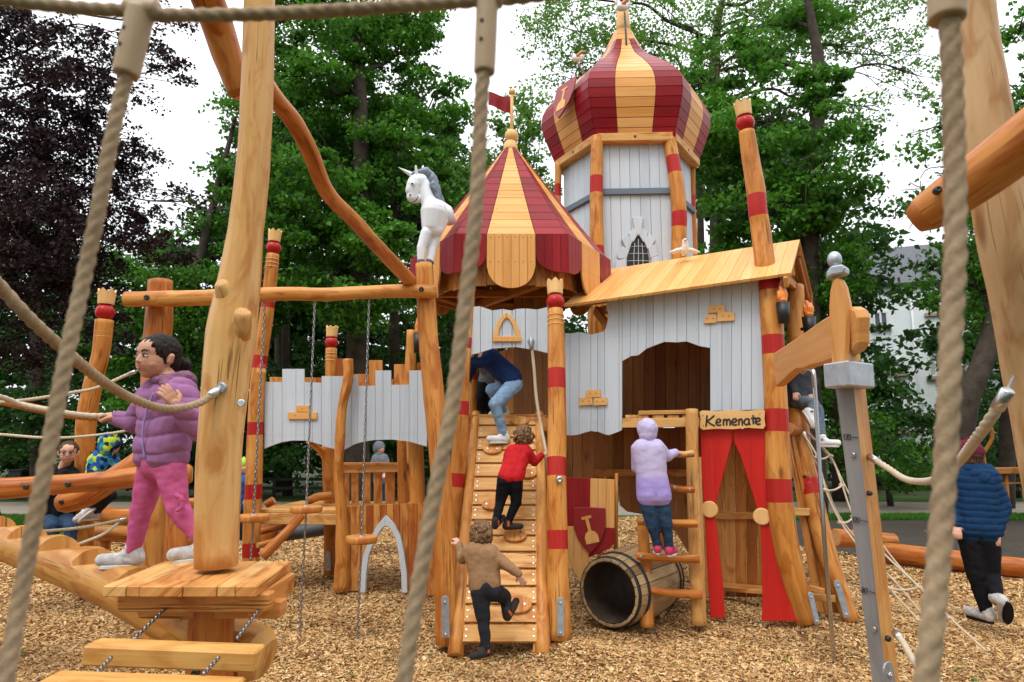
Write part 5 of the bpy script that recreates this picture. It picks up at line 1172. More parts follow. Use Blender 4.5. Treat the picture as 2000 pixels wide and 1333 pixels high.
def barrel():
    c0 = P(1188, 1136, 6.32); c1 = P(1282, 1120, 7.05); c0.z = .345; c1.z = .36; ax = (c1 - c0).normalized(); L = (c1 - c0).length
    t = empty('barrel', V(((c0.x + c1.x) / 2, (c0.y + c1.y) / 2, .02)), 'old oak barrel with black hoops lying open on the wood chips', 'barrel')
    r = .295; mb = MB(); nx = ax.cross(Z).normalized(); ny = nx.cross(ax); NS = 22
    pf = [(r, 0), (r * 1.10, L * .2), (r * 1.17, L * .5), (r * 1.10, L * .8), (r, L)]
    for k in range(NS):
        a0 = 2 * math.pi * (k + .03) / NS; a1 = 2 * math.pi * (k + .97) / NS; ro = rng.random() * 30; vs = []
        for rr, h in pf:
            for a, q in ((a0, rr), (a1, rr), (a1, rr - .028), (a0, rr - .028)): vs.append(c0 + ax * h + (nx * math.cos(a) + ny * math.sin(a)) * q)
        fs = []; us = []
        for i in range(4):
            for e in range(4):
                e2 = (e + 1) % 4; fs.append((i * 4 + e, i * 4 + e2, i * 4 + 4 + e2, i * 4 + 4 + e)); us.append([(ro + e * .07, ro + pf[i][1]), (ro + e * .07 + .07, ro + pf[i][1]), (ro + e * .07 + .07, ro + pf[i + 1][1]), (ro + e * .07, ro + pf[i + 1][1])])
        fs += [(3, 2, 1, 0), (16, 17, 18, 19)]; us += [[(ro, ro), (ro + .08, ro), (ro + .08, ro + .03), (ro, ro + .03)]] * 2
        mb.add(vs, fs, us, 0, False)
    mb.build('staves', M['oak'], t, bevel=.003)
    mb = MB(); mb.lathe(c0, ax, [(p[0] - .037, p[1] + (.002 if i == 0 else (-.002 if i == 4 else 0))) for i, p in enumerate(pf)], 44)
    mb.f = [f for f in mb.f if len(f) == 4]; k = len(mb.f); mb.uv = [[(u * .4, v * .4) for u, v in q] for q in mb.uv[:k]]; mb.m = mb.m[:k]; mb.sm = mb.sm[:k]; mb.build('dark_lining', plain('dark barrel inside', (.05, .032, .02), .8, 0, .5, 9, .4), t)  # dark sheet inside the staves, covering the gaps between them
    for h, w in ((.004, .035), (.14, .03), (L - .14, .03), (L - .04, .035)):
        def rad(x): 
            x /= L; return r * (1 + .17 * (1 - (2 * x - 1) ** 2))
        mb = MB(); mb.lathe(c0, ax, [(rad(h) + .001, h), (rad(h) + .006, h), (rad(h + w) + .006, h + w), (rad(h + w) + .001, h + w)], 44); mb.f = [f for f in mb.f if len(f) == 4]; k = len(mb.f); mb.uv = mb.uv[:k]; mb.m = mb.m[:k]; mb.sm = mb.sm[:k]
        mb.build('hoop', plain('blackened iron hoop', (.035, .037, .04), .5, .6, .3, 30), t)
M['oak'] = wood('weathered oak', (.20, .115, .05), (.33, .21, .10), (.46, .32, .17), var=.35, bstr=.35)
barrel()
# ================= left battlement wall with walkway
LW = WP(505, 7.8, 840, 7.6)
if LW.U.x < 0: LW.U = -LW.U
def battlement():
    base = LW.at(665, 1150); base.z = 0; t = empty('battlement_walkway', base, 'grey boarded battlement wall over a raised wooden walkway with gothic doorway', 'castle wall')
    N = LW.N; S = [([(500, 771), (840, 764)], 0), ([(500, 851), (840, 847)], 0)]
    topA = [(515, 746), (550.9, 747), (551, 721), (594, 721), (594.1, 747), (628, 748), (628.1, 735), (676, 735)]
    botA = [(510, 879), (530, 871), (550, 864), (570, 861), (600, 861), (620, 867), (640, 874), (660, 879), (676, 881)]
    mb = MB(); planks(mb, LW, [516, 533, 551, 578, 594, 610, 628, 648, 672], topA, botA, gap=.0018, screws=S)
    mb.build('wall_panel', [M['white'], M['screwpale']], t, bevel=.003)
    topB = [(670, 733), (699, 733), (699.1, 754), (733, 754), (733.1, 724), (764, 724), (764.1, 752), (799, 752), (799.1, 724), (834, 724)]
    botB = [(672, 879), (690, 869), (705, 864), (730, 860), (765, 859), (800, 863), (834, 873)]
    mb = MB(); planks(mb, LW, [672, 686, 699, 716, 733, 748, 764, 781, 799, 816, 834], topB, botB, gap=.0018, screws=S)
    mb.build('wall_panel', [M['white'], M['screwpale']], t, bevel=.003)
    for (x0, y0, x1, y1) in ((579, 793, 605, 805), (564, 806, 592, 819), (592, 806, 620, 819)):
        mb = MB(); mb.prism(LW.pt(0, 0, .025), LW.U, Z, N, [LW.hit(x0, y1), LW.hit(x1, y1), LW.hit(x1, y0), LW.hit(x0, y0)], .024, grain='u'); mb.disc(LW.at((x0 + x1) / 2, (y0 + y1) / 2, .025), N, .007, .002, 1, 6); mb.build('wooden_brick', [M['roofwood'], M['screw']], t, bevel=.006)
    # rear parapet, raw boards
    BW = WP(520, 9.7, 840, 9.4); mb = MB()
    planks(mb, BW, [526, 552, 580, 617, 655, 690, 720, 747, 769, 797, 822], [(526, 737), (580, 737), (617, 738), (655, 738), (655.1, 701), (690, 701), (690.1, 731), (720, 731), (720.1, 704), (747, 704), (747.1, 741), (769, 741), (769.1, 712), (797, 712), (797.1, 709), (822, 709)], [(526, 800), (822, 800)], gap=.003)
    mb.build('rear_parapet', M['boardred'], t, bevel=.003)
    # posts
    p, sp, rr = log_part('crowned_post', [(533, 497, 7.75), (527, 560, 7.75), (520, 620, 7.75), (506, 720, 7.75), (500, 800, 7.75), (497, 900, 7.75), (493, 1000, 7.75), (488, 1150, 7.75)], (25, 26, 27, 28, 29, 32, 32, 33), t, bands=((590, 602), (695, 720), (825, 850), (946, 975), (1060, 1088)), wob=.05)
    crown_on(p, sp[0], sp[0] - sp[4], mpx(7.75, 13))
    p, sp, rr = log_part('crowned_post', [(647, 681, 9.6), (646, 760, 9.6), (645, 900, 9.6)], (22, 23, 24), t, wob=.04); crown_on(p, sp[0], V((0, 0, 1)), mpx(9.6, 11.5))
    p, sp, rr = log_part('post', [(804, 646, 9.4), (800, 760, 9.4), (795, 1000, 9.4)], (20, 22, 24), t, wob=.05)
    k = mpx(9.2, 1); c = P(816, 668, 9.2); mb = MB(); mb.lathe(c - Z * 22 * k, Z, [(7 * k, 0), (9 * k, 40 * k), (0, 40 * k)], 14); to = mb.build('torch_cup', M['black'], p)
    fuse('flame', [(c + Z * 20 * k, 6 * k, c + Z * 32 * k, 7 * k), (c + Z * 32 * k, 7 * k, c + Z * 48 * k, 3 * k)], .008, M['flame'], to, 2)
    log_part('branch_post', [(679, 703, 7.6), (680, 740, 7.58), (668, 800, 7.56), (664, 860, 7.55), (661, 930, 7.55), (667, 1000, 7.55), (669, 1080, 7.55), (666, 1152, 7.55)], (19, 20, 18, 19, 19, 21, 27, 30), t, wob=.12, wf=4)
    p, sp, rr = log_part('post', [(640, 870, 8.6), (643, 940, 8.6), (645, 1000, 8.6), (646, 1122, 8.6)], (23, 25, 25, 26), t, wob=.05); steel_foot(P(641, 1080, 8.48), P(641, 1116, 8.48), V((0, -1, 0)), .055, p)
    log_part('brace', [(603, 862, 8.2), (625, 880, 8.5), (640, 905, 8.6)], (12, 12, 12), t, wob=.06)
    log_part('brace', [(604, 978, 8.4), (622, 971, 8.3), (650, 968, 8.3)], (15, 16, 14), t, wob=.06)
    log_part('post', [(784, 850, 8.3), (786, 920, 8.3), (788, 1000, 8.3)], (18, 19, 20), t, wob=.05); log_part('post', [(812, 850, 7.9), (816, 1000, 7.9), (820, 1145, 7.9)], (28, 30, 34), t, wob=.05)
    # deck
    zd = LW.hit(600, 997)[1]; ua, ub = LW.hit(505, 997)[0], LW.hit(835, 985)[0]; n = 9
    mb = MB()
    for j in range(n):
        d0, d1 = -.05 - j * .125, -.05 - (j + 1) * .125 + .004; mb.prism(LW.pt(0, zd, 0), LW.U, N, Z, [(ua, d1), (ub, d1), (ub, d0), (ua, d0)], .035, grain='u')
    mb.build('deck_board', M['boardpale'], t, bevel=.003)
    mb = MB(); mb.beam(LW.pt(ua, zd - .10, -.06), LW.pt(LW.hit(664, 1000)[0], zd - .10, -.06), .05, .12); mb.build('edge_beam', M['boardpale'], t, bevel=.004)
    # parapet railing
    GW = WP(672, 8.45, 800, 8.4)
    if GW.U.x < 0: GW.U = -GW.U
    mb = MB(); mb.prism(GW.pt(0, 0, .04), GW.U, Z, GW.N, [GW.hit(670, 908), GW.hit(800, 906), GW.hit(800, 922), GW.hit(670, 924)], .04, grain='u'); mb.build('hand_rail', M['boardpale'], t, bevel=.003)
    mb = MB(); mb.prism(GW.pt(0, GW.hit(700, 904)[1], 0), GW.U, GW.N, Z, [(GW.hit(670, 908)[0], -.06), (GW.hit(800, 906)[0], -.06), (GW.hit(800, 906)[0], .07), (GW.hit(670, 908)[0], .07)], .03, grain='u'); mb.build('top_rail', M['boardred'], t, bevel=.003)
    for a, b in ((673, 682), (686, 700), (708, 723), (730, 746), (752, 771), (776, 793), (802, 817)):
        mb = MB(); mb.prism(GW.pt(0, 0, 0), GW.U, Z, GW.N, [GW.hit(a, 984), GW.hit(b, 984), GW.hit(b, 912), GW.hit(a, 912)], .025); mb.build('baluster', M['board'], t, bevel=.003)
    # lower wall with the gothic doorway
    DW = WP(664, 7.6, 850, 7.5)
    if DW.U.x < 0: DW.U = -DW.U
    mb = MB(); archL = [(704, 1157), (706, 1120), (711, 1085), (722, 1055), (738, 1026), (755, 1006)]; archR = [(755, 1006), (772, 1024), (784, 1048), (791, 1080), (796, 1120), (797, 1157)]
    planks(mb, DW, [664, 684, 704], [(664, 991), (704, 988)], [(664, 1150), (704, 1156)], gap=.002)
    xs = [704, 716, 729, 742, 755, 768, 781, 797]; bot = [(a, b) for a, b in archL[1:]] + [(a, b) for a, b in archR[1:-1]]; bot = [(704, 1100)] + bot[0:] + [(797, 1118)]
    bot = sorted(set(bot)); planks(mb, DW, xs, [(704, 988), (797, 984)], bot, gap=.002); planks(mb, DW, [797, 815, 835, 852], [(797, 984), (852, 982)], [(797, 1158), (852, 1165)], gap=.002)
    mb.build('doorway_wall', M['boardred'], t, bevel=.003)
    for A, s in ((archL, 1), (archR, 1)):
        inn = [(x + (11 if A is archL else -11) * (.55 if y < 1012 else 1), y + (22 if y < 1012 else (4 if y < 1040 else 0))) for x, y in A]
        if A is archL: inn[-1] = (755, 1027)
        else: inn[0] = (755, 1027)
        mb = MB(); mb.prism(DW.pt(0, 0, .035), DW.U, Z, DW.N, [DW.hit(*p) for p in A] + [DW.hit(*p) for p in inn[::-1]], .045); mb.build('arch_trim', M['white'], t, bevel=.004)
battlement()
def seesaw_stairs():
    b = G(560, 1080); t = empty('log_stairs', b, 'brown log side steps leaning up to the left end of the raised walkway', 'steps')
    log_part('stringer', [(588, 1008, 7.4), (555, 1045, 7.2), (512, 1088, 7.1)], (16, 18, 22), t, 'logred', wob=.06); log_part('stringer', [(640, 1000, 8.6), (570, 1024, 8.4), (505, 1040, 8.2)], (12, 12, 12), t, 'logred', wob=.06)
    log_part('rung', [(503, 1066, 7.2), (538, 1056, 7.4)], (10, 10), t, 'logred'); log_part('side_log', [(500, 1010, 8.6), (520, 1003, 8.8), (548, 998, 8.9)], (24, 26, 26), t, 'logred'); log_part('post', [(524, 1020, 8.5), (526, 1066, 8.5)], (34, 34), t, 'logred')
    log_part('peg', [(520, 986, 8.2), (535, 978, 8.2)], (14, 16), t, 'logred')
seesaw_stairs()
mb = MB(); g = G(565, 1046); pts = [P(505, 1052, 9.0), P(570, 1042, 9.2), P(640, 1032, 9.3)]; mb.tube(smooth_path(pts, 4), .09, 10); mb.build('edging_tube', plain('dark grey edging', (.07, .075, .085), .6), label='dark grey edging strip between the wood chips and the lawn', cat='edging', base=V((pts[1].x, pts[1].y, 0)))
# ================= swing beam on two posts, with hanging discs
def beam_frame():
    b = P(865, 1250, 5.7); b.z = 0; t = empty('beam_frame', b, 'long horizontal log on two tall round posts carrying the chained discs', 'climbing frame')
    p, sp, rr = log_part('cross_beam', [(246, 585, 6.0), (330, 584, 6.0), (450, 580, 6.0), (560, 574, 6.0), (640, 576, 6.0), (740, 570, 6.0), (854, 570, 6.0)], (30, 33, 32, 28, 27, 27, 28), t, wob=.07, wf=3)
    bolt(P(286, 581, 5.92), V((0, -1, 0)), .024, p); bolt(P(823, 565, 5.93), V((0, -1, 0)), .022, p)
    p, sp, rr = log_part('post', [(828, 516, 6.12), (833, 610, 6.12), (840, 700, 6.08), (852, 820, 6.0), (862, 930, 5.92), (868, 1060, 5.85), (870, 1258, 5.75)], (35, 38, 40, 42, 40, 40, 38), t, wob=.06, wf=3)
    steel_foot(P(869, 1172, 5.6), P(871, 1246, 5.58), V((0, -1, 0)), .06, p)
    log_part('post', [(313, 549, 6.2), (311, 620, 6.2), (303, 720, 6.2), (306, 850, 6.15), (318, 1000, 6.1), (324, 1150, 6.05), (326, 1240, 6.0)], (46, 52, 50, 50, 54, 56, 56), t, 'logred', wob=.06)
beam_frame()
for i, (x0, x1, dx, dy, w, yb, lab) in enumerate(((411, 384, 383, 1102, 56, 1240, 'round wooden disc on a chain hidden close behind the thick honey pole'), (517, 482, 495, 1012, 58, 1236, 'round wooden disc on a chain in front of the tall banded post'), (615, 596, 598, 995, 60, 1236, 'highest round wooden disc on a chain, left of the crooked branch post'), (721, 706, 706, 1054, 60, 1240, 'lowest round wooden disc on a chain, before the gothic doorway'))):
    top = P(x0, 590, 6.0); d = P(dx, dy, 6.0); bt = G(x1, yb); bt.y = 6.0; bt = V((d.x - .01, 6.0, .02)); t = empty('hanging_disc', d, lab, 'hanging disc', 'wooden discs hanging on chains')
    mb = MB(); mb.chain([top + Z * .05, d + Z * .03], .042, .0048); mb.build('chain', M['chain'], t)
    mb = MB(); mb.chain([d - Z * .03, bt], .042, .0048); mb.build('anchor_chain', M['chain'], t)
    mb = MB(); r = mpx(6.0, w / 2); mb.lathe(d - Z * .028, Z, [(r * .94, 0), (r, .012), (r, .044), (r * .95, .056)], 28); o = mb.build('disc', M['board'], t); mb = MB(); mb.disc(d + Z * .028, Z, .035, .006, 0, 12); mb.build('washer', M['steel'], o)
# ================= two curved logs on the thick pole
t = empty('curved_brace', P(530, 185, 3.4), 'long crooked orange log running from the thick pole down to the right hand frame post', 'log')
log_part('log', [(505, 140, 3.36), (535, 190, 3.4), (575, 240, 3.6), (607, 300, 3.8), (628, 355, 4.1), (650, 390, 4.35), (690, 430, 4.7), (735, 480, 5.2), (800, 548, 6.0)], (36, 38, 37, 34, 33, 31, 30, 29, 28), t, 'logred', wob=.07, wf=3)
t = empty('overhead_log', P(450, 120, 3.3), 'thick orange log dropping in from the top edge behind the thick pole', 'log')
log_part('log', [(360, -130, 2.9), (395, -30, 3.1), (425, 50, 3.25), (445, 110, 3.32), (468, 178, 3.38)], (80, 72, 66, 62, 50), t, 'logred', wob=.06, round_end=.8)
# ================= platform with the tall pole
def platform():
    zt = CAMZ - (1131 - 861) / FPX * 2.8; base = G(420, 1500); base = V((P(425, 861, 3.05).x, 3.05, 0)); t = empty('pole_platform', base, 'small square wooden platform with a thick pale pole standing on it', 'platform')
    x0, x1 = P(224, 861, 2.8).x, P(517, 861, 2.8).x; y0, y1 = 2.8, 3.37; dx = -.03; n = 6; sh = P(338, 861, 3.37).x - x0; xe = P(580, 861, 3.37).x
    ws = [0, .15, .24, .52, .74, .86, 1]
    for a, b in zip(ws, ws[1:]):
        mb = MB(); F0, F1 = V((x0 + (x1 - x0) * a + .0015, y0 + rng.uniform(-.003, .003), zt)), V((x0 + (x1 - x0) * b - .0015, y0, zt)); B0, B1 = V((x0 + sh + (xe - x0 - sh) * a + .0015, y1, zt)), V((x0 + sh + (xe - x0 - sh) * b - .0015, y1, zt))
        F1.y = F0.y; mb.quad(F0, F1, B1, B0, .042, 0, 0, along='ad'); mb.build('deck_board', M['boardpale' if rng.random() < .5 else 'board'], t, bevel=.004)
    for (xa, xb, yb, z0) in ((253, 541, 2.86, zt - .078), (292, 565, 3.02, zt - .142)):
        mb = MB(); a, b = P(xa, 861, yb), P(xb, 861, yb); hh = .036; L_ = b.x - a.x; c_ = .02
        mb.prism(V((a.x, yb - .0, z0)), V((1, 0, 0)), Z, V((0, -1, 0)), [(0, hh), (0, -hh + c_), (c_ * .3, -hh + c_ * .3), (c_, -hh), (L_ - c_, -hh), (L_ - c_ * .3, -hh + c_ * .3), (L_, -hh + c_), (L_, hh)], .07, grain='u'); o = mb.build('support_beam', M['boardred'], t, bevel=.005)
        if yb < 2.9: bolt(P(408, 1156, 2.853), V((0, -1, 0)), .019, o)
    for xa, xb in ((522, 562),):
        mb = MB(); mb.beam(V((P(xa + 8, 861, 3.0).x, 2.88, zt - .09)), V((P(xa + 8, 861, 3.0).x, 3.33, zt - .09)), .05, .09); mb.build('support_beam', M['boardred'], t, bevel=.005)
    pl_, sp, rr = log_part('pole', [(508, -150, 3.1), (507, -20, 3.1), (503, 150, 3.1), (496, 300, 3.1), (480, 450, 3.1), (466, 560, 3.1), (452, 650, 3.1), (440, 760, 3.1), (428, 900, 3.1), (422, 1106, 3.1)], (62, 64, 64, 65, 68, 84, 94, 87, 82, 78), t, 'logpale', wob=.05, wf=2.2)
    for (a, b, w0, w1) in (((456, 600, 3.1), (432, 554, 3.0), 60, 26), ((466, 670, 3.09), (474, 612, 3.0), 46, 34)):
        mb = MB(); p, q = P(*a), P(*b); mb.tube(smooth_path([p, p.lerp(q, .6), q], 4), lerp_list([mpx(3.1, w0 / 2), mpx(3.1, (w0 + w1) / 4), mpx(3, w1 / 2)], 9), 14, 0, 1, round_end=.4, wob=.1); mb.build('branch_stub', [M['logpale'], M['end']], pl_)
    log_part('stem', [(415, 1180, 3.1), (410, 1300, 3.1), (405, 1600, 3.1)], (80, 82, 84), t, 'logred', wob=.03)
    bolt(P(381, 1314, 2.99), V((0, -1, 0)), .016, t)
    mb = MB(); mb.disc(P(434, 758, 3.0), V((-.25, -1, 0)).normalized(), .026, .012, 0, 16); mb.build('eye_plate', M['galv'], pl_); mb = MB(); mb.disc(P(471, 788, 3.0), V((.25, -1, 0)).normalized(), .018, .012, 0, 16); mb.build('eye_plate', M['steel'], pl_)
    for x, y in ((333, 1179), (512, 1181)): mb = MB(); mb.disc(P(x, y, 2.945), V((0, -1, 0)), .024, .012, 0, 18); mb.build('anchor_plate', M['crown'], t)
platform()
def bridge():
    t = empty('plank_bridge', P(300, 1290, 2.3), 'two thick honey coloured planks hung on chains before the platform', 'plank bridge')
    A = []
    for (xa, xb, ya, yb, d, dd) in ((162, 499, 1262, 1275, 2.38, .10), (73, 455, 1331, 1345, 2.06, .10)):
        a, b = P(xa, ya, d), P(xb, yb, d); c = V((0, dd, .0)); a2, b2 = a + c, b + c; mb = MB(); mb.quad(a, b, b2, a2, mpx(d, 36), 0); mb.build('plank', M['plank'], t, bevel=.006); A.append((a, b, a2, b2))
    for x0, y0, k0, x1, x2 in ((333, 1180, 2.93, 262, 210), (513, 1182, 2.93, 463, 420)):
        s = P(x0, y0, k0); m_ = P(x1, 1245, 2.5); m_.z = A[0][0].z - .01; mb = MB(); mb.chain([s, m_], .028, .0046); mb.build('chain', M['steelchain'], t)
        f = P(x2 + 8, 1282, 2.36); g_ = P(x2 - 22, 1310, 2.15); mb = MB(); mb.chain([V((f.x, f.y, A[0][0].z - .03)), V((g_.x, g_.y, A[1][0].z - .01))], .028, .0046); mb.build('chain', M['steelchain'], t)
M['plank'] = wood('yellow honey plank', (.44, .19, .045), (.61, .31, .08), (.70, .41, .13), var=.15, bstr=.2, crack=True)
M['steelchain'] = plain('bright chain', (.30, .30, .31), .25, 1.0, .2, 60)
bridge()
M['logyellow'] = wood('yellow stained log', (.38, .15, .028), (.58, .29, .075), (.70, .41, .13), per='object', var=.1, grain=(10, .9), crack=True, rough=.38)
def notched_log():
    pts = [(-250, 985, 5.4), (-100, 1020, 5.0), (0, 1050, 4.6), (80, 1078, 4.25), (160, 1110, 3.92), (240, 1146, 3.62), (320, 1190, 3.45), (400, 1232, 3.36), (460, 1262, 3.32), (500, 1280, 3.3)]
    w = PP(*pts); sp = []
    for a, b in zip(w, w[1:]):
        n = max(2, int((b - a).length / .012)); sp += [a.lerp(b, k / n) for k in range(n)]
    sp.append(w[-1]); base = V(w[4]); base.z = 0; t = empty('notched_log', base, 'big pale balance log with sawn notched treads under the girl', 'balance log')
    r = .128; mb = MB(); segs = 32; mb.tube(sp, r, segs, 0, 1, None, wob=.04, wf=1.6, round_end=.6)
    L = 0; st = .46
    for i in range(len(sp)):
        if i: L += (sp[i] - sp[i - 1]).length
        f = ((L + .10) % st) / st; h = r * (.38 + .62 * f ** .8)
        for k in range(segs):
            j = i * segs + k; v = V(mb.v[j]); up = v.z - sp[i].z
            if up > h: mb.v[j] = (v.x, v.y, sp[i].z + h)
    nl = mb.build('log', [M['logyellow'], M['logyellow']], t); nl.data.set_sharp_from_angle(angle=R(28))
    log_part('support', [(-120, 1040, 5.0), (-120, 1320, 5.0)], (50, 52), t)
notched_log()
# ================= left crowned post, log seats and rails
def left_group():
    b = G(165, 930); t = empty('crowned_post', P(165, 1160, 7.5), 'pale leaning post with red ball and crown at the left behind the ropes', 'post'); t.location.z = 0
    p, sp, rr = log_part('post', [(204, 626, 7.5), (197, 690, 7.5), (183, 744, 7.5), (169, 819, 7.5), (165, 925, 7.5), (165, 1160, 7.5)], (34, 32, 34, 37, 33, 34), t, wob=.04, end='logpale'); crown_on(p, sp[0], sp[0] - sp[5], mpx(7.5, 16))
    t = empty('log_rail', P(150, 955, 5.2), 'long reddish orange log rail crossing behind the girl at hip height', 'log'); p, sp, rr = log_part('log', [(-80, 958, 5.0), (0, 955, 5.1), (100, 948, 5.2), (200, 940, 5.3), (290, 930, 5.4), (368, 927, 5.5)], (42, 40, 38, 36, 40, 40), t, 'logred', wob=.05, round_end=.5)
    bolt(P(50, 952, 5.06), V((0, -1, 0)), .02, p); bolt(P(132, 947, 5.15), V((0, -1, 0)), .02, p); log_part('support', [(-70, 960, 5.0), (-72, 1310, 5.0)], (44, 46), t, 'logred')
    log_part('support', [(345, 930, 5.6), (345, 1240, 5.6)], (40, 44), t, 'logred')
    t = empty('forked_log', P(180, 965, 5.6), 'forked honey coloured log sloping up to the right below the seated child', 'log'); p, sp, rr = log_part('log', [(127, 981, 5.6), (170, 968, 5.6), (215, 940, 5.65), (265, 905, 5.7), (310, 870, 5.8)], (42, 44, 42, 38, 34), t, 'logred', wob=.07, round_end=.8); bolt(P(119, 981, 5.5), V((0, -1, 0)), .018, p)
    log_part('support', [(300, 880, 5.85), (300, 1100, 5.8), (300, 1255, 5.75)], (34, 36, 38), t, 'log')
    t = empty('thin_log_rail', P(100, 800, 6.3), 'thin curved orange handrail log at the left behind the ropes', 'log'); log_part('log', [(-60, 770, 6.3), (0, 783, 6.3), (80, 800, 6.3), (150, 812, 6.4), (225, 816, 6.6), (300, 800, 6.8)], (15, 15, 16, 15, 14, 14), t, 'logred', wob=.05); log_part('support', [(300, 802, 6.9), (300, 1190, 6.9)], (22, 26), t, 'logred'); log_part('support', [(-50, 775, 6.4), (-55, 1200, 6.4)], (22, 26), t, 'logred')
    t = empty('low_log', P(205, 1005, 7.4), 'low orange log lying behind the climbing ropes at the left', 'log'); log_part('log', [(165, 1002, 7.4), (205, 1005, 7.4), (250, 1010, 7.3), (300, 1012, 7.2)], (28, 28, 30, 30), t, 'logred', wob=.05); log_part('support', [(175, 1010, 8.2), (175, 1130, 8.2)], (38, 40), t, 'board' if 0 else 'log')
    t = empty('low_log', P(365, 1056, 7.4), 'low yellow log between the girl and the thick pole', 'log'); log_part('log', [(180, 1040, 7.8), (300, 1048, 7.6), (385, 1058, 7.4), (430, 1064, 7.3)], (30, 30, 28, 28), t, 'log', wob=.05); log_part('support', [(205, 1045, 7.8), (205, 1150, 7.8)], (20, 20), t); log_part('support', [(415, 1062, 7.4), (415, 1165, 7.4)], (20, 20), t)
    t = empty('low_log', P(400, 985, 8.2), 'short reddish log seat behind the thick pole', 'log'); log_part('log', [(345, 985, 8.2), (400, 982, 8.2), (450, 980, 8.2)], (18, 22, 20), t, 'logred'); log_part('support', [(400, 985, 8.3), (400, 1140, 8.3)], (20, 20), t, 'logred')
left_group()
# ================= ropes
def rope_thing(name, label, pts, r, mat='ropepale', ferr=None, segs=12, group=None, cat='rope'):
    w = smooth_path(PP(*pts), 8); t = empty(name, w[0], label, cat, group); mb = MB(); mb.rope(w, r, 0, segs); mb.build('rope', M[mat], t)
    for f in ferr or []:
        a, b = (w[0], w[1]) if f == 0 else (w[-1], w[-2]); d = (b - a).normalized(); mb = MB(); mb.tube([a - d * .008, a + d * r * 3.2], r * 1.16, 14, round_end=.3); mb.build('ferrule', M['steel'], t)
    return t
rope_thing('handrail_rope', 'nearest thick tan handrail rope sagging from the left edge to the thick pole', [(-120, 430, 1.35), (-50, 510, 1.5), (0, 560, 1.63), (60, 625, 1.72), (130, 688, 1.88), (190, 738, 2.1), (250, 775, 2.4), (310, 797, 2.65), (355, 797, 2.8), (395, 785, 2.93), (428, 760, 3.0)], .0165, 'ropetan', [1], 16)
rope_thing('handrail_rope', 'pale rope held by the girl in the purple jacket', [(-100, 755, 3.2), (0, 776, 3.4), (40, 790, 3.5), (94, 801, 3.55), (169, 812, 3.6), (225, 811, 3.65), (281, 807, 3.62), (330, 799, 3.6), (372, 786, 3.5)], .0150, 'ropepale', [1])
t = rope_thing('handrail_rope', 'thin upper rope ending in a silver ferrule behind the girl', [(262, 727, 5.2), (249, 732, 5.2), (188, 758, 5.1), (142, 767, 5.1), (90, 776, 5.0), (37, 783, 5.0), (-40, 788, 4.9), (-120, 788, 4.9)], .013, 'ropepale', [0]); mb = MB(); mb.chain(PP((262, 727, 5.2), (292, 714, 5.9)), .03, .004); mb.build('chain', M['chain'], t)
rope_thing('handrail_rope', 'thin lower rope level with the seated woman', [(-100, 845, 6.0), (0, 849, 6.0), (80, 855, 6.0), (150, 854, 6.1), (245, 842, 6.2), (300, 822, 6.3)], .0125, 'ropepale')
rope_thing('net_rope', 'low rope stretched above the notched log', [(60, 1040, 5.3), (85, 1038, 5.3), (165, 1030, 5.4), (245, 1014, 5.6)], .012, 'ropepale', [1]); rope_thing('net_rope', 'short slanting rope meeting the low rope near the silver ferrule', [(140, 1068, 5.2), (170, 1057, 5.3), (205, 1042, 5.4), (236, 1018, 5.6)], .012, 'ropepale')
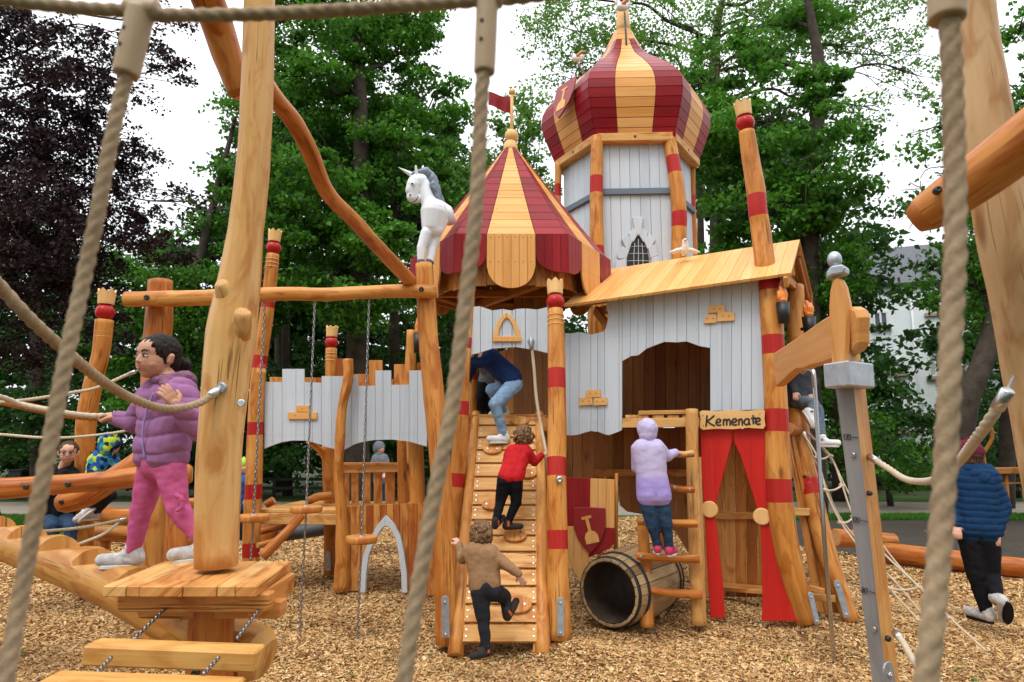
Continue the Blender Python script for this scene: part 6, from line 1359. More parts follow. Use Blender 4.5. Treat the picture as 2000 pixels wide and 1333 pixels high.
def near_net():
    t = empty('near_rope_net', P(600, 30, .66), 'blurred tan rope net hanging right in front of the camera', 'rope net')
    mb = MB(); mb.rope(smooth_path(PP((-300, -60, .66), (-100, -20, .655), (50, 5, .65), (180, 18, .65), (265, 22, .65), (330, 30, .65), (500, 28, .655), (700, 18, .66), (930, 2, .66), (1000, -3, .665), (1150, -20, .67), (1400, -50, .68), (1700, -75, .69), (1850, -80, .69), (2200, -60, .7)), 10), .0072, 0, 18); mb.build('rope', M['ropetan'], t)
    for pts, w in (([(262, 110, .65), (240, 175, .65), (212, 300, .65), (190, 420, .65), (160, 560, .65), (125, 720, .645), (95, 880, .64), (65, 1030, .635), (38, 1180, .63), (8, 1345, .62), (-40, 1600, .61)], 15),
                   ([(948, 100, .66), (940, 200, .66), (930, 400, .66), (908, 600, .66), (882, 800, .655), (850, 960, .65), (825, 1100, .645), (805, 1220, .64), (788, 1345, .635), (760, 1600, .63)], 16),
                   ([(1850, -10, .60), (1858, 100, .60), (1864, 300, .60), (1866, 480, .60), (1858, 640, .60), (1852, 800, .60), (1843, 960, .60), (1832, 1100, .595), (1820, 1230, .59), (1808, 1345, .59), (1790, 1600, .58)], 20)):
        mb = MB(); mb.rope(smooth_path(PP(*pts), 8), mpx(.65, w), 0, 20); mb.build('rope', M['ropetan'], t)
    for (top, bot, w, arm) in (((276, 18, .65), (245, 150, .65), 29, True), ((952, -4, .66), (946, 145, .66), 25, True), ((1848, -90, .60), (1850, 42, .60), 37, True)):
        a, b = P(*top), P(*bot); ax = (b - a); c = [(a, mpx(.65, w) * .95, b, mpx(.65, w * .92))]
        if arm: c += [(a + V((-mpx(.65, w * 1.15), 0, .0)), mpx(.65, w * .78), a + V((mpx(.65, w * 1.35), 0, -.002)), mpx(.65, w * .78))]
        mb = MB(); r_ = mpx(.65, w)
        for p0, r0, p1, r1 in c:
            u = (p1 - p0).normalized(); Lc = (p1 - p0).length; mb.lathe(p0, u, [(r0 * .5, 0), (r0 * .9, .0005), (r0, .002), (r0, Lc * .5), (r1, Lc - .003), (r1 * .94, Lc - .001), (r1 * .5, Lc)], 28)
        me = bpy.data.meshes.new('t'); me.from_pydata(mb.v, [], mb.f); o = bpy.data.objects.new('t', me); col.objects.link(o); r = o.modifiers.new('r', 'REMESH'); r.mode = 'VOXEL'; r.voxel_size = .0012; r.use_smooth_shade = True; s = o.modifiers.new('s', 'SMOOTH'); s.iterations = 5
        dg = bpy.context.evaluated_depsgraph_get(); dg.update(); res = bpy.data.meshes.new_from_object(o.evaluated_get(dg)); bpy.data.objects.remove(o); res.materials.clear(); res.materials.append(M['connector']); res.polygons.foreach_set('use_smooth', [True] * len(res.polygons)); ob = bpy.data.objects.new('connector', res); col.objects.link(ob); attach(ob, t)
        for f in (.38, .62):
            q = a.lerp(b, f) + V((-mpx(.65, w * .35), -mpx(.65, w * .92), 0)); mb = MB(); mb.disc(q, V((-.3, -1, -.1)).normalized(), .0022, .0008, 0, 10); mb.build('rivet', M['bolt'], ob)
near_net()
M['postbig'] = wood('weathered pale log', (.36, .20, .085), (.56, .35, .17), (.66, .45, .25), per='object', var=.05, grain=(9, 1.0), bstr=.4, crack=True)
# ================= sword post with measuring scale
def sword():
    base = P(1741, 1440, 3.85); base.z = 0; t = empty('sword_post', base, 'upright wooden sword with silver guard and pommel, its grey blade marked 170 120 80', 'sword post')
    def line(a, b, y0, y1): f = (y1 - a[1]) / (b[1] - a[1]); return a[0] + (b[0] - a[0]) * f
    cx = lambda y: 1667 + (y - 755) * (1726 - 1667) / (1290 - 755); lx = lambda y: 1632 + (y - 755) * (1698 - 1632) / (1290 - 755); rx = lambda y: 1690 + (y - 755) * (1751 - 1690) / (1290 - 755)
    def sec(y): 
        c, l, r = P(cx(y), y, 3.80), P(lx(y), y, 3.88), P(rx(y), y, 3.92); l.z = c.z; r.z = c.z; return c, l, r, l + r - c
    T, B = sec(740), sec(1460); mb = MB()
    def face(a, b, c, d, mi): 
        h = (c - b).length; w = (b - a).length; mb.add([a, b, c, d], [(0, 1, 2, 3)], [[(0, 0), (w, 0), (w, h), (0, h)]], mi)
    face(B[1], B[0], T[0], T[1], 1); face(B[0], B[2], T[2], T[0], 0); face(B[2], B[3], T[3], T[2], 0); face(B[3], B[1], T[1], T[3], 0); face(T[1], T[0], T[2], T[3], 0); face(B[1], B[3], B[2], B[0], 0)
    bl = mb.build('blade', [M['boardpale'], M['bladegrey']], t, bevel=.004)
    # scale marks on the grey face
    nl = (B[0] - B[1]).normalized(); up = (T[0] - B[0]).normalized(); nn = nl.cross(up).normalized(); nn = nn if nn.y < 0 else -nn
    def onl(px, py, off=.0015):
        lo, hi = 0.0, 1.0
        for _ in range(24):
            f = (lo + hi) / 2
            if proj(B[0].lerp(T[0], f))[1] > py: lo = f
            else: hi = f
        c_, l_ = B[0].lerp(T[0], f), B[1].lerp(T[1], f); a_, b_ = proj(c_)[0], proj(l_)[0]
        return c_ + (l_ - c_) * ((a_ - px) / (a_ - b_)) + nn * (off + .002)
    D = {'1': [[(0, -2), (2, -4), (2, 4)]], '7': [[(-2, -4), (2.5, -4), (0, 4)]], '0': [[(0, -4), (2.3, -2), (2.3, 2), (0, 4), (-2.3, 2), (-2.3, -2), (0, -4)]], '2': [[(-2, -3), (0, -4), (2, -2.5), (1, 0), (-2, 4), (2.5, 4)]], '8': [[(0, -4), (2, -2.3), (0, 0), (-2.3, 2.2), (0, 4), (2.3, 2.2), (0, 0), (-2, -2.3), (0, -4)]]}
    for y, tx in ((854, '170'), (1018, '120'), (1158, '80')):
        mb = MB(); mb.tube([onl(cx(y) - 13, y), onl(cx(y) - 1, y + 1)], .0022, 6)
        x = cx(y) - 30 if len(tx) == 3 else cx(y) - 25
        for ch in tx:
            for st in D[ch]: mb.tube([onl(x + a * 1.1, y + b * 1.5) for a, b in st], .0020, 6)
            x += 6
        mb.build('scale_mark', M['black'], bl)
    # guard
    a, b, c = P(1608, 735, 3.80), P(1658, 732, 3.62), P(1708, 728, 3.78); h = .068
    d = a + c - b; mb = MB(); b.z = a.z; c.z = a.z; d.z = a.z; q = [a, b, c, d]; vs = [p - Z * h for p in q] + [p + Z * h for p in q]; L = (b - a).length
    mb.add(vs, [(0, 1, 5, 4), (1, 2, 6, 5), (2, 3, 7, 6), (3, 0, 4, 7), (4, 5, 6, 7), (3, 2, 1, 0)], [[(0, 0), (.2, 0), (.2, .2), (0, .2)]] * 6); g_ = mb.build('guard', M['silver'], t, bevel=.008)
    n1 = (b - a).cross(Z).normalized(); n1 = n1 if n1.y < 0 else -n1
    for f in (.15, .35, .6, .8):
        for s in (-.55, .6):
            mb = MB(); mb.disc(a.lerp(b, f) + Z * h * s, n1, .004, .0015, 0, 8); mb.build('screw', M['screwpale'], g_)
    # grip: flat carved board with swelling outline, painted; raw board beside it
    G1 = Wall(P(1600, 861, 3.86), P(1670, 861, 3.74)); 
    if G1.U.x < 0: G1.U = -G1.U
    mb = MB(); ol = [(1631, 715), (1626, 680), (1621, 640), (1620, 600), (1622, 570), (1628, 543), (1643, 541), (1652, 560), (1659, 590), (1662, 620), (1660, 660), (1657, 712)]
    mb.prism(G1.pt(0, 0, .02), G1.U, Z, G1.N, [G1.hit(*p) for p in ol], .085); mb.build('grip', M['gripwood'], t, bevel=.018)
    G2 = Wall(P(1645, 861, 3.76), P(1690, 861, 3.86)); G2.U = G2.U if G2.U.x > 0 else -G2.U
    mb = MB(); mb.prism(G2.pt(0, 0, 0), G2.U, Z, G2.N, [G2.hit(1652, 712), G2.hit(1682, 706), G2.hit(1673, 604), G2.hit(1650, 606)], .09); mb.build('grip_side', M['boardpale'], t, bevel=.004)
    mb = MB(); mb.prism(G1.pt(0, 0, .035), G1.U, Z, G1.N, [G1.hit(*p) for p in ((1616, 548), (1617, 534), (1625, 522), (1650, 518), (1654, 526), (1652, 536), (1630, 540))], .1); mb.build('collar', M['silver'], t, bevel=.01)
    mb = MB(); mb.ball(P(1630, 508, 3.8), mpx(3.8, 14), sx=1, sy=1.0, sz=1.25); mb.build('pommel', M['silver'], t)
    bolt(P(1699, 964, 3.80), V((.5, -.8, 0)).normalized(), .014, bl); bolt(P(1735, 1248, 3.80), V((.5, -.8, 0)).normalized(), .016, bl)
    for x, y in ((1668, 889), (1709, 1232)): mb = MB(); mb.disc(onl(x, y, 0), nn, .014, .008, 0, 12); mb.build('eye_bolt', M['steel'], bl)
    steel_foot(P(1737, 1310, 3.76), P(1755, 1450, 3.76), V((.5, -.85, 0)).normalized(), .085, bl)
M['bladegrey'] = wood('grey glazed board', (.17, .165, .17), (.23, .22, .225), (.29, .275, .27), var=.1, knots=False, bstr=.15, rough=.4, per='object')
M['gripwood'] = wood('smooth orange glazed board', (.52, .21, .055), (.62, .28, .085), (.70, .36, .13), var=.1, knots=True, bstr=.15, rough=.42)
sword()
# curved plank linking the sword and the house post
def link():
    W = WP(1527, 5.7, 1700, 3.75); W.U = W.U if W.U.x > 0 else -W.U; t = empty('curved_plank', W.at(1600, 690), 'broad curved plank running from the red ringed post to behind the sword grip', 'plank')
    ol = [(1527, 690), (1545, 679), (1575, 660), (1600, 643), (1625, 626), (1650, 612), (1674, 601), (1686, 599), (1697, 605), (1701, 620), (1700, 650), (1700, 672), (1692, 686), (1678, 694), (1655, 700), (1630, 709), (1600, 717), (1588, 722), (1575, 722), (1560, 733), (1545, 747), (1533, 756), (1530, 730)]
    mb = MB(); mb.prism(W.pt(0, 0, 0), W.U, Z, W.N, [W.hit(*p) for p in ol], .07, grain='u'); mb.build('plank', M['gripwood'], t, bevel=.012)
    t = empty('slide_pole', G(1628, 1283), 'polished steel sliding pole beside the sword post', 'pole'); mb = MB(); mb.tube(smooth_path([P(1567, 728, 5.6), P(1576, 721, 5.5), P(1586, 724, 5.4), P(1590, 745, 5.35), P(1600, 900, 5.33), P(1612, 1080, 5.31), P(1629, 1290, 5.3)], 6), .0165, 16); mb.build('pole', M['polished'], t)
M['polished'] = plain('polished steel', (.50, .50, .52), .16, 1.0)
link()
def side_net():
    t = empty('climbing_net', P(1570, 848, 6.9), 'pale rope climbing net sloping from the house to the ground on the right', 'rope net')
    log_part('top_log', [(1538, 838, 6.55), (1552, 840, 6.9), (1566, 842, 7.4)], (25, 24, 22), t, 'logred')
    def r_(pts, r=.0095): mb = MB(); mb.rope(smooth_path(PP(*pts), 6), r, 0, 8); mb.build('rope', M['ropepale'], t)
    A = [(1568, 846, 6.6), (1597, 895, 6.5), (1613, 958, 6.4), (1643, 1022, 6.3), (1690, 1085, 6.15), (1738, 1150, 6.0), (1795, 1212, 5.85), (1840, 1250, 5.75)]
    B = [(1574, 845, 6.9), (1621, 890, 6.8), (1645, 949, 6.65), (1668, 1010, 6.5), (1720, 1075, 6.3), (1796, 1148, 6.0), (1856, 1208, 5.75), (1926, 1272, 5.5)]
    C = [(1578, 843, 7.2), (1625, 900, 7.0), (1664, 975, 6.8), (1735, 1080, 6.6), (1800, 1150, 6.3), (1870, 1190, 6.2)]
    for q in (A, B, C): r_(q)
    r_([(1568, 847, 6.6), (1605, 930, 6.7), (1640, 1010, 6.8), (1700, 1085, 6.6), (1760, 1150, 6.3), (1800, 1200, 6.1)])
    for i in range(1, 7):
        a, b = A[i], B[i]; m_ = ((a[0] + b[0]) / 2, (a[1] + b[1]) / 2 + 4, (a[2] + b[2]) / 2); r_([a, m_, b])
        for q in (a, b): mb = MB(); c = P(*q); k = .02; mb.tube([c - V((.022, 0, -.008)), c + V((.022, 0, -.008))], .017, 10, round_end=.6); mb.build('net_joint', M['ropejoint'], t)
    mb = MB(); c = P(1570, 850, 6.6); mb.tube([c + V((0, 0, .03)), c - V((-.02, 0, .04))], .015, 10); mb.build('ferrule', M['steel'], t)
M['ropejoint'] = plain('beige net joint', (.55, .42, .27), .5)
side_net()
# ================= near post and log at the right edge
t = empty('leaning_post', P(2080, 861, 2.5), 'huge pale leaning post at the right edge', 'post'); t.location.z = 0
p, sp, rr = log_part('post', [(1880, -220, 2.25), (1897, -60, 2.25), (1910, 80, 2.25), (1924, 225, 2.25), (1945, 350, 2.26), (1972, 490, 2.28), (1998, 600, 2.3), (2022, 720, 2.33), (2050, 860, 2.36), (2080, 1050, 2.4), (2120, 1500, 2.5), (2150, 1780, 2.5)], (70, 74, 82, 96, 100, 108, 112, 114, 114, 116, 116, 116), t, 'postbig', wob=.05)
t = empty('near_cross_log', P(1900, 350, 2.0), 'thick orange log with rounded end crossing the huge leaning post', 'log')
p, sp, rr = log_part('log', [(1808, 418, 2.15), (1850, 390, 2.1), (1920, 340, 2.03), (2000, 280, 1.95), (2100, 205, 1.85), (2300, 60, 1.7)], (76, 88, 100, 112, 125, 150), t, 'logred', wob=.03, round_end=1.0)
bolt(P(1831, 372, 2.04), V((-.25, -1, .1)).normalized(), .013, p)
t = rope_thing('handrail_rope', 'thick pale rope from the sword post up to the huge leaning post', [(1966, 768, 1.98), (1944, 804, 2.02), (1909, 854, 2.15), (1872, 903, 2.45), (1842, 930, 2.8), (1806, 941, 3.2), (1768, 936, 3.5), (1735, 915, 3.7), (1700, 893, 3.85)], .0165, 'ropepale', [0, 1], 16)
mb = MB(); mb.chain(PP((1965, 770, 1.98), (1972, 752, 2.1), (1980, 735, 2.2)), .022, .003); mb.build('chain', M['chain'], t)
t = rope_thing('handrail_rope', 'lower pale rope leaving the foot of the sword post to the right', [(1750, 1238, 3.75), (1764, 1255, 3.65), (1778, 1280, 3.5), (1800, 1308, 3.3), (1850, 1345, 3.1), (1950, 1390, 2.9)], .0165, 'ropepale', [0]); mb = MB(); mb.chain(PP((1752, 1238, 3.75), (1742, 1222, 3.8)), .028, .004); mb.build('chain', M['chain'], t)
# ================= border logs, seat and antlers in the back
for pts, w, lab in (([(1732, 1080, 9.7), (1800, 1088, 9.3), (1888, 1098, 9.0)], (38, 38, 38), 'orange border log left of the boy in the blue jacket'), ([(1895, 1098, 8.9), (1960, 1106, 8.7), (2060, 1118, 8.4)], (34, 36, 40), 'orange border log at the right edge behind the running boy'), ([(1632, 1050, 10.2), (1745, 1058, 10.4)], (34, 30), 'short red brown border log behind the sword post')):
    b = P(*pts[0]); b.z = 0; t = empty('border_log', b, lab, 'log', 'border logs round the chip floor'); log_part('log', pts, w, t, 'logred', wob=.04)
def antler_seat():
    t = empty('carved_seat', G(1960, 980), 'honey coloured carved seat with branching antler posts at the far right', 'seat'); d = 15.5
    for pts, w in (([(1872, 842, d), (1890, 858, d), (1912, 872, d)], 6), ([(1895, 836, d), (1903, 862, d), (1916, 890, d)], 7), ([(1937, 836, d), (1937, 858, d), (1922, 884, d)], 7)): log_part('antler', pts, (w * .8, w, w), t)
    log_part('antler_post', [(1916, 880, d), (1920, 920, d), (1920, 1006, d)], (12, 12, 13), t)
    for x in (1953, 1964, 2010): log_part('leg', [(x, 925, d), (x + 6, 1006, d)], (7, 8), t)
    for y, w in ((920, 11), (945, 4), (940, 0)):
        if w: mb = MB(); mb.beam(P(1925, y, d), P(2060, y - 2, d), .35 if w > 6 else .06, mpx(d, w), c=.01); mb.build('plank', M['board'], t)
antler_seat()
# ================= unicorn and doves
def unicorn():
    d = 6.35; k = mpx(d, 1); o = P(833, 515, 6.15); t = empty('unicorn_figure', o, 'white wooden unicorn bust rearing on the frame post beside the tent roof', 'figure'); p = lambda x, y, e=0: P(x, y, d + e)
    pr = [(p(812, 356), 16 * k, p(806, 372), 15 * k), (p(810, 362), 17 * k, p(808, 386), 12.5 * k), (p(806, 385), 12.5 * k, p(816, 388), 10 * k), (p(822, 354), 15 * k, p(824, 360), 14 * k),
          (p(828, 360), 12.5 * k, p(837, 394), 16 * k), (p(837, 392), 16 * k, p(848, 415), 27 * k), (p(853, 404, .05), 17 * k, p(866, 418, .1), 22 * k), (p(848, 415), 28 * k, p(845, 440), 23 * k), (p(861, 418, .1), 21 * k, p(848, 448), 19 * k), (p(866, 420, .15), 17 * k, p(878, 428, .4), 15 * k),
          (p(833, 455, -.04), 12 * k, p(823, 484, -.05), 9 * k), (p(823, 484, -.05), 9.5 * k, p(822, 511, -.05), 7 * k), (p(850, 460, .04), 13 * k, p(843, 486, .02), 9.5 * k), (p(843, 486, .02), 10 * k, p(840, 511, 0), 7.5 * k),
          (p(814, 342, -.04), 4 * k, p(812, 325, -.06), 2.5 * k), (p(826, 340, .05), 4 * k, p(826, 325, .07), 2.5 * k)]
    b = fuse('body', pr, .0075, M['unicorn'], t, 5)
    mb = MB(); a, e = p(806, 343), p(778, 327, -.03); ax = e - a; pts = [a.lerp(e, f / 10) for f in range(11)]; mb.rope(pts, 1e-4, 0, 8) if 0 else None
    vs = []; mb.tube(pts, [mpx(d, 6 * (1 - f / 10.5)) * (1 + .12 * (f % 2)) for f in range(11)], 14); mb.build('horn', M['unicorn'], t)
    mn = [(p(818, 338), 7 * k, p(832, 336, .02), 10 * k), (p(832, 336, .02), 10 * k, p(844, 350, .05), 11 * k), (p(844, 350, .04), 11 * k, p(852, 375, .05), 10 * k), (p(852, 375, .05), 9 * k, p(864, 398, .08), 7 * k), (p(864, 398, .08), 7 * k, p(874, 412, .12), 3 * k), (p(806, 341, -.01), 5 * k, p(816, 337, -.02), 6 * k), (p(846, 360, -.04), 7 * k, p(860, 398, -.03), 4 * k)]
    fuse('mane', mn, .0065, M['mane'], t, 2, disp=(.008, (45, 45, 18), 0))
    for x, dd in ((822, -.05), (839, .0)): mb = MB(); mb.lathe(p(x, 516, dd), Z, [(8.5 * k, 0), (8.8 * k, .01), (7.5 * k, 8 * k)], 16); mb.build('hoof', M['hoof'], t)
    cam_n = (V((0, 0, CAMZ)) - p(806, 358)).normalized(); mb = MB(); mb.ball(p(806, 359, -.087), 4.2 * k, sy=.4); ey = mb.build('eye', M['unicorn'], t); mb = MB(); mb.ball(p(805, 359, -.096), 2.3 * k, sy=.4); mb.build('pupil', M['black'], ey)
    mb = MB(); mb.tube(smooth_path([p(799, 396, -.055), p(806, 396, -.068), p(813, 391, -.072), p(817, 383, -.075)], 3), .9 * k, 6); mb.build('mouth', M['black'], t)
    mb = MB(); mb.ball(p(801, 381, -.058), 2 * k, sy=.5); mb.build('nostril', M['black'], t)
unicorn()
def dove(px, py, d, s, label, pose):
    k = mpx(d, 1) * s; t = empty('dove_figure', P(px, py, d), label, 'bird figure', 'wooden doves on the castle'); c = P(px, py, d)
    q = lambda x, y, e=0: c + V((x * k, e * k, y * k))
    if pose == 'front':
        fuse('body', [(q(0, 9, 0), 9 * k, q(0, 14, -3), 7.5 * k), (q(0, 14, -3), 7 * k, q(-1, 24, -6), 6 * k), (q(0, 6, 6), 7 * k, q(2, 5, 22), 4 * k)], .006, M['dovewhite'], t, 3)
        for s_ in (-1, 1): fuse('wing', [(q(6 * s_, 10, 2), 4 * k, q(17 * s_, 7, 0), 4 * k), (q(17 * s_, 7, 0), 4 * k, q(30 * s_, 4, 2), 1.6 * k), (q(8 * s_, 7, 3), 3 * k, q(24 * s_, 2, 3), 2 * k)], .0055, M['dovewhite'], t, 2)
        mb = MB(); mb.lathe(q(-1, 24, -11.5), V((0, -1, -.2)), [(2.4 * k, 0), (0, 4.5 * k)], 10); mb.build('beak', M['dovetan'], t)
        for s_ in (-1, 1): mb = MB(); mb.ball(q(-1 + 3 * s_, 26, -11), 1.0 * k); mb.build('eye', M['black'], t)
    else:
        f = pose
        fuse('body', [(q(-4 * f, 3), 7.5 * k, q(3 * f, 2), 6.5 * k), (q(-5 * f, 6), 5.5 * k, q(-9 * f, 11), 5 * k), (q(3 * f, 2), 5 * k, q(13 * f, 3), 2.5 * k)], .006, M['dovewhite'], t, 3)
        for e in (-5, 5): fuse('wing', [(q(0, 6, e), 4 * k, q(9 * f, 13, e * 1.6), 3.5 * k), (q(9 * f, 13, e * 1.6), 3.5 * k, q(18 * f, 15 + e * .4, e * 2.2), 1.5 * k)], .0055, M['dovetan' if e < 0 and f > 0 else 'dovewhite'], t, 2)
        mb = MB(); mb.lathe(q(-13 * f, 11), V((-f, 0, -.1)), [(1.8 * k, 0), (0, 4 * k)], 10); mb.build('beak', M['dovetan'], t)
        mb = MB(); mb.ball(q(-10.5 * f, 13, -4.4), 1.0 * k); mb.build('eye', M['black'], t)
dove(1338, 496, 7.35, 1.0, 'white dove figure with spread wings sitting on the yellow house roof', 'front')
dove(1127, 117, 9.2, .95, 'white dove figure on a short rod left of the onion roof', 1)
dove(1216, 17, 9.3, 1.2, 'white dove figure at the top of the spire', 1)
# ================= people
for nm, c_, kw in (('purple puffer', (.30, .13, .27), {}), ('purple fleece', (.26, .12, .20), dict(scale=60, bstr=.9)), ('pink leggings', (.52, .10, .24), dict(bstr=.3)), ('navy jacket', (.012, .030, .11), {}), ('light jeans', (.22, .34, .50), dict(scale=25, var=.25)),
                   ('dark jeans', (.025, .055, .11), dict(scale=20, var=.4)), ('red sweater', (.50, .015, .02), {}), ('black trousers', (.007, .007, .010), {}), ('brown sweater', (.30, .17, .085), {}), ('charcoal trousers', (.018, .02, .026), {}),
                   ('lilac jacket', (.52, .45, .68), {}), ('violet panel', (.36, .28, .62), {}), ('blue puffer', (.006, .032, .09), {}), ('grey hoodie', (.17, .18, .21), {}), ('grey jeans', (.12, .16, .20), dict(var=.3)), ('maroon beanie', (.11, .012, .03), {}), ('dark grey jacket', (.05, .055, .065), {}),
                   ('white leather', (.72, .72, .73), dict(bstr=.1)), ('grey sneaker', (.50, .48, .47), dict(scale=25, var=.3)), ('dark boot', (.035, .028, .026), {}), ('orange elastic', (.55, .13, .05), {}), ('pink sneaker', (.55, .05, .13), {}), ('sole', (.65, .64, .62), dict(bstr=.1)), ('lime cap', (.35, .6, .08), {}), ('blue jacket', (.03, .10, .30), {})):
    M[nm] = cloth(nm, c_, **kw)
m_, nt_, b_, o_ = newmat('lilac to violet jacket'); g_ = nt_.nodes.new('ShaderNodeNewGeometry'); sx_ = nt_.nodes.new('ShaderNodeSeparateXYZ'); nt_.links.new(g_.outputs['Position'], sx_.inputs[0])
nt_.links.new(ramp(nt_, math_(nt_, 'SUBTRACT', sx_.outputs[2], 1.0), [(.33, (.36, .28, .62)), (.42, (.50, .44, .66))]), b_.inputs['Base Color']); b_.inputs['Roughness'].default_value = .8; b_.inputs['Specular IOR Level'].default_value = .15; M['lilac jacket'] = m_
M['camo'] = cloth('patterned jacket', (1, 1, 1), pat=(26, [(.012, .02, .05), (.02, .10, .35), (.45, .60, .04), (.012, .02, .05), (.05, .28, .35)]))
M['hairdark'] = hairmat('black hair', (.006, .004, .004), (.028, .018, .014)); M['hairbrown'] = hairmat('light brown curls', (.09, .045, .02), (.30, .17, .085)); M['hairmid'] = hairmat('brown hair', (.04, .02, .012), (.12, .065, .035))
M['lip'] = plain('lips', (.45, .13, .11), .4); M['eyewhite'] = plain('eye white', (.75, .74, .72), .2); M['iris'] = plain('brown iris', (.03, .014, .008), .1)
def hand_prims(w, d, palm, s, curl=.5, thumb=1):
    """w wrist, d direction of the fingers, palm = palm normal; five fingers, unequal and bent"""
    d = d.normalized(); palm = (palm - d * palm.dot(d)).normalized(); sd = d.cross(palm) * thumb; pr = []
    pr.append((w, .017 * s, w + d * .018 * s, .019 * s)); 
    for j in (-1.0, -.33, .33, 1.0): pr.append((w + d * .012 * s + sd * j * .010 * s, .012 * s, w + d * .050 * s + sd * j * .0175 * s, .0088 * s))
    for j, L in ((-1.0, .038), (-.33, .047), (.33, .051), (1.0, .046)):
        a = w + d * .050 * s + sd * j * .0185 * s; f = (d + sd * j * .14); L *= s; p = a; r = .0076 * s
        for q in range(3):
            an = curl * (q + .6) * .75; f2 = (f * math.cos(an) + palm * math.sin(an)).normalized(); e = p + f2 * L * (.45, .32, .25)[q]; pr.append((p, r, e, r * .9)); r *= .9; p = e
    a = w + d * .014 * s + sd * .017 * s; b = a + (d * .55 + sd * .8 + palm * .25).normalized() * .026 * s; c = b + (d * .85 + sd * .25 + palm * (.3 + curl * .4)).normalized() * .024 * s
    pr += [(a, .0115 * s, b, .0095 * s), (b, .0092 * s, c, .0075 * s)]; return pr
def person(label, J, s, fwd, skin='skin', top=None, bottom=None, shoes=None, hair=None, hairstyle='curly', hem=None, pad=.012, hood=None, hands=(), up=V((0, 0, 1)), face=False, group=None, sleeve=True, puffy=0.0, vox=.0075, shoe_sole=None, hat=None, hemr=1.0, legr=1.0, torso=1.0):
    g = lambda k: J[k]
    fwd = V(fwd).normalized(); Rt = fwd.cross(up).normalized(); Up = Rt.cross(fwd).normalized(); HM = Matrix((Rt, fwd, Up)).transposed()
    low = min(J['toeL'].z, J['toeR'].z); base = V((J['pelvis'].x, J['pelvis'].y, low - .02)); t = empty('person', base, label, 'person', group)
    hr = .098 * s * J.get('hs', 1.0); h = J['head']; nk = J['neck']; pe = J['pelvis']; ch = J['chest']; wa = pe.lerp(ch, .45)
    el = lambda c, rx, ry, rz: (h + HM @ V(c) * hr, (rx * hr, ry * hr, rz * hr), HM)
    B = [el((0, -.08, .18), .80, .96, .86), el((0, .22, -.20), .70, .72, .78), el((0, .50, -.76), .24, .26, .20), el((0, .24, .25), .70, .68, .68)]
    B += [(h + HM @ V((.76, -.02, -.22)) * hr, .13 * hr, h + HM @ V((.83, -.08, .02)) * hr, .14 * hr), (h + HM @ V((-.76, -.02, -.22)) * hr, .13 * hr, h + HM @ V((-.83, -.08, .02)) * hr, .14 * hr)]
    B += [(h + HM @ V((0, .86, .02)) * hr, .07 * hr, h + HM @ V((0, .98, -.22)) * hr, .085 * hr), el((.36, .52, -.36), .26, .25, .24), el((-.36, .52, -.36), .26, .25, .24), el((0, .91, -.25), .16, .10, .08), el((0, .80, -.54), .22, .13, .13)]
    B += [(h - Up * .5 * hr - fwd * .1 * hr, .42 * hr, nk, .045 * s), (nk, .045 * s, ch, .07 * s), (ch, .07 * s, wa, .068 * s), (wa, .068 * s, pe, .070 * s)]
    for a, S_ in (('L', 1), ('R', -1)):
        sh, e, w, hp, kn, an, to = (J[k + a] for k in ('sh', 'el', 'wr', 'hip', 'kn', 'an', 'toe'))
        B += [(ch, .06 * s, sh, .040 * s), (sh, .040 * s, e, .031 * s), (e, .031 * s, w, .020 * s), (pe, .066 * s, hp, .058 * s), (hp, .058 * s, kn, .038 * s), (kn, .037 * s, an, .026 * s), (an, .028 * s, an.lerp(to, .45), .016 * s)]
        hd = J.get('hand' + a, (w - e)); pn = J.get('palm' + a, V((0, .2, -1))); B += hand_prims(w + hd.normalized() * .004 * s, hd, pn, s * J.get('hsz', 1.05), J.get('curl' + a, .6), J.get('th' + a, S_))
    fuse('body', B, J.get('bvox', .006), M[skin], t, 2)
    if top:
        T = []; k = pad; hm = hem if hem is not None else pe
        dn = (pe - ch).normalized(); w_ = .078 * s * torso
        for a in 'LR':
            sh, e, w, hp = J['sh' + a], J['el' + a], J['wr' + a], J['hip' + a]
            s1 = ch.lerp(sh, .55) - dn * .0; h1 = pe.lerp(hp, .75) + (hm - pe)
            T += [(s1, w_ + k, wa.lerp(s1.lerp(h1, .5), .8), (w_ + k) * .98), (wa.lerp(s1.lerp(h1, .5), .8), (w_ + k) * .98, h1, (w_ + k) * 1.02 * hemr), (ch, w_ * .9 + k, sh, .040 * s + k), (sh, .041 * s + k, e, .034 * s + k), (e, .034 * s + k, w, .024 * s + k * .7)]
        T += [(nk - (nk - ch) * .3, .05 * s, ch, w_ + k), (ch, w_ + k, hm, (w_ + k) * hemr)]
        if J.get('chestbulge'): pass
        fuse('jacket' if pad > .012 else 'sweater', T, vox, M[top], t, 4, disp=(.006 if top != 'lilac jacket' else .0035, (9, 9, 16) if puffy else (13, 13, 18), 0.0), quilt=(puffy, J.get('seam', .085)) if puffy else None)
        if puffy or J.get('collar'):
            mb = MB(); c = nk - (nk - ch) * .12; ax = (nk - ch).normalized(); pts = [c + (Rt * math.cos(q) + fwd * math.sin(q)) * .058 * s + ax * .005 for q in [6.2832 * z / 14 for z in range(15)]]; mb.tube(pts, .020 * s, 8, wob=.15, wf=12); mb.build('collar', M[J.get('collar', top)], t)
